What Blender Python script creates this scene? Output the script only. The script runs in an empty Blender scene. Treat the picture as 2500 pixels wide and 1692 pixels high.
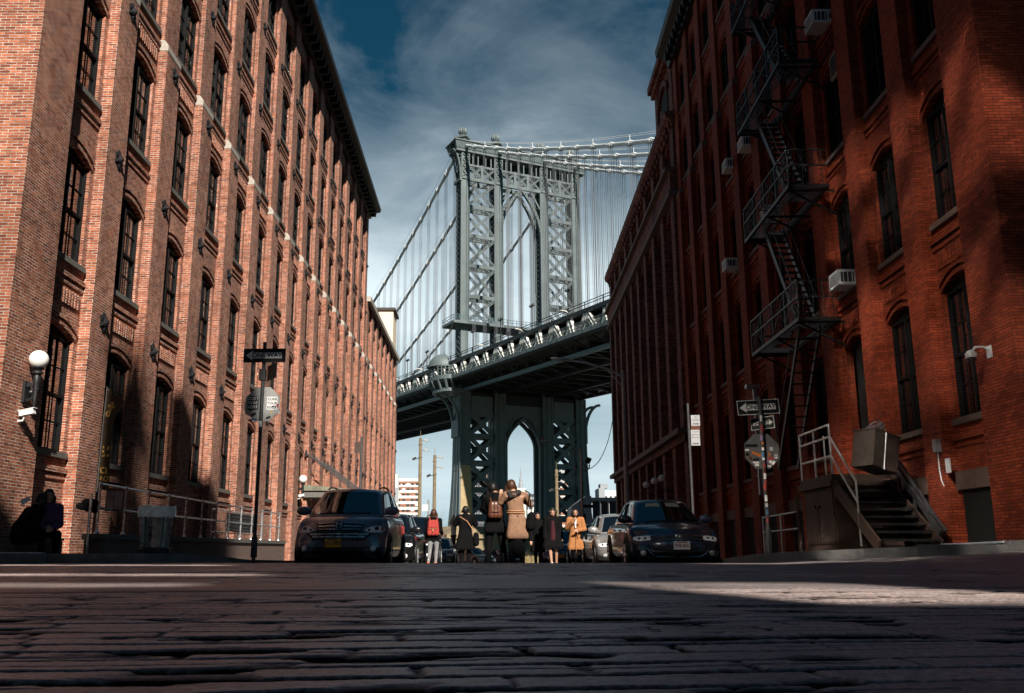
import bpy, bmesh, math, random
import numpy as np
from mathutils import Vector, Matrix, noise as mnoise
R = math.radians
random.seed(7)
scn = bpy.context.scene
COL = scn.collection

# ---------------------------------------------------------------- camera
EYE = 0.22
PITCH = R(12.51)
FPX, CX, CY = 2230.0, 1180.0, 846.0          # focal length and principal point of the 2500 px wide photograph
cam_d = bpy.data.cameras.new('camera')
cam_d.lens = 36.0 * FPX / 2500.0
cam_d.sensor_width = 36.0
cam_d.shift_x = (1250.0 - CX) / 2500.0
cam_d.clip_start = 0.05
cam_d.clip_end = 12000
cam = bpy.data.objects.new('camera', cam_d)
COL.objects.link(cam)
cam.location = (0, 0, EYE)
cam.rotation_euler = (R(90) + PITCH, 0, 0)
scn.camera = cam

# ---------------------------------------------------------------- light and sky
SUN_AZ = math.atan2(0.30, -0.954)             # from +y towards +x
SUN_EL = R(34)
SUN_DIR = Vector((math.sin(SUN_AZ) * math.cos(SUN_EL), math.cos(SUN_AZ) * math.cos(SUN_EL), math.sin(SUN_EL)))
sun_d = bpy.data.lights.new('sun', 'SUN')
sun_d.energy = 5.0
sun_d.angle = R(0.5)
sun_d.color = (1.0, 0.93, 0.84)
sun = bpy.data.objects.new('sun', sun_d)
COL.objects.link(sun)
sun.location = (30, -40, 60)
sun.rotation_euler = SUN_DIR.to_track_quat('Z', 'Y').to_euler()

scn.view_settings.view_transform = 'Standard'
scn.view_settings.look = 'None'
scn.view_settings.gamma = 1.0
scn.view_settings.exposure = 0.65
scn.cycles.blur_glossy = 0.0
scn.cycles.sample_clamp_indirect = 60.0
scn.cycles.max_bounces = 8
scn.cycles.diffuse_bounces = 2
scn.cycles.use_guiding = True

world = bpy.data.worlds.new('World')
scn.world = world
world.use_nodes = True


class NT:
    """small helper around a node tree"""
    def __init__(s, tree):
        s.t = tree
        s.t.nodes.clear()

    def n(s, typ, **kw):
        nd = s.t.nodes.new(typ)
        for k, v in kw.items():
            if k.startswith('i_'):
                key = k[2:]
                key = int(key) if key.isdigit() else key.replace('_', ' ')
                nd.inputs[key].default_value = v
            else:
                setattr(nd, k, v)
        return nd

    def l(s, a, ao, b, bi):
        s.t.links.new(a.outputs[ao], b.inputs[bi])

    def math(s, op, a, b=None, clamp=False):
        nd = s.t.nodes.new('ShaderNodeMath')
        nd.operation = op
        nd.use_clamp = clamp
        for i, v in enumerate((a, b)):
            if v is None:
                continue
            if isinstance(v, (int, float)):
                nd.inputs[i].default_value = v
            else:
                s.t.links.new(v, nd.inputs[i])
        return nd.outputs[0]

    def ramp(s, fac, stops, interp='LINEAR'):
        nd = s.t.nodes.new('ShaderNodeValToRGB')
        cr = nd.color_ramp
        cr.interpolation = interp
        while len(cr.elements) < len(stops):
            cr.elements.new(0.5)
        for e, (p, c) in zip(cr.elements, stops):
            e.position = p
            e.color = (c, c, c, 1) if isinstance(c, (int, float)) else (*c, 1)
        s.t.links.new(fac, nd.inputs[0])
        return nd.outputs[0]

    def mix(s, fac, a, b, blend='MIX'):
        nd = s.t.nodes.new('ShaderNodeMix')
        nd.data_type = 'RGBA'
        nd.blend_type = blend
        for sock, v in ((nd.inputs[0], fac), (nd.inputs[6], a), (nd.inputs[7], b)):
            if isinstance(v, (int, float)):
                sock.default_value = v
            elif isinstance(v, tuple):
                sock.default_value = (*v, 1) if len(v) == 3 else v
            else:
                s.t.links.new(v, sock)
        return nd.outputs[2]


def build_world():
    w = NT(world.node_tree)
    out = w.n('ShaderNodeOutputWorld')
    bg = w.n('ShaderNodeBackground')
    STR = 0.05
    bg.inputs[1].default_value = STR
    sky = w.n('ShaderNodeTexSky')
    sky.sky_type = 'NISHITA'
    sky.sun_disc = False
    sky.sun_elevation = SUN_EL
    sky.sun_rotation = SUN_AZ
    sky.air_density = 1.0
    sky.dust_density = 0.4
    sky.ozone_density = 2.0
    blue = w.mix(1.0, sky.outputs[0], (0.085, 0.38, 0.42), 'MULTIPLY')
    tc = w.n('ShaderNodeTexCoord')
    sep = w.n('ShaderNodeSeparateXYZ')
    w.l(tc, 'Generated', sep, 0)
    z = w.math('MAXIMUM', sep.outputs[2], 0.02)
    # clouds lie on a flat layer: direction divided by its height
    zz = w.math('ADD', z, 0.18)
    cx = w.math('DIVIDE', sep.outputs[0], zz)
    cy = w.math('DIVIDE', sep.outputs[1], zz)
    cmb = w.n('ShaderNodeCombineXYZ')
    w.t.links.new(cx, cmb.inputs[0])
    w.t.links.new(cy, cmb.inputs[1])
    n1 = w.n('ShaderNodeTexNoise', i_Scale=0.9, i_Detail=8.0, i_Roughness=0.58, i_Distortion=0.35)
    w.l(cmb, 0, n1, 'Vector')
    n2 = w.n('ShaderNodeTexNoise', i_Scale=2.6, i_Detail=9.0, i_Roughness=0.62, i_Distortion=0.6)
    w.l(cmb, 0, n2, 'Vector')
    nn = w.math('ADD', w.math('MULTIPLY', n1.outputs[0], 0.65), w.math('MULTIPLY', n2.outputs[0], 0.35))
    # thin cloud thickens towards the horizon where one looks through more of it
    low = w.ramp(sep.outputs[2], [(0.0, 0.55), (0.17, 0.55), (0.27, 0.36), (0.37, 0.10), (0.48, -0.03), (0.62, -0.2)])
    cov = w.math('ADD', nn, low)
    # the bank of cloud lies to the north, over the river
    cov = w.math('ADD', cov, w.math('SUBTRACT', w.math('MULTIPLY', sep.outputs[1], 0.40), 0.34))
    mask = w.ramp(cov, [(0.46, 0.0), (0.60, 0.18), (0.85, 0.72), (1.05, 0.97)])
    # cloud bases are greyer close to the horizon
    n3 = w.n('ShaderNodeTexNoise', i_Scale=1.0, i_Detail=6.0, i_Roughness=0.55)
    mp = w.n('ShaderNodeMapping')
    mp.inputs['Scale'].default_value = (1.2, 1.2, 11.0)
    w.l(tc, 'Generated', mp, 0)
    w.l(mp, 0, n3, 'Vector')
    gfac = w.math('ADD', w.ramp(sep.outputs[2], [(0.0, 0.20), (0.06, 0.42), (0.15, 0.30), (0.24, 0.95), (1.0, 1.0)]),
                  w.math('MULTIPLY', w.math('SUBTRACT', n3.outputs[0], 0.5), 1.3), clamp=True)
    k = 1.0 / STR
    grey = tuple(c * k for c in (0.175, 0.27, 0.31))
    white = tuple(c * k for c in (0.60, 0.69, 0.725))
    cloud = w.mix(gfac, grey, white)
    colr = w.mix(mask, blue, cloud)
    w.t.links.new(colr, bg.inputs[0])
    w.l(bg, 0, out, 0)


build_world()

# ---------------------------------------------------------------- materials
MATS = {}


def new_mat(name):
    m = bpy.data.materials.new(name)
    m.use_nodes = True
    t = NT(m.node_tree)
    out = t.n('ShaderNodeOutputMaterial')
    b = t.n('ShaderNodeBsdfPrincipled')
    t.l(b, 0, out, 0)
    MATS[name] = m
    return m, t, b


def plain(name, col, rough=0.6, metal=0.0, spec=0.5, var=0.25, scale=6.0, bump=0.0, coat=0.0, emit=None, coords='Object'):
    """single-colour surface with a little wear"""
    m, t, b = new_mat(name)
    tc = t.n('ShaderNodeTexCoord')
    nz = t.n('ShaderNodeTexNoise', i_Scale=scale, i_Detail=6.0, i_Roughness=0.6)
    t.l(tc, coords, nz, 'Vector')
    c = t.mix(1.0, (*col, 1), t.ramp(nz.outputs[0], [(0.25, 1 - var), (0.75, 1 + var)]), 'MULTIPLY')
    t.t.links.new(c, b.inputs['Base Color'])
    rr = t.math('ADD', rough - 0.08, t.math('MULTIPLY', nz.outputs[0], 0.16), clamp=True)
    t.t.links.new(rr, b.inputs['Roughness'])
    b.inputs['Metallic'].default_value = metal
    b.inputs['Specular IOR Level'].default_value = spec
    b.inputs['Coat Weight'].default_value = coat
    b.inputs['Coat Roughness'].default_value = 0.03
    if bump:
        bp = t.n('ShaderNodeBump', i_Strength=bump, i_Distance=0.02)
        t.t.links.new(nz.outputs[0], bp.inputs['Height'])
        t.l(bp, 0, b, 'Normal')
    if emit:
        b.inputs['Emission Color'].default_value = (*emit[:3], 1)
        b.inputs['Emission Strength'].default_value = emit[3]
    return m


def brick(name, c1, c2, mortar, bw=0.205, rh=0.058, ms=0.009, bump=0.6, var=0.5, stain=(0.5, 1.15)):
    m, t, b = new_mat(name)
    tc = t.n('ShaderNodeTexCoord')
    sep = t.n('ShaderNodeSeparateXYZ')
    t.l(tc, 'Object', sep, 0)
    cmb = t.n('ShaderNodeCombineXYZ')
    t.t.links.new(t.math('ADD', sep.outputs[0], sep.outputs[1]), cmb.inputs[0])
    t.t.links.new(sep.outputs[2], cmb.inputs[1])
    wob = t.n('ShaderNodeTexNoise', i_Scale=9.0, i_Detail=3.0)
    t.l(tc, 'Object', wob, 'Vector')
    vm = t.n('ShaderNodeVectorMath', operation='MULTIPLY_ADD')
    t.l(wob, 1, vm, 0)
    vm.inputs[1].default_value = (0.012, 0.012, 0)
    t.l(cmb, 0, vm, 2)
    br = t.n('ShaderNodeTexBrick')
    t.l(vm, 0, br, 'Vector')
    br.offset = 0.5
    br.inputs['Color1'].default_value = (0, 0, 0, 1)
    br.inputs['Color2'].default_value = (1, 1, 1, 1)
    br.inputs['Mortar'].default_value = (0.5, 0.5, 0.5, 1)
    br.inputs['Scale'].default_value = 1.0
    br.inputs['Mortar Size'].default_value = ms
    br.inputs['Mortar Smooth'].default_value = 0.25
    br.inputs['Bias'].default_value = 0.0
    br.inputs['Brick Width'].default_value = bw
    br.inputs['Row Height'].default_value = rh
    bc = t.ramp(br.outputs['Color'], [(0.0, tuple(x * (1 - var * 0.6) for x in c1)), (0.35, c1), (0.7, c2),
                                      (1.0, tuple(min(1, x * (1 + var * 0.5)) for x in c2))])
    nf = t.n('ShaderNodeTexNoise', i_Scale=38.0, i_Detail=5.0, i_Roughness=0.7)
    t.l(tc, 'Object', nf, 'Vector')
    bc = t.mix(1.0, bc, t.ramp(nf.outputs[0], [(0.3, 0.62), (0.7, 1.3)]), 'MULTIPLY')
    nm = t.n('ShaderNodeTexNoise', i_Scale=6.0, i_Detail=4.0)
    t.l(tc, 'Object', nm, 'Vector')
    mcol = t.mix(t.ramp(nm.outputs[0], [(0.35, 0.0), (0.62, 1.0)]), tuple(x * 0.35 for x in mortar), mortar)
    col = t.mix(br.outputs['Fac'], bc, mcol)
    ns = t.n('ShaderNodeTexNoise', i_Scale=0.55, i_Detail=7.0, i_Roughness=0.65)
    mp = t.n('ShaderNodeMapping')
    mp.inputs['Scale'].default_value = (1.0, 1.0, 0.45)
    t.l(tc, 'Object', mp, 0)
    t.l(mp, 0, ns, 'Vector')
    col = t.mix(1.0, col, t.ramp(ns.outputs[0], [(0.3, stain[0]), (0.7, stain[1])]), 'MULTIPLY')
    t.t.links.new(col, b.inputs['Base Color'])
    b.inputs['Roughness'].default_value = 0.86
    b.inputs['Specular IOR Level'].default_value = 0.25
    h = t.math('ADD', t.math('MULTIPLY', br.outputs['Fac'], -1.0), t.math('MULTIPLY', nf.outputs[0], 0.5))
    bp = t.n('ShaderNodeBump', i_Strength=bump, i_Distance=0.012)
    t.t.links.new(h, bp.inputs['Height'])
    t.l(bp, 0, b, 'Normal')
    return m


def glass_mat(name, tint=(0.008, 0.010, 0.012), rough=0.03, spec=1.0, wave=0.02, ior=1.5):
    """window glass in front of an unlit interior"""
    m, t, b = new_mat(name)
    tc = t.n('ShaderNodeTexCoord')
    nz = t.n('ShaderNodeTexNoise', i_Scale=1.6, i_Detail=2.0)
    t.l(tc, 'Object', nz, 'Vector')
    b.inputs['Base Color'].default_value = (*tint, 1)
    b.inputs['Roughness'].default_value = rough
    b.inputs['Specular IOR Level'].default_value = spec
    b.inputs['IOR'].default_value = ior
    bp = t.n('ShaderNodeBump', i_Strength=wave, i_Distance=0.3)
    t.t.links.new(nz.outputs[0], bp.inputs['Height'])
    t.l(bp, 0, b, 'Normal')
    return m


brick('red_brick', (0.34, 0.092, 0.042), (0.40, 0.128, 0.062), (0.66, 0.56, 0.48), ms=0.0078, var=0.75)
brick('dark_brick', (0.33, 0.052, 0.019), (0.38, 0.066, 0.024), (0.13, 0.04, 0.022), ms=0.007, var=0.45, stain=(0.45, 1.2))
brick('far_brick', (0.24, 0.080, 0.062), (0.34, 0.125, 0.095), (0.16, 0.07, 0.055), ms=0.008, var=0.8, bump=0.9, stain=(0.35, 1.35))
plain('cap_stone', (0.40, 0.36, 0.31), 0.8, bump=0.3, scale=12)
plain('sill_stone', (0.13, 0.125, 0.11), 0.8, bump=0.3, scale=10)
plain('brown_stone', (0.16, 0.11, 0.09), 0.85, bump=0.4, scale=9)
plain('black_iron', (0.012, 0.012, 0.013), 0.5, spec=0.5, scale=20)
plain('black_cornice', (0.007, 0.0065, 0.0065), 0.6, scale=3, bump=0.2)
plain('window_frame', (0.007, 0.007, 0.007), 0.75, spec=0.15, scale=8)
plain('pale_frame', (0.42, 0.42, 0.40), 0.5, scale=8)
glass_mat('window_glass', ior=3.0, spec=0.5)
glass_mat('mirror_pane', (0.85, 0.80, 0.72), wave=0.0, rough=0.17)
MATS['mirror_pane'].node_tree.nodes['Principled BSDF'].inputs['Metallic'].default_value = 1.0  # full mirror for the added panes that throw sun across the street
glass_mat('car_glass', (0.004, 0.006, 0.008), 0.02, 0.6, wave=0.0, ior=2.3)
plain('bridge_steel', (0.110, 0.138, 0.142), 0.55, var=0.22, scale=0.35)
plain('bridge_dark', (0.010, 0.013, 0.015), 0.6, var=0.3, scale=0.4)  # near-black; under the deck its shade is put into the colour
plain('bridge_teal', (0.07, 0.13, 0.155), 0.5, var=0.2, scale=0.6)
plain('bridge_pale', (0.74, 0.73, 0.68), 0.6, var=0.3, scale=0.8)
plain('cable_steel', (0.62, 0.64, 0.64), 0.45, metal=0.0, var=0.15, scale=1.0)
plain('rope_steel', (0.10, 0.108, 0.115), 0.5, var=0.2, scale=1.0)
plain('ochre_steel', (0.36, 0.27, 0.14), 0.7, var=0.3, scale=0.5)
plain('galvanised', (0.78, 0.79, 0.80), 0.28, metal=0.8, var=0.3, scale=14)
plain('sign_back', (0.42, 0.42, 0.40), 0.5, metal=0.3, var=0.2, scale=9)
plain('sign_back_dark', (0.16, 0.16, 0.165), 0.5, metal=0.3, var=0.2, scale=9)
plain('sign_black', (0.010, 0.010, 0.011), 0.5, var=0.15)
plain('sign_white', (0.85, 0.85, 0.83), 0.5, var=0.1)
plain('sign_grey', (0.58, 0.58, 0.58), 0.5, var=0.15)
plain('post_grey', (0.055, 0.055, 0.058), 0.5, var=0.3, scale=10)
plain('globe_white', (0.85, 0.84, 0.80), 0.35, var=0.03)
plain('asphalt_far', (0.045, 0.043, 0.044), 0.7, var=0.3, scale=3, bump=0.3)
plain('sidewalk', (0.075, 0.070, 0.070), 0.75, var=0.35, scale=2.5, bump=0.25)
plain('kerb_stone', (0.15, 0.142, 0.135), 0.8, var=0.35, scale=5, bump=0.4)
plain('tactile', (0.62, 0.62, 0.66), 0.7, var=0.1, scale=20)
plain('paint_white', (0.70, 0.70, 0.68), 0.7, var=0.3, scale=5)
plain('stucco_cream', (0.80, 0.68, 0.50), 0.85, var=0.08, scale=2)
plain('roof_brown', (0.05, 0.035, 0.03), 0.7)
plain('reflector_wall', (0.02, 0.02, 0.022), 0.7)
plain('concrete', (0.30, 0.29, 0.28), 0.85, var=0.2, scale=1.5)
plain('ac_white', (0.78, 0.78, 0.76), 0.5, var=0.2, scale=12)
plain('ac_grille', (0.030, 0.030, 0.032), 0.6)
plain('rust_brown', (0.055, 0.030, 0.021), 0.75, var=0.4, scale=7)
plain('dark_interior', (0.006, 0.006, 0.006), 0.9)
plain('wood_pole', (0.20, 0.15, 0.085), 0.85, var=0.3, scale=3)
plain('bark', (0.10, 0.075, 0.055), 0.9, var=0.3, scale=3)
plain('dry_grass', (0.22, 0.17, 0.075), 0.95, var=0.4, scale=0.8)
plain('hillside', (0.07, 0.065, 0.05), 0.95, var=0.4, scale=0.05)
plain('river_water', (0.03, 0.05, 0.06), 0.12, var=0.1, scale=0.2)

# ---------------------------------------------------------------- mesh helpers


class MB:
    """collects shapes and links them as one mesh object"""
    def __init__(s):
        s.v, s.f, s.mi, s.M, s.m = [], [], [], None, 0

    def add(s, vs, fs):
        o = len(s.v)
        if s.M is not None:
            vs = [s.M @ Vector(p) for p in vs]
        s.v.extend(tuple(p) for p in vs)
        s.f.extend(tuple(i + o for i in f) for f in fs)
        s.mi.extend([s.m] * len(fs))

    def box(s, x0, x1, y0, y1, z0, z1):
        if x1 < x0: x0, x1 = x1, x0
        if y1 < y0: y0, y1 = y1, y0
        if z1 < z0: z0, z1 = z1, z0
        s.add([(x0, y0, z0), (x1, y0, z0), (x1, y1, z0), (x0, y1, z0), (x0, y0, z1), (x1, y0, z1), (x1, y1, z1), (x0, y1, z1)],
              [(0, 3, 2, 1), (4, 5, 6, 7), (0, 1, 5, 4), (1, 2, 6, 5), (2, 3, 7, 6), (3, 0, 4, 7)])

    def quad(s, a, b, c, d):
        s.add([a, b, c, d], [(0, 1, 2, 3)])

    def beam(s, p, q, w, h=None, up=(0, 0, 1)):
        """rectangular bar from p to q"""
        h = h or w
        p, q = Vector(p), Vector(q)
        d = (q - p)
        if d.length < 1e-6: return
        d.normalize()
        u = Vector(up)
        if abs(d.dot(u)) > 0.98: u = Vector((0, 1, 0)) if abs(d.y) < 0.9 else Vector((1, 0, 0))
        a = d.cross(u).normalized() * (w / 2)
        b = a.cross(d).normalized() * (h / 2)
        vs = [p - a - b, p + a - b, p + a + b, p - a + b, q - a - b, q + a - b, q + a + b, q - a + b]
        s.add(vs, [(0, 3, 2, 1), (4, 5, 6, 7), (0, 1, 5, 4), (1, 2, 6, 5), (2, 3, 7, 6), (3, 0, 4, 7)])

    def tube(s, pts, r, n=8, cap=True):
        pts = [Vector(p) for p in pts]
        rs = r if isinstance(r, (list, tuple)) else [r] * len(pts)
        vs, fs = [], []
        prev = None
        for i, p in enumerate(pts):
            d = (pts[min(i + 1, len(pts) - 1)] - pts[max(i - 1, 0)])
            d = d.normalized() if d.length > 1e-9 else Vector((0, 0, 1))
            if prev is None:
                a = d.cross(Vector((0, 0, 1)))
                if a.length < 0.05: a = d.cross(Vector((0, 1, 0)))
            else:
                a = prev - d * prev.dot(d)
            a.normalize()
            prev = a
            b = d.cross(a)
            for k in range(n):
                t = 2 * math.pi * k / n
                vs.append(p + (a * math.cos(t) + b * math.sin(t)) * rs[i])
        for i in range(len(pts) - 1):
            for k in range(n):
                k2 = (k + 1) % n
                fs.append((i * n + k, i * n + k2, (i + 1) * n + k2, (i + 1) * n + k))
        if cap:
            fs.append(tuple(range(n - 1, -1, -1)))
            e = (len(pts) - 1) * n
            fs.append(tuple(e + k for k in range(n)))
        s.add(vs, fs)

    def lathe(s, prof, n=16, c=(0, 0, 0), sx=1.0, sy=1.0):
        """profile [(r, z)] turned about the vertical through c"""
        vs, fs = [], []
        for r, z in prof:
            for k in range(n):
                t = 2 * math.pi * k / n
                vs.append((c[0] + r * sx * math.cos(t), c[1] + r * sy * math.sin(t), c[2] + z))
        for i in range(len(prof) - 1):
            for k in range(n):
                k2 = (k + 1) % n
                fs.append((i * n + k, i * n + k2, (i + 1) * n + k2, (i + 1) * n + k))
        fs.append(tuple(range(n - 1, -1, -1)))
        e = (len(prof) - 1) * n
        fs.append(tuple(e + k for k in range(n)))
        s.add(vs, fs)

    def ball(s, c, r, n=12, m=8, sc=(1, 1, 1)):
        prof = [(max(1e-4, math.sin(math.pi * i / m)) * r, -math.cos(math.pi * i / m) * r * sc[2]) for i in range(m + 1)]
        s.lathe(prof, n, c, sc[0], sc[1])

    def prism(s, poly, o, u, v, d):
        """polygon [(a, b)] on the plane through o spanned by u and v, thickened by the vector d"""
        o, u, v, d = Vector(o), Vector(u), Vector(v), Vector(d)
        n = len(poly)
        a = [o + u * p[0] + v * p[1] for p in poly]
        s.add(a + [p + d for p in a],
              [tuple(range(n - 1, -1, -1)), tuple(range(n, 2 * n))] + [(i, (i + 1) % n, n + (i + 1) % n, n + i) for i in range(n)])

    def extend(s, other, M=None):
        old, om = s.M, s.m
        s.M = M
        for k in set(other.mi):
            s.m = k
            idx = [i for i, mm in enumerate(other.mi) if mm == k]
            s.add(other.v, [other.f[i] for i in idx]) if len(set(other.mi)) == 1 else s._sub(other, idx)
        s.M, s.m = old, om

    def _sub(s, other, idx):
        used = sorted({v for i in idx for v in other.f[i]})
        mp = {v: i for i, v in enumerate(used)}
        s.add([other.v[v] for v in used], [tuple(mp[v] for v in other.f[i]) for i in idx])

    def mesh(s, name, mats, smooth=False):
        me = bpy.data.meshes.new(name)
        me.from_pydata(s.v, [], s.f)
        for m in (mats if isinstance(mats, (list, tuple)) else [mats]):
            me.materials.append(MATS[m] if isinstance(m, str) else m)
        if max(s.mi, default=0) > 0:
            me.polygons.foreach_set('material_index', s.mi)
        if smooth:
            me.polygons.foreach_set('use_smooth', [True] * len(me.polygons))
        bm = bmesh.new()
        bm.from_mesh(me)
        bmesh.ops.recalc_face_normals(bm, faces=bm.faces)
        bm.to_mesh(me)
        bm.free()
        if smooth:
            try:
                me.set_sharp_from_angle(angle=R(40))
            except Exception:
                pass
        me.update()
        return me

    def build(s, name, mats, parent=None, smooth=False, loc=None):
        return link(name, s.mesh(name, mats, smooth), parent, loc)


def link(name, me, parent=None, loc=None):
    o = bpy.data.objects.new(name, me)
    COL.objects.link(o)
    if parent is not None:
        o.parent = parent
    if loc is not None:
        o.location = loc
    return o


def thing(name, label, cat, loc=(0, 0, 0), rz=0.0, group=None):
    o = bpy.data.objects.new(name, None)
    o.empty_display_size = 0.2
    COL.objects.link(o)
    o.location = loc
    o.rotation_euler = (0, 0, rz)
    return tag(o, label, cat, group)


def tag(o, label, cat, group=None, kind=None):
    o['label'] = label
    o['category'] = cat
    if group: o['group'] = group
    if kind: o['kind'] = kind
    return o


def structure(o):
    o['kind'] = 'structure'
    return o


def copy_tree(o, parent=None):
    c = o.copy()
    COL.objects.link(c)
    c.parent = parent
    for ch in list(o.children):
        copy_tree(ch, c)
    return c


def text_mb(txt, size, M, depth=0.004, align='CENTER', bold=0.0, sx=1.0):
    """lettering as a mesh builder; M maps the text plane (x right, y up, z out)"""
    cu = bpy.data.curves.new('lettering', 'FONT')
    cu.body = txt
    cu.size = size
    cu.align_x = align
    cu.align_y = 'CENTER'
    cu.extrude = depth / 2
    cu.offset = bold
    cu.resolution_u = 3
    ob = bpy.data.objects.new('lettering', cu)
    COL.objects.link(ob)
    dg = bpy.context.evaluated_depsgraph_get()
    me = bpy.data.meshes.new_from_object(ob.evaluated_get(dg))
    mb = MB()
    mb.M = M @ Matrix.Diagonal((sx, 1, 1, 1))
    mb.add([v.co.copy() for v in me.vertices], [tuple(p.vertices) for p in me.polygons])
    mb.M = None
    bpy.data.objects.remove(ob)
    bpy.data.curves.remove(cu)
    bpy.data.meshes.remove(me)
    return mb


def ray(px, py):
    u, v = px - CX, CY - py
    c, s = math.cos(PITCH), math.sin(PITCH)
    return Vector((u, FPX * c - v * s, FPX * s + v * c))


def at(px, py, y):
    """the point of the photograph's pixel at the depth y"""
    d = ray(px, py)
    k = y / d.y
    return Vector((d.x * k, y, EYE + d.z * k))


def frame_px(px, py, o, n):
    """the point of a pixel on the plane through o with normal n"""
    d = ray(px, py)
    e = Vector((0, 0, EYE))
    k = (Vector(o) - e).dot(Vector(n)) / d.dot(Vector(n))
    return e + d * k


def smooth01(t):
    t = max(0.0, min(1.0, t))
    return t * t * (3 - 2 * t)


def street_z(y):
    """height of the roadway: level crossing, then down towards the river"""
    if y < 15.2: return 0.0
    if y < 19.5: return -0.15 * smooth01((y - 15.2) / 4.3) if y < 19.5 else 0
    return -0.15 - 0.0165 * (min(y, 190.0) - 19.5)

# ---------------------------------------------------------------- ground
def rise(x):
    return 0.045 * max(0.0, x - 4.5)


def ground_z(x, y):
    return street_z(y) + rise(x) * (1.0 if y < 17 else max(0.0, 1 - (y - 17) / 12.0))


def walk_z(x, y):
    return ground_z(x, y) + 0.15


class VNoise:
    """repeatable value noise on arrays"""
    def __init__(s, seed):
        s.g = np.random.RandomState(seed).rand(256, 256).astype(np.float32)

    def __call__(s, x, y):
        xi, yi = np.floor(x).astype(int), np.floor(y).astype(int)
        fx, fy = x - xi, y - yi
        fx, fy = fx * fx * (3 - 2 * fx), fy * fy * (3 - 2 * fy)
        g = s.g
        a, b = g[xi & 255, yi & 255], g[(xi + 1) & 255, yi & 255]
        c, d = g[xi & 255, (yi + 1) & 255], g[(xi + 1) & 255, (yi + 1) & 255]
        return (a * (1 - fx) + b * fx) * (1 - fy) + (c * (1 - fx) + d * fx) * fy

    def fbm(s, x, y, o=4, r=0.5):
        t, a, n = 0, 1.0, 0
        for k in range(o):
            t = t + a * s(x * 2 ** k + 17 * k, y * 2 ** k + 31 * k)
            n += a
            a *= r
        return t / n


def sstep(a, b, x):
    t = np.clip((x - a) / (b - a), 0, 1)
    return t * t * (3 - 2 * t)


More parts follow.
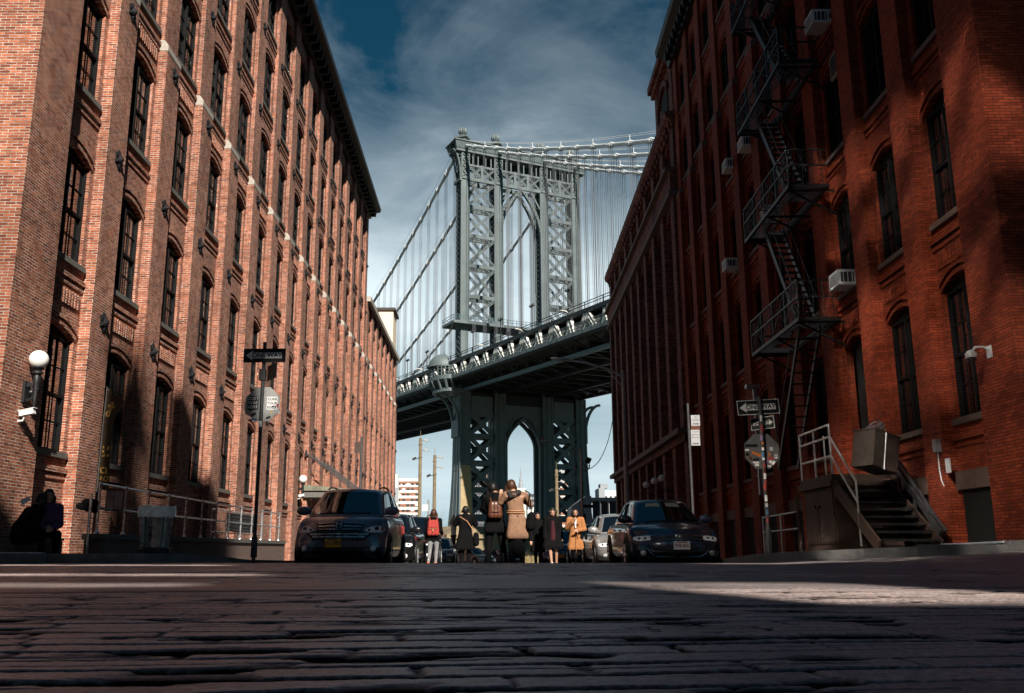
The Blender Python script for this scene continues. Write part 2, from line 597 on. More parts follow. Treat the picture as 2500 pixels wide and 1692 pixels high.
def street_relief(x, y):
    """worn granite setts in rows that cross the view, a smooth trench patch, old asphalt on the right; returns height and joint mask"""
    n1, n2, n3 = VNoise(1), VNoise(2), VNoise(3)
    th = R(7.0)
    u = x * math.cos(th) + y * math.sin(th) + 60
    v = -x * math.sin(th) + y * math.cos(th) + 60
    v = v + 0.050 * (n1.fbm(u * 0.5, v * 0.8, 2) - 0.5) + 0.016 * (n2(u * 4, v * 5) - 0.5)
    rh = 0.165
    row = np.floor(v / rh)
    fv = v / rh - row
    ri = row.astype(int)
    off = n1.g[ri & 255, 7]
    ln = 0.30 + 0.30 * n1.g[ri & 255, 91]
    su = (u + 0.02 * (n3(u * 5, v * 5) - 0.5)) / ln + off * 7
    cell = np.floor(su)
    fu = su - cell
    ci = cell.astype(int)
    hid = n2.g[ci & 255, ri & 255]
    hid2 = n3.g[(ci * 3) & 255, (ri * 5) & 255]
    dv = np.minimum(fv, 1 - fv) * rh
    du = np.minimum(fu, 1 - fu) * ln
    fill = sstep(0.40, 0.60, n2.fbm(u * 0.9 + 9, v * 4.5, 3))         # joints choked with grit here and there
    wv = (0.003 + 0.024 * n1(u * 1.7, ri * 3.7) ** 1.5 + 0.012 * n3(u * 9, ri * 1.3) + 0.010 * (n2(u * 30, v * 30) - 0.5)) * (1 - 0.75 * fill)
    jv = (1 - sstep(wv, wv + 0.005, dv)) * (1 - 0.7 * fill)
    keep = (n1.g[(ci + 13) & 255, (ri * 7) & 255] > 0.72)
    wu = 0.004 + 0.016 * hid2
    ju = (1 - sstep(wu, wu + 0.010, du)) * keep * sstep(0.02, 0.10, np.abs(fv - n3.g[ci & 255, 3]) + 0.04)
    fine = (1 - sstep(0.002, 0.009, np.abs(fv - 0.5 - 0.2 * (hid2 - 0.5)) * rh)) * (n2(u * 1.4 + 5, ri * 2.9) > 0.60) * 0.8
    ju = ju * (0.3 + 0.7 * n1(u * 8, v * 8))
    j = np.maximum(np.maximum(jv, ju * 0.8), fine)
    # dark holes where stone has broken out beside the joints
    near = 1 - sstep(0.02, 0.085, dv)
    pit = sstep(0.58, 0.64, n2.fbm(u * 3.2, v * 6.4 + 40, 4)) * (0.35 + 0.65 * near)
    h = -0.009 * j - 0.008 * pit
    h = h + 0.0015 * (hid - 0.5)
    h = h + 0.0012 * (n1.fbm(u * 5, v * 6, 3) - 0.5) + 0.0022 * (n3.fbm(u * 60, v * 80, 3) - 0.5)
    # smooth patch across the street
    e1 = 5.25 + 0.13 * x + 0.05 * (n1(x * 2.2 + 50, x * 0 + 3) - 0.5)
    e2 = 7.3 + 0.10 * x + 0.5 * (n1(x * 0.7 + 80, x * 0 + 9) - 0.5)
    band = sstep(e1 - 0.02, e1 + 0.03, y) * (1 - sstep(e2 - 0.15, e2 + 0.15, y))
    right = sstep(3.0, 3.7, x + 0.4 * (n2(y * 1.5 + 20, y * 0) - 0.5)) * sstep(8, 9, y)
    crack = 1 - sstep(0.0, 0.010, np.abs(n3.fbm(x * 0.8 + 11, y * 0.45 + 5, 3) - 0.5))
    sm = 0.002 + 0.003 * (n1.fbm(u * 5, v * 5, 3) - 0.5) + 0.006 * (n2.fbm(x * 0.8, y * 0.8, 2) - 0.5) - 0.010 * crack
    smooth = np.maximum(band, right)
    seam = np.exp(-((y - e1) / (0.03 + 0.05 * n2(x * 1.3, x * 0))) ** 2)
    h = h * (1 - smooth) + sm * smooth - 0.018 * seam
    jm = np.clip(np.maximum(j * 1.6, pit * 1.2), 0, 1) * (1 - smooth) + 0.7 * crack * smooth
    jm = np.maximum(jm, seam * 0.95)
    h = h + 0.012 * (n3.fbm(x * 0.35 + 4, y * 0.35 + 8, 2) - 0.5)
    h = h * (1 - 0.6 * sstep(14.5, 17.0, y))
    return h, np.clip(jm, 0, 1), hid, smooth


def grid_mesh(name, xs, ys, drop=0.0):
    X, Y = np.meshgrid(np.array(xs, dtype=np.float64), np.array(ys, dtype=np.float64))
    h, jm, hid, sm = street_relief(X, Y)
    base = np.where(Y < 15.2, 0, np.where(Y < 19.5, -0.15 * sstep(15.2, 19.5, Y), -0.15))
    base = base + 0.045 * np.maximum(0, X - 4.5)
    Z = base + h - drop
    ny, nx = X.shape
    me = bpy.data.meshes.new(name)
    me.vertices.add(nx * ny)
    me.vertices.foreach_set('co', np.stack([X, Y, Z], -1).reshape(-1).astype(np.float32))
    i = np.arange(nx * ny).reshape(ny, nx)
    q = np.stack([i[:-1, :-1], i[:-1, 1:], i[1:, 1:], i[1:, :-1]], -1).reshape(-1, 4)
    me.loops.add(q.size)
    me.loops.foreach_set('vertex_index', q.reshape(-1).astype(np.int32))
    me.polygons.add(len(q))
    me.polygons.foreach_set('loop_start', (np.arange(len(q)) * 4).astype(np.int32))
    me.polygons.foreach_set('use_smooth', np.ones(len(q), dtype=bool))
    me.update()
    ca = me.color_attributes.new('wear', 'FLOAT_COLOR', 'POINT')
    ca.data.foreach_set('color', np.stack([jm, hid, sm, np.ones_like(jm)], -1).reshape(-1).astype(np.float32))
    me.materials.append(MATS['setts'])
    return structure(link(name, me))


def make_setts():
    m, t, b = new_mat('setts')
    at_ = t.n('ShaderNodeVertexColor', layer_name='wear')
    sep = t.n('ShaderNodeSeparateColor')
    t.l(at_, 0, sep, 0)
    tc = t.n('ShaderNodeTexCoord')
    n1 = t.n('ShaderNodeTexNoise', i_Scale=42.0, i_Detail=8.0, i_Roughness=0.8)
    t.l(tc, 'Object', n1, 'Vector')
    n2 = t.n('ShaderNodeTexNoise', i_Scale=1.3, i_Detail=5.0, i_Roughness=0.6)
    t.l(tc, 'Object', n2, 'Vector')
    n3 = t.n('ShaderNodeTexVoronoi', i_Scale=150.0)
    t.l(tc, 'Object', n3, 'Vector')
    stone = t.ramp(sep.outputs[1], [(0.0, (0.40, 0.315, 0.29)), (0.5, (0.44, 0.35, 0.325)), (1.0, (0.48, 0.385, 0.36))])
    tar = (0.26, 0.215, 0.21)
    c = t.mix(sep.outputs[2], stone, tar)
    c = t.mix(1.0, c, t.ramp(n1.outputs[0], [(0.34, 0.22), (0.5, 0.95), (0.68, 1.75)]), 'MULTIPLY')
    c = t.mix(1.0, c, t.ramp(n2.outputs[0], [(0.3, 0.65), (0.7, 1.3)]), 'MULTIPLY')
    c = t.mix(t.math('MULTIPLY', sep.outputs[0], 0.97), c, (0.004, 0.0035, 0.0035))
    t.t.links.new(c, b.inputs['Base Color'])
    rr = t.math('ADD', t.math('MULTIPLY', n1.outputs[0], 0.50), t.math('ADD', 0.22, t.math('MULTIPLY', sep.outputs[0], 0.4)), clamp=True)
    t.t.links.new(rr, b.inputs['Roughness'])
    t.t.links.new(t.math('MULTIPLY', t.math('SUBTRACT', 1.0, sep.outputs[0], clamp=True), 0.6), b.inputs['Specular IOR Level'])
    hh = t.math('ADD', n1.outputs[0], t.math('MULTIPLY', n3.outputs[0], 0.25))
    bp = t.n('ShaderNodeBump', i_Strength=0.35, i_Distance=0.004)
    t.t.links.new(hh, bp.inputs['Height'])
    t.l(bp, 0, b, 'Normal')


make_setts()


def ranges(a, b, step):
    n = max(2, int(round((b - a) / step)) + 1)
    return list(np.linspace(a, b, n))


def build_ground():
    ys1 = list(0.55 * np.exp(np.linspace(0, math.log(4.0 / 0.55), 760)))
    grid_mesh('cobbled_street', ranges(-3.4, 3.4, 0.0115), ys1)
    ys2 = list(4.0 * np.exp(np.linspace(0, math.log(17.6 / 4.0), 300)))
    grid_mesh('cobbled_street', sorted(set(ranges(-14, -6, 0.12) + ranges(-6, 6, 0.03) + ranges(6, 14, 0.12))), ys2)
    # the same paving beside and behind the viewer
    m = MB()
    for x0, x1, y0, y1 in ((-14, -3.4, -6, 4.0), (3.4, 14, -6, 4.0), (-3.4, 3.4, -6, 0.55), (-60, -14, -6, 15), (14, 60, -6, 15)):
        nx = 8
        for i in range(nx):
            a, b = x0 + (x1 - x0) * i / nx, x0 + (x1 - x0) * (i + 1) / nx
            m.quad((a, y0, rise(a) - 0.004), (b, y0, rise(b) - 0.004), (b, y1, rise(b) - 0.004), (a, y1, rise(a) - 0.004))
    structure(m.build('street', 'asphalt_far'))
    # roadway down the hill
    m = MB()
    ys = [17.55, 18.2, 19, 20, 24, 30, 40, 55, 75, 100, 135, 170]
    for a, b in zip(ys, ys[1:]):
        xs = [-4.75, 4.5, 5.2] if a < 30 else [-4.75, 4.75]
        for p, q in zip(xs, xs[1:]):
            m.quad((p, a, ground_z(p, a)), (q, a, ground_z(q, a)), (q, b, ground_z(q, b)), (p, b, ground_z(p, b)))
    structure(m.build('roadway', 'asphalt_far'))
    # the land as one sheet out to the horizon
    m = MB()
    ys = [-400, -6, 14.8, 16, 17.5, 19.5, 30, 60, 100, 150, 190, 232]
    xs = [-6000, -900, -60, -9, 9, 60, 900, 6000]
    for a, b in zip(ys, ys[1:]):
        for p, q in zip(xs, xs[1:]):
            m.quad((p, a, street_z(a) - 0.09), (q, a, street_z(a) - 0.09), (q, b, street_z(b) - 0.09), (p, b, street_z(b) - 0.09))
    structure(m.build('ground', 'hillside'))
    m = MB()
    m.quad((-6000, 231, -5.2), (6000, 231, -5.2), (6000, 9000, -5.2), (-6000, 9000, -5.2))
    structure(m.build('river', 'river_water'))
    m = MB()
    m.box(-6000, 6000, 231.5, 233, -6, street_z(232) - 0.02)
    structure(m.build('embankment', 'concrete'))
    # far shore
    m = MB()
    m.box(-6000, 6000, 900, 5000, -6, -3.2)
    structure(m.build('far_shore', 'hillside'))


build_ground()
rs_ = random.Random(6)
for k, (px, py) in enumerate(((972, 1433), (985, 1426), (1000, 1419), (1012, 1421), (1030, 1414), (528, 1421))):
    q = at(px, py, 0.22 * 2284 / (py - 1341))
    m = MB()
    a = rs_.uniform(-0.3, 0.3)
    hz = float(street_relief(np.array([q.x]), np.array([q.y]))[0][0])
    m.M = Matrix.Translation((q.x, q.y, hz + 0.0015)) @ Matrix.Rotation(a, 4, 'Z')
    m.prism([(-0.03, -0.05), (0.01, -0.07), (0.035, -0.01), (0.02, 0.06), (-0.02, 0.05)], (0, 0, 0), (1, 0, 0), (0, 1, 0), (0, 0, -0.03))
    structure(m.build('paint_mark', 'paint_white'))


def edge_x(side, y):
    """kerb line of the side street's pavements with a rounded corner"""
    r = 2.2
    y0 = 14.9
    x = 4.72
    if y < y0 + r:
        d = y0 + r - y
        x += r - math.sqrt(max(0.0, r * r - d * d))
    return side * x


def build_sidewalk(side):
    ys = [14.9, 14.92, 14.97, 15.05, 15.15, 15.3, 15.5, 15.75, 16.0, 16.4, 16.8, 17.1, 17.6, 18.2, 19, 19.6, 22, 26, 32, 40, 55, 75, 95]
    m, k = MB(), MB()
    outer = 40.0

    def row(y):
        e = edge_x(side, y)
        xs = [e] + [side * q for q in (7.4, 8.2, 9.0, 10, 12, 20, outer) if q > abs(e) + 0.05]
        return e, xs
    for a, b in zip(ys, ys[1:]):
        ea, xa = row(a)
        eb, xb = row(b)
        ka, kb = ea + side * 0.16, eb + side * 0.16
        n = 9
        for i in range(n):
            t0, t1 = i / n, (i + 1) / n
            p0, p1 = ka + (side * outer - ka) * t0 ** 1.6, ka + (side * outer - ka) * t1 ** 1.6
            q0, q1 = kb + (side * outer - kb) * t0 ** 1.6, kb + (side * outer - kb) * t1 ** 1.6
            m.quad((p0, a, walk_z(p0, a)), (p1, a, walk_z(p1, a)), (q1, b, walk_z(q1, b)), (q0, b, walk_z(q0, b)))
        zt = 0.004
        k.quad((ea, a, walk_z(ea, a) + zt), (ka, a, walk_z(ka, a) + zt), (kb, b, walk_z(kb, b) + zt), (eb, b, walk_z(eb, b) + zt))
        k.quad((ea, a, ground_z(ea, a) - 0.06), (ea, a, walk_z(ea, a) + zt), (eb, b, walk_z(eb, b) + zt), (eb, b, ground_z(eb, b) - 0.06))
    # front kerb along the cross street
    e, _ = row(14.9)
    n = 24
    for i in range(n):
        p, q = e + (side * outer - e) * i / n, e + (side * outer - e) * (i + 1) / n
        k.box(min(p, q), max(p, q) - 0.006, 14.74, 14.9, ground_z(p, 14) - 0.08, walk_z((p + q) / 2, 14.9) + 0.005)
    structure(m.build('sidewalk', 'sidewalk'))
    structure(k.build('kerb', 'kerb_stone'))


build_sidewalk(-1)
build_sidewalk(1)


def tactile(x0, x1, y0, y1, label):
    m = MB()
    dz = (walk_z(x1, y0) - walk_z(x0, y0))
    z0 = walk_z(x0, y0)
    m.M = Matrix.Translation((x0, y0, z0)) @ Matrix.Rotation(-math.atan2(dz, x1 - x0), 4, 'Y')
    L, W = x1 - x0, y1 - y0
    m.box(0, L, 0, W, -0.01, 0.012)
    nx, ny = int(L / 0.06), int(W / 0.06)
    for i in range(nx):
        for j in range(ny):
            cx, cy = 0.03 + i * 0.06, 0.03 + j * 0.06
            m.add([(cx - .016, cy - .016, .012), (cx + .016, cy - .016, .012), (cx + .016, cy + .016, .012), (cx - .016, cy + .016, .012),
                   (cx - .009, cy - .009, .019), (cx + .009, cy - .009, .019), (cx + .009, cy + .009, .019), (cx - .009, cy + .009, .019)],
                  [(0, 1, 5, 4), (1, 2, 6, 5), (2, 3, 7, 6), (3, 0, 4, 7), (4, 5, 6, 7)])
    m.M = None
    tag(m.build('tactile_paving', 'tactile'), label, 'tactile paving', 'tactile strips at the crossing')


tactile(-9.6, -7.25, 14.93, 15.5, 'pale studded tactile strip on the left pavement in front of the seated people')
tactile(7.55, 10.6, 14.93, 15.5, 'pale studded tactile strip on the right pavement near the stair foot')

# ---------------------------------------------------------------- brick warehouses
WIN = {}


def window_meshes(w, h, rise_, style):
    """shared meshes of one window kind: frame, pane variants, sill; origin at the middle of the sill, street towards +x"""
    key = (round(w, 3), round(h, 3), style)
    if key in WIN: return WIN[key]
    f = MB()
    hw = w / 2
    dark = style != 'right'
    xb, xf = -0.17, -0.075
    fw = 0.048
    f.box(xb, xf, -hw, -hw + fw, 0, h)
    f.box(xb, xf, hw - fw, hw, 0, h)
    f.box(xb, xf - 0.003, -hw + fw, hw - fw, h - 0.055, h)
    f.box(xb, xf - 0.003, -hw + fw, hw - fw, 0, 0.06)
    mw = 0.034
    f.box(xb, xf + 0.03, -mw, mw, 0.06, h - 0.055)
    mid = h * 0.49
    f.box(xb, xf - 0.012, -hw + fw, -mw, mid - 0.03, mid + 0.03)
    f.box(xb, xf - 0.012, mw, hw - fw, mid - 0.03, mid + 0.03)
    for s in (-1, 1):
        c = s * (mw + (hw - fw - mw) / 2)
        f.box(-0.137, -0.110, c - 0.009, c + 0.009, 0.06, h - 0.055)
        for zc in (mid * 0.53, mid + (h - mid) * 0.48):
            a, b = sorted((s * mw, s * (hw - fw)))
            f.box(-0.135, -0.113, a, b, zc - 0.009, zc + 0.009)
    # arched head board
    n = 10
    pts = [(-hw, h)] + [(-hw + w * i / n, h + rise_ * (1 - (2 * i / n - 1) ** 2)) for i in range(1, n)] + [(hw, h)]
    f.prism(pts, (xb, 0, 0), (0, 1, 0), (0, 0, 1), (0.05, 0, 0))
    fm = f.mesh('window', 'window_frame' if dark else 'window_frame')
    panes = []
    rs = random.Random(int(w * 100 + h * 1000))
    for k in range(4):
        p = MB()
        for s in (-1, 1):
            for z0, z1 in ((0.06, mid - 0.03), (mid + 0.03, h - 0.055)):
                a, b = sorted((s * mw, s * (hw - fw)))
                d = [rs.uniform(-0.004, 0.004) for _ in range(3)]
                x = -0.141 if z0 > 1 else -0.150
                p.quad((x + d[0], a, z0), (x + d[1], b, z0), (x + d[1] + d[2], b, z1), (x + d[0] + d[2], a, z1))
        panes.append(p.mesh('pane', 'window_glass'))
    s = MB()
    s.box(-0.12, 0.075, -hw - 0.10, hw + 0.10, -0.12, 0.0)
    sm = s.mesh('sill', 'sill_stone' if dark else 'brown_stone')
    WIN[key] = (fm, panes, sm)
    return WIN[key]


def place_window(root, sx, w, h, rise_, style, y, z, k, sill=True):
    fm, panes, sm = window_meshes(w, h, rise_, style)
    o = link('window', fm, root, (0, y, z))
    if sx < 0: o.rotation_euler = (0, 0, math.pi)
    link('pane', panes[k % 4], o)
    if sill: link('sill', sm, o)
    return o


def arch_wall(m, X, y0, y1, zlo, zhi, oy0, oy1, sill, spring, rise_, depth=0.18, n=10):
    """a stretch of wall sheet with one segmental-arched opening and its reveals"""
    x0, xi = X(0), X(-depth)

    def q(a, b, c, d): m.quad(a, b, c, d)
    q((x0, y0, zlo), (x0, oy0, zlo), (x0, oy0, zhi), (x0, y0, zhi))
    q((x0, oy1, zlo), (x0, y1, zlo), (x0, y1, zhi), (x0, oy1, zhi))
    q((x0, oy0, zlo), (x0, oy1, zlo), (x0, oy1, sill), (x0, oy0, sill))
    w = oy1 - oy0
    pr = None
    for i in range(n + 1):
        t = i / n
        p = (oy0 + w * t, spring + rise_ * (1 - (2 * t - 1) ** 2))
        if pr:
            q((x0, pr[0], pr[1]), (x0, p[0], p[1]), (x0, p[0], zhi), (x0, pr[0], zhi))
            q((x0, pr[0], pr[1]), (x0, p[0], p[1]), (xi, p[0], p[1]), (xi, pr[0], pr[1]))
        pr = p
    q((x0, oy0, sill), (xi, oy0, sill), (xi, oy0, spring), (x0, oy0, spring))
    q((x0, oy1, sill), (xi, oy1, sill), (xi, oy1, spring), (x0, oy1, spring))
    q((x0, oy0, sill), (x0, oy1, sill), (xi, oy1, sill), (xi, oy0, sill))


def arch_ring(m, X, yc, w, spring, rise_, off, th, proj, ext=0.02):
    """a projecting brick course that follows an arch"""
    n = 12
    hw = w / 2 + ext
    ins, outs = [], []
    for i in range(n + 1):
        t = 2 * i / n - 1
        y = yc + hw * t
        z = spring + rise_ * (1 - t * t) + off
        nx, nz = (2 * rise_ * t / hw), 1.0
        l = math.hypot(nx, nz)
        ins.append((y, z))
        outs.append((y + nx / l * th, z + nz / l * th))
    poly = ins + outs[::-1]
    for i in range(n):
        a, b, c, d = ins[i], ins[i + 1], outs[i + 1], outs[i]
        x0, x1 = X(0.0), X(proj)
        m.quad((x1, *a), (x1, *b), (x1, *c), (x1, *d))
        m.quad((x0, *a), (x0, *b), (x1, *b), (x1, *a))
        m.quad((x0, *d), (x0, *c), (x1, *c), (x1, *d))
    for e in (0, n):
        m.quad((X(0), *ins[e]), (X(proj), *ins[e]), (X(proj), *outs[e]), (X(0), *outs[e]))


def anchor_mesh():
    """black cast-iron wall anchor: a rosette with pointed leaves"""
    m = MB()
    n = 12
    for k in range(6):
        t = math.pi * 2 * k / 6
        m.M = Matrix.Rotation(t, 4, 'X')
        m.add([(0.0, -0.06, 0.03), (0.0, 0.06, 0.03), (0.0, 0.085, 0.15), (0, 0, 0.235), (0, -0.085, 0.15), (0.055, 0, 0.05), (0.045, 0, 0.15)],
              [(0, 1, 5), (1, 2, 6, 5), (2, 3, 6), (3, 4, 6), (4, 0, 5, 6)])
    m.M = Matrix.Rotation(R(90), 4, 'Y')
    m.lathe([(0.09, 0.0), (0.10, 0.05), (0.05, 0.10), (0.02, 0.12)], 10)
    m.M = None
    return m.mesh('anchor_plate', 'black_iron')


ANCHOR = anchor_mesh()


def loft_front(root, sx, nb, B, pw, floors, pl, pu, capz, top, mat, style, win_w=1.42, anchors=True, mortarless=False,
               corner=True, cpw=0.5, cext=0.5, depth=14.0, base=-2.5, skip=(), end_pier=True, ribs=True, capmat='cap_stone'):
    """street front with piers: floors = [(sill, spring, rise)]"""
    def X(d): return sx * d
    w = MB()
    zb = [base] + [(floors[i][1] + floors[i][2] + floors[i + 1][0]) / 2 - 0.25 for i in range(len(floors) - 1)] + [top]
    npier = nb + (1 if end_pier else 0)
    for k in range(npier):
        y0 = k * B
        pw_, pw = pw, pw + (0.0 if k or not corner else cpw)
        if corner and k == 0: y0 -= cext
        # pier: the lower part stands further out and ends in a sloping stone cap
        lo, hi = (pl, pu) if k or not corner else (pl + 0.14, pu + 0.2)
        w.box(X(0), X(lo), y0, y0 + pw, base, capz)
        w.box(X(0), X(hi), y0 + 0.002, y0 + pw - 0.002, capz, top)
        if lo > hi:
            c0, c1 = capz - 0.02, capz + 0.24
            caps = MB()
            ya, yb = y0 - 0.012, y0 + pw + 0.012
            xo, xi = X(lo + 0.012), X(hi + 0.003)
            caps.add([(xo, ya, c0 - 0.06), (xo, yb, c0 - 0.06), (xo, yb, c0 + 0.10), (xo, ya, c0 + 0.10), (X(0.0), ya, c0 - 0.06), (X(0.0), yb, c0 - 0.06),
                      (xi, yb, c1), (xi, ya, c1), (X(0.0), yb, c1), (X(0.0), ya, c1)],
                     [(0, 1, 2, 3), (3, 2, 6, 7), (0, 3, 7, 9, 4), (1, 5, 8, 6, 2), (7, 6, 8, 9), (0, 4, 5, 1)])
            caps.build('pier_cap', capmat, root)
        if anchors and (k or not corner):
            for (sill, spring, rs_) in floors[:-1]:
                z = spring + rs_ + 0.42
                o = link('anchor_plate', ANCHOR, root, (X(lo if z < capz else hi), y0 + pw * 0.62, z))
                if sx < 0: o.rotation_euler = (0, 0, math.pi)
                o.scale = (1.1, 1.0, 1.15)
        pw = pw_
    for b in range(nb):
        y0, y1 = b * B + pw, (b + 1) * B
        yc = (y0 + y1) / 2
        for i, (sill, spring, rs_) in enumerate(floors):
            a, c = yc - win_w / 2, yc + win_w / 2
            arch_wall(w, X, y0, y1, zb[i], zb[i + 1], a, c, sill, spring, rs_)
            arch_ring(w, X, yc, win_w, spring, rs_, 0.005, 0.085, 0.030)
            arch_ring(w, X, yc, win_w, spring, rs_, 0.15, 0.085, 0.058)
            if (b, i) not in skip:
                place_window(root, sx, win_w, spring - sill, rs_, style, yc, sill, random.randrange(4))
            if ribs:
                zt = sill - 0.12
                w.box(X(0), X(0.065), y0 + 0.003, y1 - 0.003, zt - 0.30, zt - 0.20)
                w.box(X(0), X(0.030), y0 + 0.003, y1 - 0.003, zt - 0.44, zt - 0.36)
                if i in (1, 3):
                    n = 13
                    for r in range(n):
                        yy = y0 + 0.16 + (y1 - y0 - 0.32) * (r + 0.5) / n
                        w.box(X(0), X(0.05), yy - 0.03, yy + 0.03, zt - 0.86, zt - 0.52)
    # backs and ends of the block
    L = nb * B + (pw if end_pier else 0)
    xb = X(-depth)
    if corner:
        w.quad((X(0), -cext, base), (xb, -cext, base), (xb, -cext, top + 0.5), (X(0), -cext, top + 0.5))
    else:
        w.quad((X(0), 0, base), (xb, 0, base), (xb, 0, top), (X(0), 0, top))
    w.quad((X(pu), L, base), (xb, L, base), (xb, L, top), (X(pu), L, top))
    w.quad((xb, 0, base), (xb, L, base), (xb, L, top), (xb, 0, top))
    w.quad((X(pu - 0.01), 0, top - 0.02), (xb, 0, top - 0.02), (xb, L, top - 0.02), (X(pu - 0.01), L, top - 0.02))
    w.build('wall', mat, root)
    return L


def cornice(root, sx, y0, y1, z, prof, mat, step=3.08, br=(0.35, 0.6)):
    """moulded cornice [(out, up)] run along the front with brackets under it"""
    m = MB()
    n = len(prof)
    vs = [(sx * d, y0, z + h) for d, h in prof] + [(sx * d, y1, z + h) for d, h in prof]
    m.add(vs, [(i, (i + 1) % n, n + (i + 1) % n, n + i) for i in range(n)] + [tuple(range(n)), tuple(range(2 * n - 1, n - 1, -1))])
    y = y0 + 0.3
    while y < y1 - 0.3:
        m.box(sx * 0.06, sx * br[1], y, y + 0.16, z + 0.02, z + br[0])
        y += step / 4
    return m.build('cornice', mat, root)


A_L, A_R = -R(0.30), -R(1.43)
FL = [(2.20, 4.62, 0.21), (6.30, 8.60, 0.21), (10.22, 12.5, 0.21), (14.1, 16.3, 0.21), (17.70, 19.8, 0.21), (21.15, 23.2, 0.20)]


def left_pos(d, s):
    """point at distance d left of the viewer's line and s along the left front"""
    return Vector((-d * math.cos(A_L) - s * math.sin(A_L), -d * math.sin(A_L) + s * math.cos(A_L), 0))


def right_pos(d, s):
    return Vector((d * math.cos(A_R) - s * math.sin(A_R), d * math.sin(A_R) + s * math.cos(A_R), 0))


def build_left():
    root = thing('brick_warehouse', 'tall sunlit red brick warehouse with piers and black overhanging cornice on the left', 'building',
                 left_pos(9.0, 16.35), A_L)
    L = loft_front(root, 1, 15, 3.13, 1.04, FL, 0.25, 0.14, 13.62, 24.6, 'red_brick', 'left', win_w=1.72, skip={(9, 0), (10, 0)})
    cornice(root, 1, -0.4, L + 0.15, 24.3, [(0.0, 0.0), (0.30, 0.0), (0.32, 0.2), (0.48, 0.36), (0.80, 0.46), (0.98, 0.50), (1.02, 0.72), (0.0, 0.78)],
            'black_cornice', br=(0.44, 0.70))
    # two loading bays with slanted hoods stand where windows would be
    for b in (9, 10):
        m = MB()
        yc = b * 3.13 + 1.04 + 1.045
        m.box(-0.3, -0.2, yc - 0.86, yc + 0.86, 2.2, 4.95)
        m.build('loading_door', 'dark_interior', root)
    root2 = thing('brick_warehouse', 'lower sunlit red brick warehouse end beyond the tall one under the cream rooftop box', 'building',
                  left_pos(9.0, 16.35 + L + 0.3), A_L)
    L2 = loft_front(root2, 1, 7, 3.0, 1.0, FL[:4] + [], 0.25, 0.16, 13.62, 18.0, 'red_brick', 'left', win_w=1.72, corner=False)
    m = MB()
    m.box(-0.2, 0.42, 0, L2, 17.98, 18.35)
    m.build('coping', 'cap_stone', root2)
    return root, root2


build_left()


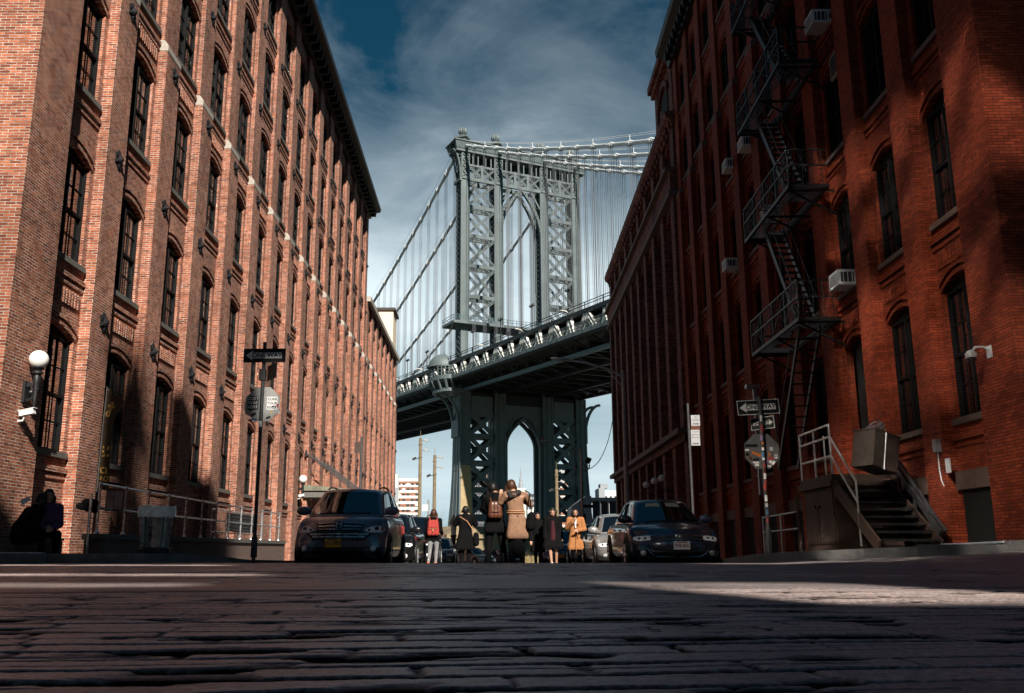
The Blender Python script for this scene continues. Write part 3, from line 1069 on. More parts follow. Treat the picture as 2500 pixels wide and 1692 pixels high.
def build_right():
    FR = [(2.75, 5.35, 0.24), (6.85, 9.25, 0.24), (10.75, 13.05, 0.24), (14.6, 16.8, 0.24), (18.35, 20.4, 0.24), (22.0, 24.0, 0.22)]
    root = thing('brick_warehouse', 'shadowed dark red brick warehouse with fire escape on the right', 'building', right_pos(9.0, 15.8), A_R)
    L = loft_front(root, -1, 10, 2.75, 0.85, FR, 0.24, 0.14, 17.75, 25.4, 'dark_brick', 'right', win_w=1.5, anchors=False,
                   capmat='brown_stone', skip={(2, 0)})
    m = MB()     # street door at the head of the stoop
    yc = 2 * 2.75 + 0.85 + 0.95
    m.box(0.20, 0.28, yc - 0.66, yc + 0.66, 1.9, 5.65)
    d = m.build('door', 'dark_interior', root)
    cornice(root, -1, -0.2, L + 0.2, 25.1, [(0.0, 0.0), (0.32, 0.0), (0.36, 0.3), (0.6, 0.5), (0.92, 0.64), (0.98, 0.95), (0.0, 1.0)],
            'black_cornice', step=2.75, br=(0.6, 0.6))
    # basement openings with stone lintels
    for b in range(0, 10):
        m, k = MB(), MB()
        y0 = b * 2.75 + 0.85
        if b == 2: continue
        m.box(-0.004, -0.02, y0 + 0.12, y0 + 1.75, -0.3, 1.35)
        k.box(-0.004, -0.09, y0 + 0.02, y0 + 1.85, 1.36, 1.72)
        m.build('basement_opening', 'dark_interior', root)
        k.build('lintel', 'brown_stone', root)
    # second block: giant piers, arcaded ground floor, frieze
    s0 = 15.8 + L + 0.15
    r2 = thing('brick_warehouse', 'far dark brick warehouse with tall dark window bays and arcaded ground floor on the right', 'building',
               right_pos(9.25, s0), A_R)
    B2, n2 = 3.2, 9
    w = MB()

    def X(d): return -d
    L2 = n2 * B2 + 0.9
    top = 22.4
    for k_ in range(n2 + 1):
        y0 = k_ * B2
        w.box(X(0), X(0.62), y0, y0 + 0.9, 6.02, 18.25)
        w.box(X(0), X(0.50), y0 + 0.05, y0 + 0.85, -3, 5.6)
        w.box(X(0), X(0.50), y0, y0 + 0.9, 19.35, 21.9)
    rs = random.Random(4)
    for b in range(n2):
        y0, y1 = b * B2 + 0.9, (b + 1) * B2
        yc = (y0 + y1) / 2
        fl = [(0.9, 3.75, 0.55), (6.5, 9.2, 0.1), (10.2, 12.9, 0.1), (13.9, 17.2, 0.5), (19.75, 21.3, 0.35)]
        zb = [-3, 5.4, 9.7, 13.4, 18.3, top]
        for i, (sill, spring, rr) in enumerate(fl):
            ww = 1.35 if i == 0 else 1.9
            arch_wall(w, X, y0, y1, zb[i], zb[i + 1], yc - ww / 2, yc + ww / 2, sill, spring, rr, depth=0.5)
            if i == 3: arch_ring(w, X, yc, 2.1, spring, rr, 0.05, 0.25, 0.45)
            if i == 4: arch_ring(w, X, yc, 2.1, spring, rr, 0.05, 0.25, 0.35)
            fm, panes, sm = window_meshes(ww, spring - sill, rr, 'far')
            o = link('window', fm, r2, (0.25, yc, sill))
            o.rotation_euler = (0, 0, math.pi)
            link('pane', panes[rs.randrange(4)], o)
            if i == 0:
                link('sill', sm, o)
                if b in (0, 1, 4, 5, 6, 7, 8):
                    light = MB()
                    light.box(X(-0.10), X(-0.06), yc + 0.52, yc + 0.62, sill, spring)
                    light.prism([(-0.1, 0.0), (0.62, 0.0), (0.55, 0.25), (0.3, 0.46)], (X(-0.10), yc, spring), (0, 1, 0), (0, 0, 1), (X(0.04), 0, 0))
                    light.build('window_head', 'pale_frame', r2)
    w.box(X(0), X(0.75), 0, L2, 18.26, 19.3)
    w.box(X(0), X(0.62), 0, L2, 5.36, 5.7)
    w.quad((0, 0, -3), (14, 0, -3), (14, 0, top), (0, 0, top))
    w.quad((-0.4, L2, -3), (14, L2, -3), (14, L2, top), (-0.4, L2, top))
    w.quad((-0.4, 0, top), (14, 0, top), (14, L2, top), (-0.4, L2, top))
    w.build('wall', 'far_brick', r2)
    for d, za, zc in ((0.95, 5.71, 5.98), (1.0, 19.31, 19.5), (0.85, 17.98, 18.22)):
        m = MB()
        m.box(X(0.1), X(d), -0.05, L2 + 0.12, za, zc)
        m.build('string_course', 'brown_stone', r2)
    cornice(r2, -1, -0.2, L2 + 0.2, 21.75, [(0.0, 0.0), (0.55, 0.0), (0.6, 0.3), (0.85, 0.5), (0.9, 0.8), (0.0, 0.85)], 'far_brick', step=3.2, br=(0.5, 0.7))
    # taller end bay next to the nearer block
    m = MB()
    m.box(X(0.30), 10, 0.02, 5.2, 22.41, 26.6)
    m.box(X(0.42), X(0.301), 0.02, 0.7, 22.41, 26.0)
    m.box(X(0.42), X(0.301), 4.5, 5.18, 22.41, 26.0)
    m.box(X(0.62), X(0.301), -0.05, 5.3, 26.0, 26.3)
    m.box(X(0.80), X(0.301), -0.05, 5.35, 26.31, 26.75)
    arch_ring(m, lambda d: X(0.301 + d), 2.6, 2.6, 24.6, 0.7, 0.0, 0.3, 0.2)
    m.build('end_bay', 'far_brick', r2)
    m = MB()
    m.box(X(0.36), X(0.302), 1.7, 3.5, 22.9, 24.9)
    m.build('blind_window', 'dark_interior', r2)
    return root, r2


RIGHT, RIGHT2 = build_right()


# ---------------------------------------------------------------- the block behind the viewer whose roofs shade the crossing
def build_behind():
    """buildings south of the crossing: unseen, shaped to shade the crossing and left front and to mirror sun on the right front"""
    y = -25.0
    t = thing('brick_warehouse', 'long brick loft block behind the viewer, with unseen roof screens shaped to place sun and shade', 'building', (0, y, 0))
    m = MB()

    def wall(x0, x1, z0, z1, d=0.3): m.box(x0, x1, -d, 0, z0, z1)
    wall(-30, 4.15, -1, 30.4, 14)
    wall(4.152, 20.2, -1, 20.4, 14)
    # unseen roof screens, heights and slots shaped to place sun strips and shade
    tops = [(4.152, 5.9, 30.4), (5.9, 7.0, 35.5), (7.0, 9.1, 40.6), (9.1, 13.2, 35.6), (13.2, 15.6, 30.9), (15.6, 18.2, 35.2), (18.2, 20.2, 34.0)]
    holes = [(4.6, 8.0, 21.7, 22.3), (5.2, 8.6, 23.3, 23.9), (5.0, 8.5, 26.8, 27.6), (9.12, 9.5, 32.75, 33.9), (10.6, 12.3, 20.5, 22.4), (15.8, 18.0, 27.6, 28.3), (12.0, 13.1, 28.9, 29.4)]
    xs = sorted({c for q in tops for c in q[:2]} | {c for q in holes for c in q[:2]})
    for a, b in zip(xs, xs[1:]):
        mid = (a + b) / 2
        top = [q[2] for q in tops if q[0] <= mid <= q[1]][0]
        z = 20.402
        for h in sorted((q for q in holes if q[0] <= mid <= q[1]), key=lambda q: q[2]):
            wall(a, b - 0.001, z, h[2])
            z = h[3]
        wall(a, b - 0.001, z, top)
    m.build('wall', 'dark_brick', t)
    m = MB()
    m.lathe([(0.35, 35.5), (0.40, 37.0), (0.55, 37.02), (0.02, 40.1)], 14, (6.35, -0.5, 0))
    m.build('water_tank', 'wood_pole', t)
    t2 = thing('tall_shade_slab', 'tall unseen slab added at the right behind the viewer to shade the right corner', 'building', (0, y, 0))
    m = MB()
    m.box(20.7, 60, -1.5, 0, -1, 58)  # thin slab added to keep sun off the right corner
    m.build('wall', 'dark_brick', t2)
    # unseen building added on the left to mirror sun onto the right front
    t3 = thing('sun_reflector_building', 'unseen building added on the left behind the viewer to mirror sun onto the right front', 'building', (-11.9, -10.6, 0), R(-11.5))
    m = MB()
    m.box(-10, 0, 0, 15, -1, 32)
    m.build('wall', 'reflector_wall', t3)  # near-black so that only the added panes throw sun
    rs = random.Random(3)
    LIT = {(4, 20.2), (2, 24.1), (1, 20.2), (3, 16.3)}
    for i in range(5):
        for z in (16.3, 20.2, 24.1, 28.0):
            m = MB()
            y0 = 0.7 + i * 2.9
            m.box(0.002, 0.05, y0 - 0.35, y0 + 1.85, z - 0.2, z + 2.8)
            w = m.build('window', 'window_frame', t3)
            m = MB()
            # panes curved to focus the mirrored sun on the right front
            n = 8
            vs = []
            for q in range(n + 1):
                for p in range(n + 1):
                    yy, zz = (p / n - 0.5) * 2.1, (q / n - 0.5) * 2.9
                    vs.append((0.055 + (yy * yy + zz * zz) / (2 * 62.0), y0 + 0.75 + yy, z + 1.3 + zz))
            m.add(vs, [(q * (n + 1) + p, q * (n + 1) + p + 1, (q + 1) * (n + 1) + p + 1, (q + 1) * (n + 1) + p) for q in range(n) for p in range(n)])
            m.build('pane', 'mirror_pane' if (i, z) in LIT else 'window_glass', w, smooth=True)


build_behind()

# ---------------------------------------------------------------- the suspension bridge
B_ROT = R(25)
B_POS = (-5.0, 201.0, 0.0)


def bdeck(y): return 34.65 + 0.030 * y - max(0.0, y - 120) ** 2 * 0.00006


def quadfit(pts):
    c = np.polyfit([p[0] for p in pts], [p[1] for p in pts], 2)
    return lambda y: c[0] * y * y + c[1] * y + c[2]


CAB_NEAR = quadfit([(-2.3, 92.6), (-25.8, 81.9), (-39.4, 76.2), (-50.6, 72.0), (-59.3, 68.5), (-75.5, 62.7)])
CAB_FAR = quadfit([(2.5, 92.6), (6.8, 91.2), (19.8, 86.2), (25.4, 84.3), (38, 79.6), (52.2, 74.8), (66.5, 71.0), (74.4, 68.2)])


def cab(y): return CAB_NEAR(y) if y < 0 else CAB_FAR(y)


def build_bridge():
    root = thing('suspension_bridge', 'huge grey steel suspension bridge with arched tower crossing behind the street', 'bridge', B_POS, B_ROT)
    LW = [0.12, 8.75, 20.95, 29.75]
    CW = [0.0, 8.53, 20.73, 29.26]
    # ---------------- tower
    t = MB()
    # upper struts and crossed bracing in the outer bays, front and back
    zs = [84.7, 78.0, 70.9, 63.7, 56.4, 50.2]
    for (l, r) in ((LW[0] + 0.95, LW[1] - 0.95), (LW[2] + 0.95, LW[3] - 0.95)):
        for i, z in enumerate(zs[1:-1] + [50.2]):
            for y in (-1.35, 1.35):
                t.box(l, r, y - 0.18, y + 0.18, z - 0.42, z + 0.42)
            n = 6
            for k in range(n):
                x0, x1 = l + (r - l) * k / n, l + (r - l) * (k + 1) / n
                t.beam((x0, -1.35, z - 0.5), (x1, 1.35, z - 0.5), 0.12)
                t.beam((x1, -1.35, z - 0.5), (x0, 1.35, z - 0.5), 0.12)
        for a, b in zip(zs, zs[1:]):
            for y in (-1.4, 1.4):
                for s in (0, 1):
                    p, q = (l, r) if s else (r, l)
                    d = 0.30
                    for e in (-d, d):
                        t.beam((p, y + 0.02 * s, a - 0.4 + e), (q, y + 0.02 * s, b + 0.4 + e), 0.16, 0.20, up=(0, 1, 0))
                    n = 7
                    for k in range(n):
                        f0, f1 = k / n, (k + 0.5) / n
                        g = lambda f, e: (p + (q - p) * f, y, a - 0.4 + (b - a + 0.8) * f + e)
                        t.beam(g(f0, -d), g(f1, d), 0.10)
                        t.beam(g(f1, d), g(f0 + 1 / n, -d), 0.10)
    # lattice band over the openings
    for (l, r, n) in ((LW[0] + 0.95, LW[1] - 0.95, 2), (LW[1] + 0.95, LW[2] - 0.95, 3), (LW[2] + 0.95, LW[3] - 0.95, 2)):
        for y in (-1.5, 1.5):
            t.box(l, r, y - 0.3, y + 0.3, 84.35, 85.15)
            t.box(l, r, y - 0.2, y + 0.2, 88.0, 88.5)
            for k in range(n):
                x0, x1 = l + (r - l) * k / n, l + (r - l) * (k + 1) / n
                for e in (-0.22, 0.22):
                    t.beam((x0 + e, y, 85.1), (x1 + e, y, 88.1), 0.18, 0.16, up=(0, 1, 0))
                    t.beam((x1 + e, y + 0.02, 85.1), (x0 + e, y + 0.02, 88.1), 0.18, 0.16, up=(0, 1, 0))
                if k: t.box(x0 - 0.32, x0 + 0.32, y - 0.22, y + 0.22, 85.1, 88.6)
                for j in range(2):
                    xx = x0 + (x1 - x0) * (0.3 + 0.4 * j)
                    t.box(xx - 0.13, xx + 0.13, y - 0.12, y + 0.12, 88.5, 91.3)
    # pointed arches, upper and lower
    for zt, zsp, zbase, wd in ((84.2, 72.0, 60.0, 0.75), (28.5, 22.5, 5.0, 0.95)):
        c = (LW[1] + LW[2]) / 2
        h = (LW[2] - LW[1]) / 2 - (1.0 if zt > 50 else 2.0)
        n = 12
        for y in (-1.3, 1.3):
            for s in (-1, 1):
                pts = []
                for k in range(n + 1):
                    f = k / n
                    pts.append((c + s * h * (1 - f ** 2.1), zsp + (zt - zsp) * f))
                for (p, q) in zip(pts, pts[1:]):
                    t.add([(p[0], y - 0.35, p[1]), (q[0], y - 0.35, q[1]), (q[0] + s * 0.05, y - 0.35, q[1] + wd), (p[0] + s * wd, y - 0.35, p[1] + 0.1 * wd),
                           (p[0], y + 0.35, p[1]), (q[0], y + 0.35, q[1]), (q[0] + s * 0.05, y + 0.35, q[1] + wd), (p[0] + s * wd, y + 0.35, p[1] + 0.1 * wd)],
                          [(0, 1, 2, 3), (4, 7, 6, 5), (0, 4, 5, 1), (3, 2, 6, 7), (0, 3, 7, 4), (1, 5, 6, 2)])
                t.box(c + s * h, c + s * (h + wd), y - 0.35, y + 0.35, zbase, zsp + 0.05)
                t.beam((c + s * (h + 0.6), y, zt - 5), (c + s * 2.2, y, zt + 0.9), 0.35)
                if zt < 50:
                    t.prism([(c + s * (h + 0.9), 24.5), (c + s * (h + 0.9), 32.5), (c, 32.5), (c, 29.6), (c + s * 2.0, 28.6), (c + s * 3.4, 26.9)][::1], (0, y, 0), (1, 0, 0), (0, 0, 1), (0, 0.3, 0))
    # lower bracing
    zl = [27.6, 24.6, 18.7, 12.9, 7.0]
    for (l, r) in ((LW[0] + 1.7, LW[1] - 1.7), (LW[2] + 1.7, LW[3] - 1.7)):
        for z in zl[1:-1]:
            t.box(l, r, -1.7, 1.7, z - 0.55, z + 0.55)
        t.box(l, r, -1.7, 1.7, 29.0, 33.5)
        for a, b in ((30, 24.6), (24.6, 18.7), (18.7, 12.9), (12.9, 7.0)):
            for y in (-1.5, 1.5):
                t.beam((l - 0.3, y, a - 0.3), (r + 0.3, y, b + 0.3), 0.95, 0.35, up=(0, 1, 0))
                t.beam((r + 0.3, y + 0.02, a - 0.3), (l - 0.3, y + 0.02, b + 0.3), 0.95, 0.35, up=(0, 1, 0))
            zc = (a + b) / 2
            t.prism([(-1.2, 0), (0, 1.0), (1.2, 0), (0, -1.0)], ((l + r) / 2, -1.75, zc), (1, 0, 0), (0, 0, 1), (0, 3.5, 0))
        t.box(l, r, -1.5, 1.5, 6.2, 7.6)
    tower = t.build('tower', 'bridge_steel', root)
    # legs: two plates with a laced core, wider below the deck
    for i, w in enumerate(LW):
        m = MB()
        for y0, y1 in ((-1.62, -1.05), (1.05, 1.62)):
            m.box(w - 0.97, w + 0.97, y0, y1, 49.5, 91.0)
        for s in (-1, 1):
            m.box(w + s * 0.97, w + s * 1.10, -1.75, -1.45, 49.5, 91.0)
        for z in range(52, 90, 6):
            m.box(w - 1.0, w + 1.0, -1.64, -1.02, z, z + 0.10)
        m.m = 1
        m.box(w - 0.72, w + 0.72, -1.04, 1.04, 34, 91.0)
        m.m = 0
        z = 36.0
        while z < 90:
            for s in (-1, 1):
                x = w + s * 0.88
                m.beam((x, -1.1, z), (x, 1.1, z + 1.3), 0.14)
                m.beam((x, 1.1, z), (x, -1.1, z + 1.3), 0.14)
            z += 1.3
        # waist between platform and deck
        for y0, y1 in ((-1.62, -1.05), (1.05, 1.62)):
            m.box(w - 0.9, w + 0.9, y0, y1, 34, 49.5)
        # top: laced collar
        m.box(w - 1.1, w + 1.1, -1.9, 1.9, 84.6, 85.1)
        for y in (-1.85, 1.85):
            for k in range(4):
                z0 = 85.2 + k * 1.45
                m.beam((w - 0.75, y, z0), (w + 0.75, y, z0 + 1.4), 0.16)
                m.beam((w + 0.75, y, z0), (w - 0.75, y, z0 + 1.4), 0.16)
            for s in (-1, 1): m.box(w + s * 0.85 - 0.12, w + s * 0.85 + 0.12, y - 0.12, y + 0.12, 85, 91.2)
        # below the deck, flaring to the foot
        def sec(z, hw, hy):
            return [(w - hw, -hy, z), (w + hw, -hy, z), (w + hw, hy, z), (w - hw, hy, z)]
        lv = [(5.0, 1.75, 3.1), (10, 1.45, 2.6), (17, 1.22, 2.2), (25, 1.15, 2.0), (34.5, 1.15, 2.0)]
        vs = [p for l in lv for p in sec(*l)]
        fs = []
        for k in range(len(lv) - 1):
            for j in range(4):
                j2 = (j + 1) % 4
                fs.append((4 * k + j, 4 * k + j2, 4 * k + 4 + j2, 4 * k + 4 + j))
        m.add(vs, fs)
        for k in range(len(lv) - 1):
            a, b = lv[k], lv[k + 1]
            for s in (-1, 1):      # flange strips
                m.beam((w + s * a[1], -a[2] - 0.02, a[0]), (w + s * b[1], -b[2] - 0.02, b[0]), 0.34, 0.30)
                m.beam((w + s * a[1] * 0.2 - 0.25, -a[2] - 0.04, a[0]), (w + s * b[1] * 0.2 - 0.25, -b[2] - 0.04, b[0]), 0.10, 0.14)
                m.beam((w - a[1] - 0.03, s * a[2] * 0.35, a[0]), (w - b[1] - 0.03, s * b[2] * 0.35, b[0]), 0.12, 0.16)
        for z in range(8, 33, 3):
            m.box(w - 1.30, w + 0.2, -2.35, 2.0, z, z + 0.07) if z > 16 else None
        m.build('leg', ['bridge_steel', 'bridge_dark'], tower)
        if i == 0:
            m = MB()
            m.add([(w - 1.35, -2.72, 8), (w + 1.45, -2.72, 8), (w + 1.15, -2.2, 18), (w - 1.0, -2.2, 18), (w - 1.35, -2.9, 8), (w + 1.45, -2.9, 8), (w + 1.15, -2.38, 18), (w - 1.0, -2.38, 18)],
                  [(4, 5, 6, 7), (0, 1, 5, 4), (3, 7, 6, 2), (0, 4, 7, 3), (1, 2, 6, 5)])
            m.add([(w - 1.6, -3.15, 4.9), (w + 1.75, -3.15, 4.9), (w + 1.45, -2.9, 8), (w - 1.35, -2.9, 8), (w - 1.6, -3.3, 4.9), (w + 1.75, -3.3, 4.9)],
                  [(4, 5, 2, 3), (0, 1, 5, 4), (0, 4, 3), (1, 2, 5)])
            m.build('primer_patch', 'ochre_steel', tower)
    # cornice with pedestals and fluted ball finials
    m = MB()
    m.box(-2.4, 32.2, -2.3, 2.3, 91.2, 91.8)
    for s in (-1, 1):
        m.add([(-2.5, s * 2.45, 91.8), (32.3, s * 2.45, 91.8), (32.7, s * 2.85, 93.5), (-2.9, s * 2.85, 93.5), (-2.4, s * 1.2, 91.8), (32.2, s * 1.2, 91.8), (32.2, s * 1.2, 93.5), (-2.4, s * 1.2, 93.5)],
              [(0, 1, 2, 3), (4, 7, 6, 5), (0, 3, 7, 4), (1, 5, 6, 2), (3, 2, 6, 7), (0, 4, 5, 1)])
        x = -2.5
        while x < 32.3:
            m.beam((x, s * 2.52, 91.95), (x + 0.25, s * 2.86, 93.4), 0.12, 0.16)
            x += 0.62
    m.box(-3.1, 32.9, -3.1, 3.1, 93.51, 93.75)
    m.build('cornice', 'bridge_steel', tower)
    m = MB()
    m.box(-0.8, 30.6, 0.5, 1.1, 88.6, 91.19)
    m.build('shade_backing', 'bridge_dark', tower)  # near-black box standing in for the deep shade under the cornice
    for w in LW:
        m = MB()
        m.lathe([(3.0, 91.9), (2.8, 92.6), (2.2, 93.4), (1.75, 94.2), (1.6, 95.0), (2.2, 95.15), (2.2, 95.5), (1.5, 95.6), (1.0, 95.75), (0.72, 96.1), (0.8, 96.35)], 4, (w, 0, 0), 1, 1)
        n = 28
        vs, fs = [], []
        K = 9
        for i in range(K + 1):
            ph = math.pi * (0.10 + 0.90 * i / K)
            for k in range(n):
                r = 1.12 * math.sin(ph) * (1.0 if k % 2 else 0.86) + 0.01
                a = 2 * math.pi * k / n
                vs.append((w + r * math.cos(a), r * math.sin(a), 97.2 + 1.05 * -math.cos(ph)))
        for i in range(K):
            for k in range(n):
                k2 = (k + 1) % n
                fs.append((i * n + k, i * n + k2, (i + 1) * n + k2, (i + 1) * n + k))
        m.add(vs, fs)
        m.build('finial', 'bridge_steel', tower)
    # curved side brackets under the cornice ends
    for s, w in ((-1, LW[0] - 0.95), (1, LW[3] + 0.95)):
        m = MB()
        for y in (-1.4, 1.4):
            pts = [(w + s * (0.15 + 2.0 * (1 - math.cos(f * math.pi / 2))), y, 84.6 + 7.0 * math.sin(f * math.pi / 2)) for f in [k / 8 for k in range(9)]]
            m.tube(pts, 0.22, 6)
            for p in pts[2:7]: m.beam(p, (w, y, p[2] + 0.3), 0.12)
        m.box(w - 0.5 if s < 0 else w, w if s < 0 else w + 0.5, -1.9, 1.9, 84.0, 84.7)
        m.build('bracket', 'bridge_steel', tower)
    # maintenance platform above the road
    m = MB()
    m.box(-3.3, 32.5, -3.4, 3.4, 49.4, 50.0)
    x = -3.2
    while x < 32.4:
        m.beam((x, -3.2, 49.4), (x, -1.6, 48.2), 0.12)
        x += 1.5
    m.build('platform', 'bridge_steel', tower)
    m = MB()
    for y in (-3.35, 3.35):
        for z in (50.6, 51.2): m.box(-3.25, 32.4, y - 0.05, y + 0.05, z, z + 0.09)
        x = -3.2
        while x < 32.4:
            m.box(x - 0.05, x + 0.05, y - 0.05, y + 0.05, 50, 51.3)
            x += 1.2
    for x in (-3.25, 32.4):
        for z in (50.6, 51.2): m.box(x - 0.05, x + 0.05, -3.35, 3.35, z, z + 0.09)
    m.build('railing', 'bridge_teal', tower)
    # ---------------- cables
    for i, w in enumerate(CW):
        m = MB()
        ys = [-150 + 3 * k for k in range(51)] + [2.3 + 4 * k for k in range(62)]
        m.tube([(w, y, cab(y)) for y in ys], 0.37, 8)
        y = -147
        while y < 240:
            d = Vector((0, 1, (cab(y + 0.5) - cab(y - 0.5))))
            p = Vector((w, y, cab(y)))
            m.tube([p - d * 0.35, p + d * 0.35], 0.53, 8)
            m.tube([p - d * 0.9, p + d * 0.9], 0.44, 8)
            y += 5.6
        # hand ropes above
        for e in (-0.5, 0.5):
            m.tube([(w + e, y, cab(y) + 1.35) for y in ys], 0.035, 4)
        y = -147
        while y < 240:
            m.beam((w, y, cab(y)), (w, y, cab(y) + 1.5), 0.09)
            y += 11.2
        m.build('main_cable', 'cable_steel', root, smooth=True)
    rest = MB()
    for i, w in enumerate(CW):
        y = -147 + (0.0)
        while y < 200:
            if abs(y) > 3.5:
                m = MB() if i < 2 and y < 120 else rest
                for e in (-0.28, 0.28):
                    for f in (-0.22, 0.22):
                        m.beam((w + f, y + e, cab(y) - 0.2), (w + f, y + e, bdeck(y) + 6.0), 0.05)
                if m is not rest: m.build('suspender', 'rope_steel', root)
            y += 5.6
    o = rest.build('suspender_ropes', 'rope_steel', root)
    o['kind'] = 'stuff'
    # ---------------- deck
    Y0, Y1, P = -150.0, 240.0, 5.6
    n = int((Y1 - Y0) / P)
    ys = [Y0 + P * k for k in range(n + 1)]

    def slab(m, x0, x1, dz0, dz1):
        for a, b in zip(ys, ys[1:]):
            za, zb_ = bdeck(a), bdeck(b)
            m.add([(x0, a, za + dz0), (x1, a, za + dz0), (x1, b, zb_ + dz0), (x0, b, zb_ + dz0), (x0, a, za + dz1), (x1, a, za + dz1), (x1, b, zb_ + dz1), (x0, b, zb_ + dz1)],
                  [(0, 3, 2, 1), (4, 5, 6, 7), (0, 1, 5, 4), (1, 2, 6, 5), (2, 3, 7, 6), (3, 0, 4, 7)])
    m = MB()
    slab(m, -3.4, 8.2, 5.35, 5.8)
    slab(m, 21.1, 33.7, 5.35, 5.8)
    slab(m, -4.2, 33.5, 1.5, 1.9)
    for x in (2.4, 4.4, 6.4, 10.5, 12.5, 14.6, 16.8, 19, 22.8, 24.8, 26.8): slab(m, x - 0.1, x + 0.1, 0.75, 1.5)
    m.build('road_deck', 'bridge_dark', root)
    m = MB()
    for y in ys:
        z = bdeck(y)
        m.box(-0.3, 29.6, y - 0.22, y + 0.22, z + 0.15, z + 1.45)
        m.box(-4.35, 8.9, y - 0.18, y + 0.18, z + 4.75, z + 5.35)
        m.box(20.3, 33.65, y - 0.18, y + 0.18, z + 4.75, z + 5.35)
        for s, e in ((-1, -4.3), (1, 33.6)):
            x = -0.3 if s < 0 else 29.6
            m.beam((x, y, z + 0.4), (e, y, z + 2.0), 0.2, 0.25)
            m.beam((x, y, z + 1.9), (e, y, z + 2.1), 0.2, 0.3)
        m.beam((0, y, z), (8.5, y + P, z), 0.2)
        m.beam((20.7, y, z), (29.3, y + P, z), 0.2)
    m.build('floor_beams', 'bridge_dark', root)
    for w in CW:
        m = MB()
        slab(m, w - 0.35, w + 0.35, -0.35, 0.35)
        m.build('bottom_chord', 'bridge_teal' if w == 0 else 'bridge_dark', root)  # near chord keeps its teal; the others carry shade in their colour
        m = MB()
        slab(m, w - 0.3, w + 0.3, 6.25, 6.95)
        for k, y in enumerate(ys[:-1]):
            m.beam((w, y, bdeck(y)), (w, y, bdeck(y) + 6.6), 0.42)
            if k % 2: m.beam((w, y, bdeck(y) + 6.4), (w, y + P, bdeck(y + P) + 0.2), 0.4)
            else: m.beam((w, y, bdeck(y) + 0.2), (w, y + P, bdeck(y + P) + 6.4), 0.4)
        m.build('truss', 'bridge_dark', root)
    # walkways on brackets outside the trusses
    for x0, x1, xr in ((-4.5, -0.4, -4.4), (29.7, 33.8, 33.7)):
        m = MB()
        slab(m, x0, x1, 2.15, 2.4)
        slab(m, x0 - 0.06, x0 + 0.14, 1.75, 2.5) if x0 < 0 else slab(m, x1 - 0.14, x1 + 0.06, 1.75, 2.5)
        m.build('walkway', 'bridge_steel', root)
        m = MB()
        for dz in (2.9, 3.5, 3.75): slab(m, xr - 0.05, xr + 0.05, dz, dz + 0.09)
        for a, b in zip(ys, ys[1:]):
            for k in range(4):
                y = a + (b - a) * k / 4
                z = bdeck(y)
                m.beam((xr, y, z + 2.3), (xr, y, z + 3.85), 0.09)
                if k % 2 == 0: m.beam((xr - 0.35, y, z + 2.2), (xr - 0.02, y, z + 3.1), 0.09)
        m.build('railing', 'bridge_steel', root)
        m = MB()   # inner fence
        xi = x0 + 1.15 if x0 < 0 else x1 - 1.15
        for k in range(5): slab(m, xi - 0.02, xi + 0.02, 2.55 + 0.28 * k, 2.65 + 0.28 * k)
        m.build('fence', 'bridge_pale', root)
    m = MB()
    for x in (-4.35, 8.6, 20.7, 33.6):
        for dz in (6.35, 6.8): slab(m, x - 0.05, x + 0.05, dz, dz + 0.10)
        for y in ys: m.beam((x, y, bdeck(y) + 5.8), (x, y, bdeck(y) + 6.95), 0.12)
    slab(m, -4.45, -4.25, 5.1, 5.79)
    m.build('top_railing', 'bridge_dark', root)
    # pale V-shaped brackets and posts on the near side: deep plates across the walkway
    for k, y in enumerate(ys):
        if y > 110: break
        m = MB()
        z = bdeck(y)
        xa, xb = -4.34, -3.3
        legs_ = [(0.25, 1.75, 0.30, 0.42), (-0.25, -1.75, 0.30, 0.42), (0, 0, 0.16, 0.22)] if k % 2 == 0 else [(0, 0, 0.16, 0.55)]
        for t0, t1, w0, w1 in legs_:
            q = [(y + t0 - w0, z + 5.0), (y + t0 + w0, z + 5.0), (y + t1 + w1, z + 2.42), (y + t1 - w1, z + 2.42)]
            m.add([(xa, *p) for p in q] + [(xb, *p) for p in q], [(0, 1, 2, 3), (7, 6, 5, 4), (0, 4, 5, 1), (1, 5, 6, 2), (2, 6, 7, 3), (3, 7, 4, 0)])
        m.build('bracket', 'bridge_pale', root)
    # rounded balcony with domed canopy on the near side of the tower
    m = MB()
    n = 12
    ring = [(-4.4 - 2.6 * math.sin(math.pi * k / n), -5.2 * math.cos(math.pi * k / n)) for k in range(n + 1)]
    for dz0, dz1, g in ((1.7, 2.6, 1.0), (-0.9, -0.2, 0.86)):
        z = bdeck(0)
        rr = [(-1.2 + (p[0] + 1.2) * g, p[1] * g) for p in ring] + [(-1.2, 5.2 * g), (-1.2, -5.2 * g)]
        m.prism(rr, (0, 0, z + dz0), (1, 0, 0), (0, 1, 0), (0, 0, dz1 - dz0))
    for k, p in enumerate(ring):
        z = bdeck(0)
        m.beam((p[0], p[1], z + 2.6), (p[0], p[1], z + 4.6), 0.16)
        if k % 2 == 0:
            m.beam((p[0], p[1], z + 1.7), (p[0] * 0.86, p[1] * 0.86, z - 0.3), 0.4)
    for a, b in zip(ring, ring[1:]):
        for dz in (3.2, 3.9, 4.5): m.beam((*a, z + dz), (*b, z + dz), 0.12)
    m.build('balcony', 'bridge_steel', root)
    m = MB()
    K = 7
    vs, fs = [], []
    for i in range(K + 1):
        ph = (math.pi / 2) * i / K
        for k in range(n + 1):
            a = math.pi * k / n
            vs.append((-4.2 - 3.4 * math.sin(ph) * math.sin(a), -3.3 * math.sin(ph) * math.cos(a), bdeck(0) + 5.0 + 3.0 * math.cos(ph)))
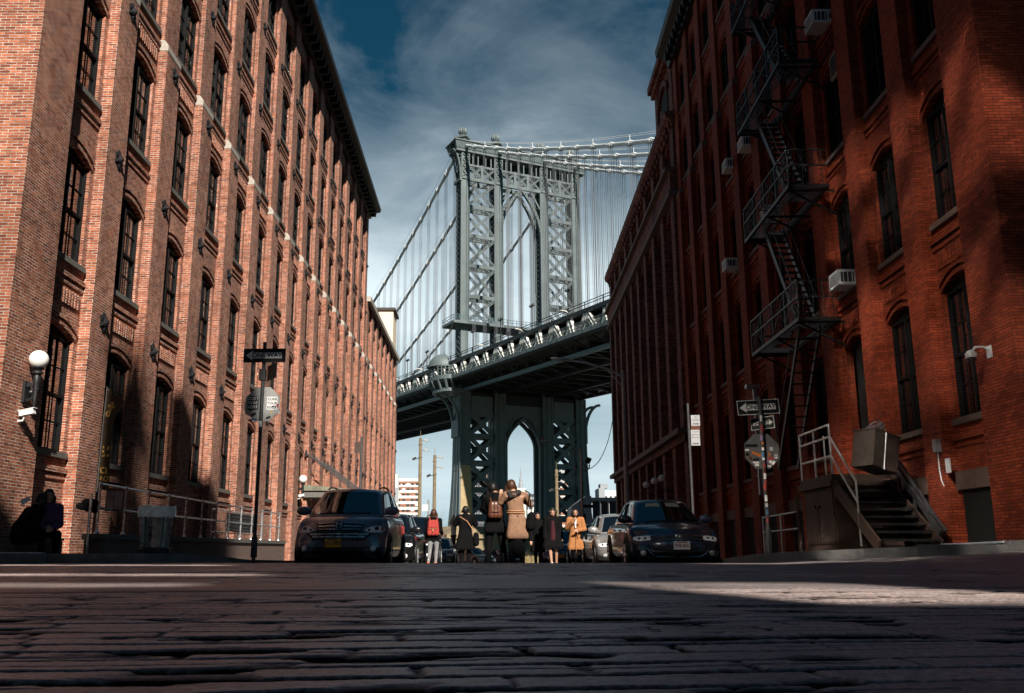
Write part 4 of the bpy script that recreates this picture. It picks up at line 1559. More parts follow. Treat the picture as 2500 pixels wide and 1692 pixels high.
    for i in range(K):
        for k in range(n):
            fs.append((i * (n + 1) + k, i * (n + 1) + k + 1, (i + 1) * (n + 1) + k + 1, (i + 1) * (n + 1) + k))
    m.add(vs, fs)
    for k in range(n):
        a, b = math.pi * k / n, math.pi * (k + 1) / n
        m.beam((-4.2 - 3.55 * math.sin(a), -3.45 * math.cos(a), bdeck(0) + 4.95), (-4.2 - 3.55 * math.sin(b), -3.45 * math.cos(b), bdeck(0) + 4.95), 0.35)
    m.build('canopy', 'bridge_steel', root, smooth=True)
    # big curved corner bracket below the balcony
    m, m2 = MB(), MB()
    for y in (-1.6, 1.6):
        pts = [(-1.0 - 4.3 * (1 - math.cos(f * math.pi / 2)), y, 25.5 + 8.0 * math.sin(f * math.pi / 2)) for f in [k / 10 for k in range(11)]]
        for p, q in zip(pts, pts[1:]): m.beam(p, q, 0.5, 0.6)
        pts2 = [(31.0 + 4.3 * (1 - math.cos(f * math.pi / 2)), y, 25.5 + 8.0 * math.sin(f * math.pi / 2)) for f in [k / 10 for k in range(11)]]
        for p, q in zip(pts2, pts2[1:]): m2.beam(p, q, 0.5, 0.6)
    m.box(-1.5, -1.0, -1.9, 1.9, 24.2, 28.0)
    m2.box(31.0, 31.5, -1.9, 1.9, 24.2, 28.0)
    m.build('haunch', 'bridge_steel', root)
    m2.build('haunch', 'bridge_steel', root)
    # deep girder between the legs, right under the deck
    m = MB()
    m.box(-1.0, 31.0, -1.4, 1.4, 32.0, 34.4)
    m.build('cross_girder', 'bridge_dark', root)
    # masonry pier
    m = MB()
    m.box(-6, 36, -7.5, 7.5, -8, 2.4)
    m.box(-6.5, 36.5, -8.1, 8.1, 2.4, 3.2)
    m.add([(-5.5, -7, 3.2), (35.5, -7, 3.2), (35.5, 7, 3.2), (-5.5, 7, 3.2), (-3.0, -4.0, 4.95), (33, -4.0, 4.95), (33, 4.0, 4.95), (-3.0, 4.0, 4.95)],
          [(4, 5, 6, 7), (0, 1, 5, 4), (1, 2, 6, 5), (2, 3, 7, 6), (3, 0, 4, 7)])
    m.build('masonry_pier', 'tan_stone', root)
    # lamps on the bridge
    lab = ['small twin lamp standing on the upper rail of the bridge']
    proto = thing('bridge_lamp', 'small twin-headed lamp post standing along the bridge roadway', 'lamp', (0, 0, 0), B_ROT, 'twin lamps along the bridge')
    m = MB()
    m.tube([(0, 0, 0), (0, 0, 4.4)], 0.09, 6)
    m.build('post', 'bridge_dark', proto)
    for s in (-1, 1):
        m = MB()
        m.tube([(0, 0, 4.0), (0, s * 0.25, 4.2), (0, s * 0.5, 4.25)], 0.05, 5)
        m.ball((0, s * 0.5, 4.45), 0.26, 8, 6, (1, 1, 1.2))
        m.lathe([(0.34, 4.28), (0.34, 4.40), (0.05, 4.40)], 8, (0, s * 0.5, 0))
        m.build('lantern', 'bridge_dark', proto)
    first = True
    Mw = Matrix.Translation(B_POS) @ Matrix.Rotation(B_ROT, 4, 'Z')
    for x, off in ((-4.3, 0.0), (20.7, 4.0)):
        y = -94.0 + off
        while y < 130:
            if abs(y) > 6:
                o = proto if first else copy_tree(proto)
                first = False
                o.location = Mw @ Vector((x, y, bdeck(y) + 5.8))
            y += 13.0
    gp = thing('gooseneck_lamp', 'pale curved gooseneck lamp leaning over the bridge walkway', 'lamp', (0, 0, 0), B_ROT, 'gooseneck lamps along the bridge walkway')
    m = MB()
    m.tube([(0, 0, 0), (0, 0, 1.2)], [0.30, 0.14], 8)
    m.build('base', 'bridge_pale', gp)
    m = MB()
    m.tube([(0, 0, 1.2), (0, 0, 2.9), (-0.25, -0.1, 3.6), (-0.8, -0.3, 3.95), (-1.5, -0.5, 3.95)], 0.09, 6)
    m.build('arm', 'bridge_pale', gp)
    m = MB()
    m.ball((-1.75, -0.6, 3.9), 0.28, 8, 5, (1.5, 1, 0.4))
    m.build('lantern', 'bridge_pale', gp)
    y, first = -94.0 + P, True
    while y < 110:
        if abs(y) > 7:
            o = gp if first else copy_tree(gp)
            first = False
            o.location = Mw @ Vector((-3.9, y, bdeck(y) + 2.4))
        y += 2 * P * 1.5
    return root


plain('tan_stone', (0.26, 0.20, 0.12), 0.9, var=0.3, scale=0.6, bump=0.4)
BRIDGE = build_bridge()

# ---------------------------------------------------------------- cars
def paint(name, col, metal=0.3):
    m, t, b = new_mat(name)
    tc = t.n('ShaderNodeTexCoord')
    nz = t.n('ShaderNodeTexNoise', i_Scale=5.0, i_Detail=4.0)
    t.l(tc, 'Object', nz, 'Vector')
    c = t.mix(1.0, (*col, 1), t.ramp(nz.outputs[0], [(0.3, 0.85), (0.7, 1.1)]), 'MULTIPLY')
    t.t.links.new(c, b.inputs['Base Color'])
    b.inputs['Metallic'].default_value = metal
    b.inputs['Roughness'].default_value = 0.32
    b.inputs['Coat Weight'].default_value = 1.0
    t.t.links.new(t.math('ADD', 0.03, t.math('MULTIPLY', nz.outputs[0], 0.06)), b.inputs['Coat Roughness'])


paint('paint_slate', (0.15, 0.17, 0.22))
paint('paint_navy', (0.022, 0.034, 0.060))
paint('paint_black', (0.008, 0.009, 0.011))
paint('paint_silver', (0.30, 0.29, 0.28))
paint('paint_blue', (0.020, 0.090, 0.26))
paint('paint_grey', (0.16, 0.17, 0.18))
plain('black_plastic', (0.010, 0.010, 0.011), 0.5, var=0.2, scale=20)
plain('chrome', (0.62, 0.62, 0.63), 0.18, metal=1.0, var=0.05)
plain('tyre_rubber', (0.012, 0.012, 0.012), 0.85)
plain('lamp_glass', (0.88, 0.90, 0.92), 0.12, metal=0.0, var=0.3, scale=14)
plain('lamp_amber', (0.45, 0.12, 0.05), 0.2, var=0.1)
plain('lamp_red', (0.50, 0.03, 0.025), 0.2, var=0.1)
plain('plate_orange', (0.95, 0.46, 0.03), 0.5, var=0.1)
plain('plate_white', (0.72, 0.71, 0.69), 0.5, var=0.1)
plain('plate_navy', (0.03, 0.03, 0.10), 0.5)
plain('plate_maroon', (0.22, 0.02, 0.02), 0.5)


class Body:
    """surface maps of a car: lower body and glasshouse"""
    def __init__(s, L, hw, zb, top, nose, bow, house, crown=0.075, tumble=0.085):
        s.tumble, s.taper = tumble, (0.05 if hw > 0.9 else 0.075)
        s.L, s.hw, s.zb, s.top, s.nose, s.bow, s.crown = L, hw, zb, top, nose, bow, crown
        s.h = house

    def lerp(s, tab, t):
        for (a, p), (b, q) in zip(tab, tab[1:]):
            if t <= b:
                f = (t - a) / (b - a) if b > a else 0
                f = f * f * (3 - 2 * f) * 0.5 + f * 0.5
                return p + (q - p) * f
        return tab[-1][1]

    def zt(s, b): return s.lerp(s.top, b)

    def width(s, b, c):
        fr, re = max(0, 1 - b / 0.14), max(0, (b - 0.86) / 0.14)
        return s.hw * (1 - s.tumble * max(0, (c - 0.62) / 0.38) ** 2 - 0.05 * max(0, (0.25 - c) / 0.25) ** 2 - s.taper * fr ** 2 - 0.08 * re ** 2)

    def body(s, a, b, c):
        f, r = max(0, 1 - b / 0.16), max(0, (b - 0.84) / 0.16)
        y = b * s.L + f * (s.lerp(s.nose, c) + s.bow * abs(a) ** 2.4) - r * (0.10 * c + 0.14 * abs(a) ** 2.4)
        x = a * s.width(b, c)
        z = s.zb + (s.zt(b) - s.zb) * c - s.crown * a * a * max(0, (c - 0.5) * 2) ** 2
        return Vector((x, y, z))

    def house(s, a, b, c):
        h = s.h
        y = (h['y0'] + (h['y3'] - h['y0']) * b) * (1 - c) + (h['y1'] + (h['y2'] - h['y1']) * b) * c
        y -= h.get('bow', 0.14) * (1 - a * a) * (1 - b) * (1 - 0.35 * c) - 0.10 * (1 - a * a) * b
        x = a * (h['w0'] * (1 - c) + h['w1'] * c) * (1 - 0.06 * (2 * b - 1) ** 2)
        bb = (h['y0'] + (h['y3'] - h['y0']) * b) / s.L
        z = (s.zt(bb) - 0.05) * (1 - c) + (h['zr'] + 0.05 * (1 - (2 * b - 1) ** 2)) * c + 0.035 * (1 - a * a) * c
        return Vector((x, y, z))

    def front(s, x, z, off=0.0):
        c = (z - s.zb) / (s.zt(0) - s.zb)
        a = x / s.width(0, c)
        p = s.body(a, 0, c)
        e = 0.01
        n = (s.body(a + e, 0, c) - p).cross(s.body(a, 0, c + e) - p).normalized()
        if n.y > 0: n = -n
        return p + n * off


def box_surface(m, fn, na, nb, nc):
    """closed surface of a mapped box"""
    def face(f, nu, nv):
        vs = [fn(*f(i / nu, j / nv)) for j in range(nv + 1) for i in range(nu + 1)]
        m.add(vs, [(j * (nu + 1) + i, j * (nu + 1) + i + 1, (j + 1) * (nu + 1) + i + 1, (j + 1) * (nu + 1) + i) for j in range(nv) for i in range(nu)])
    A = lambda t: 2 * t - 1
    face(lambda u, v: (A(u), 0, v), na, nc)
    face(lambda u, v: (A(u), 1, v), na, nc)
    face(lambda u, v: (-1, u, v), nb, nc)
    face(lambda u, v: (1, u, v), nb, nc)
    face(lambda u, v: (A(u), v, 1), na, nb)
    face(lambda u, v: (A(u), v, 0), na, nb)


def shell(name, m, mat, parent, bev):
    me = m.mesh(name, mat)
    bm = bmesh.new()
    bm.from_mesh(me)
    bmesh.ops.remove_doubles(bm, verts=bm.verts, dist=0.0005)
    bmesh.ops.recalc_face_normals(bm, faces=bm.faces)
    ed = [e for e in bm.edges if len(e.link_faces) == 2 and e.calc_face_angle(0) > R(38)]
    bmesh.ops.bevel(bm, geom=ed, offset=bev, segments=4, profile=0.55, affect='EDGES', clamp_overlap=True)
    bm.to_mesh(me)
    bm.free()
    me.polygons.foreach_set('use_smooth', [True] * len(me.polygons))
    return link(name, me, parent)


def patch(m, fn, quad, off, nu=6, nv=4, sgn=1):
    """a piece of mapped surface, quad = four (u, v) corners, lifted by off"""
    (u0, v0), (u1, v1), (u2, v2), (u3, v3) = quad
    vs = []
    for j in range(nv + 1):
        for i in range(nu + 1):
            s, t = i / nu, j / nv
            u = (u0 * (1 - s) + u1 * s) * (1 - t) + (u3 * (1 - s) + u2 * s) * t
            v = (v0 * (1 - s) + v1 * s) * (1 - t) + (v3 * (1 - s) + v2 * s) * t
            p = fn(u, v)
            e = 0.004
            n = (fn(u + e, v) - p).cross(fn(u, v + e) - p)
            n.normalize()
            vs.append(p + n * off * sgn)
    m.add(vs, [(j * (nu + 1) + i, j * (nu + 1) + i + 1, (j + 1) * (nu + 1) + i + 1, (j + 1) * (nu + 1) + i) for j in range(nv) for i in range(nu)])


def fpoly(m, B, poly, off, back=-0.03, sub=4):
    """polygon on the car's front, drawn in metres seen from the front"""
    pts = []
    for (p, q) in zip(poly, poly[1:] + poly[:1]):
        for k in range(sub):
            pts.append((p[0] + (q[0] - p[0]) * k / sub, p[1] + (q[1] - p[1]) * k / sub))
    cx, cz = sum(p[0] for p in pts) / len(pts), sum(p[1] for p in pts) / len(pts)
    n = len(pts)
    fr = [B.front(*p, off) for p in pts]
    mid = [B.front(cx + (p[0] - cx) * 0.5, cz + (p[1] - cz) * 0.5, off) for p in pts]
    bk = [B.front(*p, back) for p in pts]
    vs = fr + mid + bk + [B.front(cx, cz, off)]
    fs = [(i, (i + 1) % n, n + (i + 1) % n, n + i) for i in range(n)] + [(n + i, n + (i + 1) % n, 3 * n) for i in range(n)] + \
         [(i, 2 * n + i, 2 * n + (i + 1) % n, (i + 1) % n) for i in range(n)]
    m.add(vs, fs)


def wheel(parent, x, y, r=0.33, w=0.21):
    m = MB()
    m.M = Matrix.Translation((x, y, r)) @ Matrix.Rotation(R(90), 4, 'Y')
    m.lathe([(r * 0.62, -w / 2), (r * 0.93, -w / 2), (r, -w * 0.32), (r, w * 0.32), (r * 0.93, w / 2), (r * 0.62, w / 2)], 24)
    o = m.build('wheel', 'tyre_rubber', parent, smooth=True)
    m = MB()
    m.M = Matrix.Translation((x, y, r)) @ Matrix.Rotation(R(90), 4, 'Y')
    m.lathe([(r * 0.63, -w * 0.46), (r * 0.60, -w * 0.50), (r * 0.5, -w * 0.40), (r * 0.16, -w * 0.46), (0.01, -w * 0.47), (0.01, w * 0.47), (r * 0.16, w * 0.46), (r * 0.5, w * 0.40), (r * 0.60, w * 0.50), (r * 0.63, w * 0.46)], 20)
    for k in range(5):
        a = 2 * math.pi * k / 5
        for s in (-1, 1):
            m.beam((r * 0.12 * math.cos(a), r * 0.12 * math.sin(a), s * w * 0.47), (r * 0.58 * math.cos(a), r * 0.58 * math.sin(a), s * w * 0.49), 0.06, 0.03)
    m.build('rim', 'galvanised', o)


def mk_plate(parent, B, x, z, txt, bg, fg, sup=None):
    p = B.front(x, z, 0.035)
    m = MB()
    m.box(x - 0.155, x + 0.155, p.y - 0.006, p.y + 0.02, z - 0.078, z + 0.078)
    o = m.build('number_plate', bg, parent)
    M = Matrix.Translation((x, p.y - 0.007, z - 0.004)) @ Matrix.Rotation(R(90), 4, 'X')
    text_mb(txt, 0.092, M, 0.003, bold=0.001, sx=0.9).build('plate_number', fg, o)
    if sup:
        m = MB()
        m.box(x - 0.10, x + 0.10, p.y - 0.0075, p.y - 0.003, z + 0.052, z + 0.068)
        m.build('plate_band', fg, o)
    return o


def car(name, label, cat, loc, rz, kind, mat, group='cars parked along the street'):
    root = thing(name, label, cat, loc, rz, group)
    if kind == 'suv':
        B = Body(4.52, 0.91, 0.20, [(0, 0.90), (0.05, 0.98), (0.22, 1.08), (0.5, 1.13), (0.95, 1.16), (1, 1.10)],
                 [(0, 0.12), (0.22, 0.0), (0.5, 0.02), (0.72, 0.10), (0.85, 0.16), (1, 0.30)], 0.34,
                 dict(y0=0.86, y1=1.86, y2=4.05, y3=4.46, w0=0.83, w1=0.65, zr=1.60, bow=0.18))
    else:
        B = Body(4.64, 0.89, 0.20, [(0, 0.72), (0.05, 0.80), (0.25, 0.93), (0.5, 0.96), (0.86, 1.0), (1, 0.92)],
                 [(0, 0.10), (0.25, 0.0), (0.55, 0.02), (0.8, 0.10), (1, 0.28)], 0.36,
                 dict(y0=1.12, y1=2.02, y2=3.55, y3=4.22, w0=0.77, w1=0.56, zr=1.38, bow=0.18))
    m = MB()
    box_surface(m, B.body, 14, 28, 10)
    shell('body', m, mat, root, 0.055)
    m = MB()
    box_surface(m, B.house, 10, 12, 5)
    cabin = shell('cabin', m, mat, root, 0.07)
    m = MB()
    m.box(-B.hw * 0.80, B.hw * 0.80, 0.45, B.L - 0.4, 0.06, 0.34)
    m.build('underbody', 'black_plastic', root)
    m = MB()
    patch(m, lambda u, v: B.house(u, 0, v), [(-0.90, 0.10), (0.90, 0.10), (0.86, 0.90), (-0.86, 0.90)], 0.006, 10, 6)
    m.build('windscreen', 'car_glass', root, smooth=True)
    m = MB()
    patch(m, lambda u, v: B.house(u, 1, v), [(-0.9, 0.14), (0.9, 0.14), (0.88, 0.9), (-0.88, 0.9)], -0.006, 8, 4)
    m.build('rear_window', 'car_glass', root, smooth=True)
    for s in (-1, 1):
        for seg in ([(0.09, 0.12), (0.44, 0.12), (0.46, 0.86), (0.16, 0.86)], [(0.49, 0.12), (0.78, 0.12), (0.74, 0.86), (0.50, 0.86)], [(0.81, 0.16), (0.93, 0.3), (0.86, 0.84), (0.78, 0.84)]):
            m = MB()
            patch(m, lambda u, v: B.house(s, u, v), seg, 0.006, 6, 3, sgn=s)
            m.build('side_window', 'car_glass', root, smooth=True)
        # mirror
        q = B.house(s, 0.06, 0.14)
        m = MB()
        m.M = Matrix.Translation((q.x + s * 0.14, q.y - 0.02, q.z + 0.04))
        m.ball((0, 0, 0), 0.115, 14, 8, (1.3, 0.62, 0.80))
        m.M = None
        m.beam((q.x - s * 0.02, q.y, q.z - 0.02), (q.x + s * 0.12, q.y - 0.02, q.z), 0.05, 0.04)
        m.build('mirror', mat, root, smooth=True)
        # wheel arches and wheels
        for yy in (0.20 * B.L, 0.80 * B.L):
            m = MB()
            r = 0.40 if kind == 'suv' else 0.38
            w = B.width(yy / B.L, 0.3)
            m.M = Matrix.Translation((s * (w + 0.001), yy, 0.33)) @ Matrix.Rotation(R(90), 4, 'Y')
            m.lathe([(0.02, -0.012), (r, -0.012), (r, 0.012), (0.02, 0.012)], 28)
            m.build('wheel_arch', 'black_plastic', root)
            wheel(root, s * (w - 0.075), yy, 0.34 if kind == 'suv' else 0.32)
        # tail lamp on the flank
        zt = B.zt(0.97)
        m = MB()
        zz = (zt - 0.42, zt - 0.02) if kind == 'suv' else (zt - 0.22, zt - 0.06)
        cc = [(z - B.zb) / (B.zt(0.96) - B.zb) for z in zz]
        patch(m, lambda u, v: B.body(s, u, v), [(0.90, cc[0]), (0.975, cc[0]), (0.975, cc[1]), (0.915, cc[1])], 0.012, 3, 3, sgn=s)
        m.build('tail_lamp', 'lamp_red', root)
        # door seams and handles
        for b in (0.265, 0.46, 0.655):
            m = MB()
            patch(m, lambda u, v: B.body(s, u, v), [(b, 0.12), (b + 0.0022, 0.12), (b + 0.0022, 0.95), (b, 0.95)], 0.003, 1, 8, sgn=s)
            m.build('door_seam', 'black_plastic', root)
        for b in (0.42, 0.61):
            m = MB()
            p = B.body(s, b, 0.80)
            m.box(p.x + s * 0.004, p.x + s * 0.03, p.y - 0.09, p.y + 0.09, p.z - 0.014, p.z + 0.014)
            m.build('door_handle', mat, root)
    # wipers
    m = MB()
    for x0, x1 in ((-0.55, 0.0), (0.05, 0.55)):
        a, b = x0 / 0.84, x1 / 0.84
        pts = [B.house(a + (b - a) * k / 5, 0, 0.11 + 0.03 * k / 5) + Vector((0, -0.015, 0.01)) for k in range(6)]
        m.tube(pts, 0.008, 5)
    m.build('wipers', 'black_plastic', root)
    bar = lambda x0, x1, z0, z1: [(x0, z0), (x1, z0), (x1, z1), (x0, z1)]
    if kind == 'suv':
        m = MB()
        fpoly(m, B, [(-0.44, 0.735), (0.44, 0.735), (0.47, 0.885), (-0.47, 0.885)], 0.010, sub=8)
        m.m = 1
        fpoly(m, B, bar(-0.43, 0.43, 0.86, 0.882), 0.028, sub=8)
        fpoly(m, B, bar(-0.41, 0.41, 0.742, 0.762), 0.028, sub=8)
        fpoly(m, B, [(-0.42, 0.80), (0.42, 0.80), (0.42, 0.828), (-0.42, 0.828)], 0.022, sub=8)
        m.build('grille', ['black_plastic', 'chrome'], root)
        m = MB()
        fpoly(m, B, [(-0.50, 0.545), (0.50, 0.545), (0.68, 0.72), (-0.68, 0.72)], 0.008, sub=8)
        m.m = 1
        fpoly(m, B, bar(-0.56, 0.56, 0.655, 0.672), 0.020, sub=8)
        fpoly(m, B, bar(-0.50, 0.50, 0.60, 0.615), 0.020, sub=8)
        m.build('lower_grille', ['black_plastic', 'galvanised'], root)
        m = MB()
        fpoly(m, B, bar(-0.80, 0.80, 0.24, 0.42), 0.012, sub=8)
        m.build('bumper_guard', 'black_plastic', root)
        # badge: an upright letter-like bar mark inside a ring
        m = MB()
        fpoly(m, B, [(-0.07, 0.755), (0.07, 0.755), (0.085, 0.875), (-0.085, 0.875)], 0.040)
        m.m = 1
        for s in (-1, 1): fpoly(m, B, [(s * 0.030, 0.768), (s * 0.050, 0.768), (s * 0.062, 0.862), (s * 0.038, 0.862)], 0.052, 0.035)
        fpoly(m, B, bar(-0.036, 0.036, 0.806, 0.824), 0.052, 0.035)
        m.build('badge', ['black_plastic', 'chrome'], root)
        for s in (-1, 1):
            m = MB()
            fpoly(m, B, [(s * 0.47, 0.745), (s * 0.60, 0.70), (s * 0.80, 0.715), (s * 0.855, 0.78), (s * 0.83, 0.90), (s * 0.66, 0.865)], 0.012, sub=5)
            hl = m.build('headlight', 'lamp_glass', root)
            m = MB()
            for x, z, r in ((0.70, 0.80, 0.040), (0.565, 0.755, 0.024)):
                fpoly(m, B, [(s * x + r * math.cos(k * math.pi / 6), z + r * math.sin(k * math.pi / 6)) for k in range(12)], 0.022, sub=1)
            m.build('lens', 'black_plastic' if s else 'chrome', hl)
            m = MB()
            fpoly(m, B, [(s * 0.775, 0.735), (s * 0.835, 0.775), (s * 0.815, 0.885), (s * 0.775, 0.875)], 0.018)
            m.build('indicator', 'lamp_amber', hl)
            m = MB()
            fpoly(m, B, [(s * 0.66 + 0.05 * math.cos(k * math.pi / 6), 0.40 + 0.05 * math.sin(k * math.pi / 6)) for k in range(12)], 0.020, sub=1)
            m.build('fog_lamp', 'lamp_glass', root)
            m = MB()      # roof rail
            pts = [B.house(s * 0.88, b, 1.0) + Vector((0, 0, 0.02 + 0.045 * math.sin(math.pi * min(1, max(0, (b - 0.05) / 0.9))) ** 0.4)) for b in [0.05 + 0.9 * k / 10 for k in range(11)]]
            m.tube(pts, 0.018, 6)
            m.build('roof_rail', 'black_plastic', root)
        mk_plate(root, B, -0.08, 0.50, 'GXU-9833', 'plate_orange', 'plate_navy', True)
    else:
        m = MB()
        fpoly(m, B, [(-0.50, 0.545), (0.50, 0.545), (0.50, 0.645), (-0.50, 0.645)], 0.008, sub=8)
        m.m = 1
        fpoly(m, B, bar(-0.50, 0.50, 0.632, 0.644), 0.020, sub=8)
        fpoly(m, B, bar(-0.50, 0.50, 0.552, 0.562), 0.020, sub=8)
        m.build('grille', ['black_plastic', 'chrome'], root)
        m = MB()
        fpoly(m, B, [(-0.40, 0.245), (0.40, 0.245), (0.56, 0.40), (-0.56, 0.40)], 0.008, sub=8)
        m.m = 1
        pl = [(-0.58, 0.40), (-0.52, 0.315), (-0.42, 0.262), (-0.2, 0.250), (0.2, 0.250), (0.42, 0.262), (0.52, 0.315), (0.58, 0.40)]
        for p, q in zip(pl, pl[1:]): m.tube([B.front(*p, 0.015), B.front(*q, 0.015)], 0.009, 6)
        m.build('lower_grille', ['black_plastic', 'chrome'], root)
        for s in (-1, 1):
            m = MB()
            fpoly(m, B, [(s * 0.515, 0.555), (s * 0.76, 0.535), (s * 0.815, 0.58), (s * 0.80, 0.655), (s * 0.60, 0.655), (s * 0.515, 0.64)], 0.012, sub=5)
            hl = m.build('headlight', 'lamp_glass', root)
            m = MB()
            for x, z, r in ((0.60, 0.60, 0.022), (0.71, 0.595, 0.024)):
                fpoly(m, B, [(s * x + r * math.cos(k * math.pi / 6), z + r * math.sin(k * math.pi / 6)) for k in range(12)], 0.020, sub=1)
            m.build('lens', 'black_plastic', hl)
            m = MB()
            fpoly(m, B, [(s * 0.66 + 0.045 * math.cos(k * math.pi / 6), 0.315 + 0.045 * math.sin(k * math.pi / 6)) for k in range(12)], 0.018, sub=1)
            m.build('fog_lamp', 'lamp_glass', root)
    return root, B


def lane(x, y):
    return (x + (y - 18) * 0.013, y, ground_z(0, y + 2.2) - 0.005)


def build_cars():
    rz = -R(0.8)
    car('parked_car', 'slate blue crossover with orange number plate parked nearest on the left', 'car', lane(-2.80, 17.9), rz, 'suv', 'paint_slate')
    r, B = car('parked_car', 'navy sedan with white number plate parked nearest on the right', 'car', lane(3.76, 17.9), rz, 'sedan', 'paint_navy')
    mk_plate(r, B, 0.04, 0.455, '7VB 865', 'plate_white', 'plate_maroon', True)
    # round badge with a V over a W
    m = MB()
    c0 = B.front(0, 0.598, 0.03)
    n = 20
    m.tube([(0.062 * math.cos(2 * math.pi * k / n), c0.y - 0.004, 0.598 + 0.062 * math.sin(2 * math.pi * k / n)) for k in range(n + 1)], 0.008, 6)
    for pl in ([(-0.036, 0.642), (0, 0.602), (0.036, 0.642)], [(-0.054, 0.618), (-0.026, 0.552), (0, 0.594), (0.026, 0.552), (0.054, 0.618)]):
        for p, q in zip(pl, pl[1:]): m.tube([(p[0], c0.y - 0.004, p[1]), (q[0], c0.y - 0.004, q[1])], 0.007, 5)
    m.build('badge', 'chrome', r)
    for s in (-1, 1):       # folded sun visors behind the windscreen
        m = MB()
        patch(m, lambda u, v: B.house(u, 0, v), [(s * 0.62 if s < 0 else 0.12, 0.70), (-0.12 if s < 0 else 0.62, 0.70), (-0.12 if s < 0 else 0.60, 0.86), (-0.60 if s < 0 else 0.12, 0.86)], 0.010, 6, 2)
        m.build('sun_visor', 'visor_grey', r)
    car('parked_car', 'dark sedan parked close behind the slate blue crossover', 'car', lane(-2.72, 23.6), rz, 'sedan', 'paint_black')
    car('parked_car', 'tall black crossover parked between the dark sedan and the red backpack', 'car', lane(-2.62, 29.4), rz, 'suv', 'paint_black')
    car('parked_car', 'small grey sedan parked farthest down the left kerb', 'car', lane(-2.75, 47), rz, 'sedan', 'paint_grey')
    car('parked_car', 'silver sedan parked right behind the navy sedan', 'car', lane(3.72, 23.8), rz, 'sedan', 'paint_silver')
    car('parked_car', 'dark blue sedan parked behind the silver sedan', 'car', lane(3.72, 29.8), rz, 'sedan', 'paint_navy')
    car('parked_car', 'bright blue crossover parked behind the woman in the camel coat', 'car', lane(3.3, 42.5), rz, 'suv', 'paint_blue')
    car('parked_car', 'pale grey sedan seen between the legs of the couple', 'car', (0.6, 74, street_z(76)), R(40), 'sedan', 'paint_silver')
    car('parked_car', 'dark sedan crossing the street foot right of the couple', 'car', (3.6, 82, street_z(84)), R(70), 'sedan', 'paint_navy')


plain('visor_grey', (0.30, 0.30, 0.24), 0.6)
build_cars()

# ---------------------------------------------------------------- people
for nm, cc, rg in (('skin', (0.42, 0.23, 0.15), 0.5), ('skin_dark', (0.16, 0.085, 0.055), 0.5), ('hair_black', (0.010, 0.008, 0.008), 0.45), ('hair_auburn', (0.06, 0.024, 0.013), 0.45),
                   ('cloth_black', (0.0045, 0.0045, 0.005), 0.9), ('cloth_camel', (0.36, 0.155, 0.06), 0.9), ('cloth_tan', (0.24, 0.135, 0.085), 0.9), ('cloth_purple', (0.085, 0.040, 0.095), 0.6),
                   ('cloth_red', (0.36, 0.050, 0.042), 0.75), ('denim_grey', (0.22, 0.22, 0.22), 0.9), ('denim_blue', (0.10, 0.15, 0.24), 0.9), ('leather_brown', (0.10, 0.035, 0.018), 0.35),
                   ('cloth_white', (0.72, 0.70, 0.68), 0.9), ('cloth_plum', (0.055, 0.016, 0.020), 0.9), ('shoe_orange', (0.75, 0.14, 0.04), 0.6), ('shoe_white', (0.65, 0.63, 0.6), 0.6), ('lip_red', (0.30, 0.05, 0.045), 0.5),
                   ('scarf_dark', (0.06, 0.035, 0.03), 0.9), ('strap_tan', (0.40, 0.20, 0.10), 0.6)):
    plain(nm, cc, rg, var=0.22, scale=16, bump=0.15, spec=0.1 if 'cloth' in nm or 'denim' in nm else 0.4)


def capsule(m, p, q, r0, r1, n=12):
    """tapered rounded limb"""
    p, q = Vector(p), Vector(q)
    d = (q - p)
    L = d.length
    if L < 1e-5:
        m.ball(p, max(r0, r1), n, 8)
        return
    d.normalize()
    pts, rs = [], []
    for k in (-1.0, -0.85, -0.5, 0.0):
        pts.append(p + d * r0 * k)
        rs.append(max(0.002, r0 * math.sqrt(max(0, 1 - k * k))))
    for k in (0.0, 0.5, 0.85, 1.0):
        pts.append(q + d * r1 * k)
        rs.append(max(0.002, r1 * math.sqrt(max(0, 1 - k * k))))
    m.tube(pts, rs, n)


def remeshed(name, m, mat, parent, voxel=0.012, smooth_it=6):
    """one continuous skin round overlapping volumes"""
    me = m.mesh(name, mat)
    o = link(name, me)
    md = o.modifiers.new('r', 'REMESH')
    md.mode = 'VOXEL'
    md.voxel_size = voxel
    if smooth_it:
        sm = o.modifiers.new('s', 'SMOOTH')
        sm.factor = 0.5
        sm.iterations = smooth_it
    dg = bpy.context.evaluated_depsgraph_get()
    new = bpy.data.meshes.new_from_object(o.evaluated_get(dg))
    new.name = name
    o.modifiers.clear()
    o.data = new
    bpy.data.meshes.remove(me)
    new.materials.clear()
    new.materials.append(MATS[mat] if isinstance(mat, str) else mat)
    new.polygons.foreach_set('use_smooth', [True] * len(new.polygons))
    if parent is not None: o.parent = parent
    return o


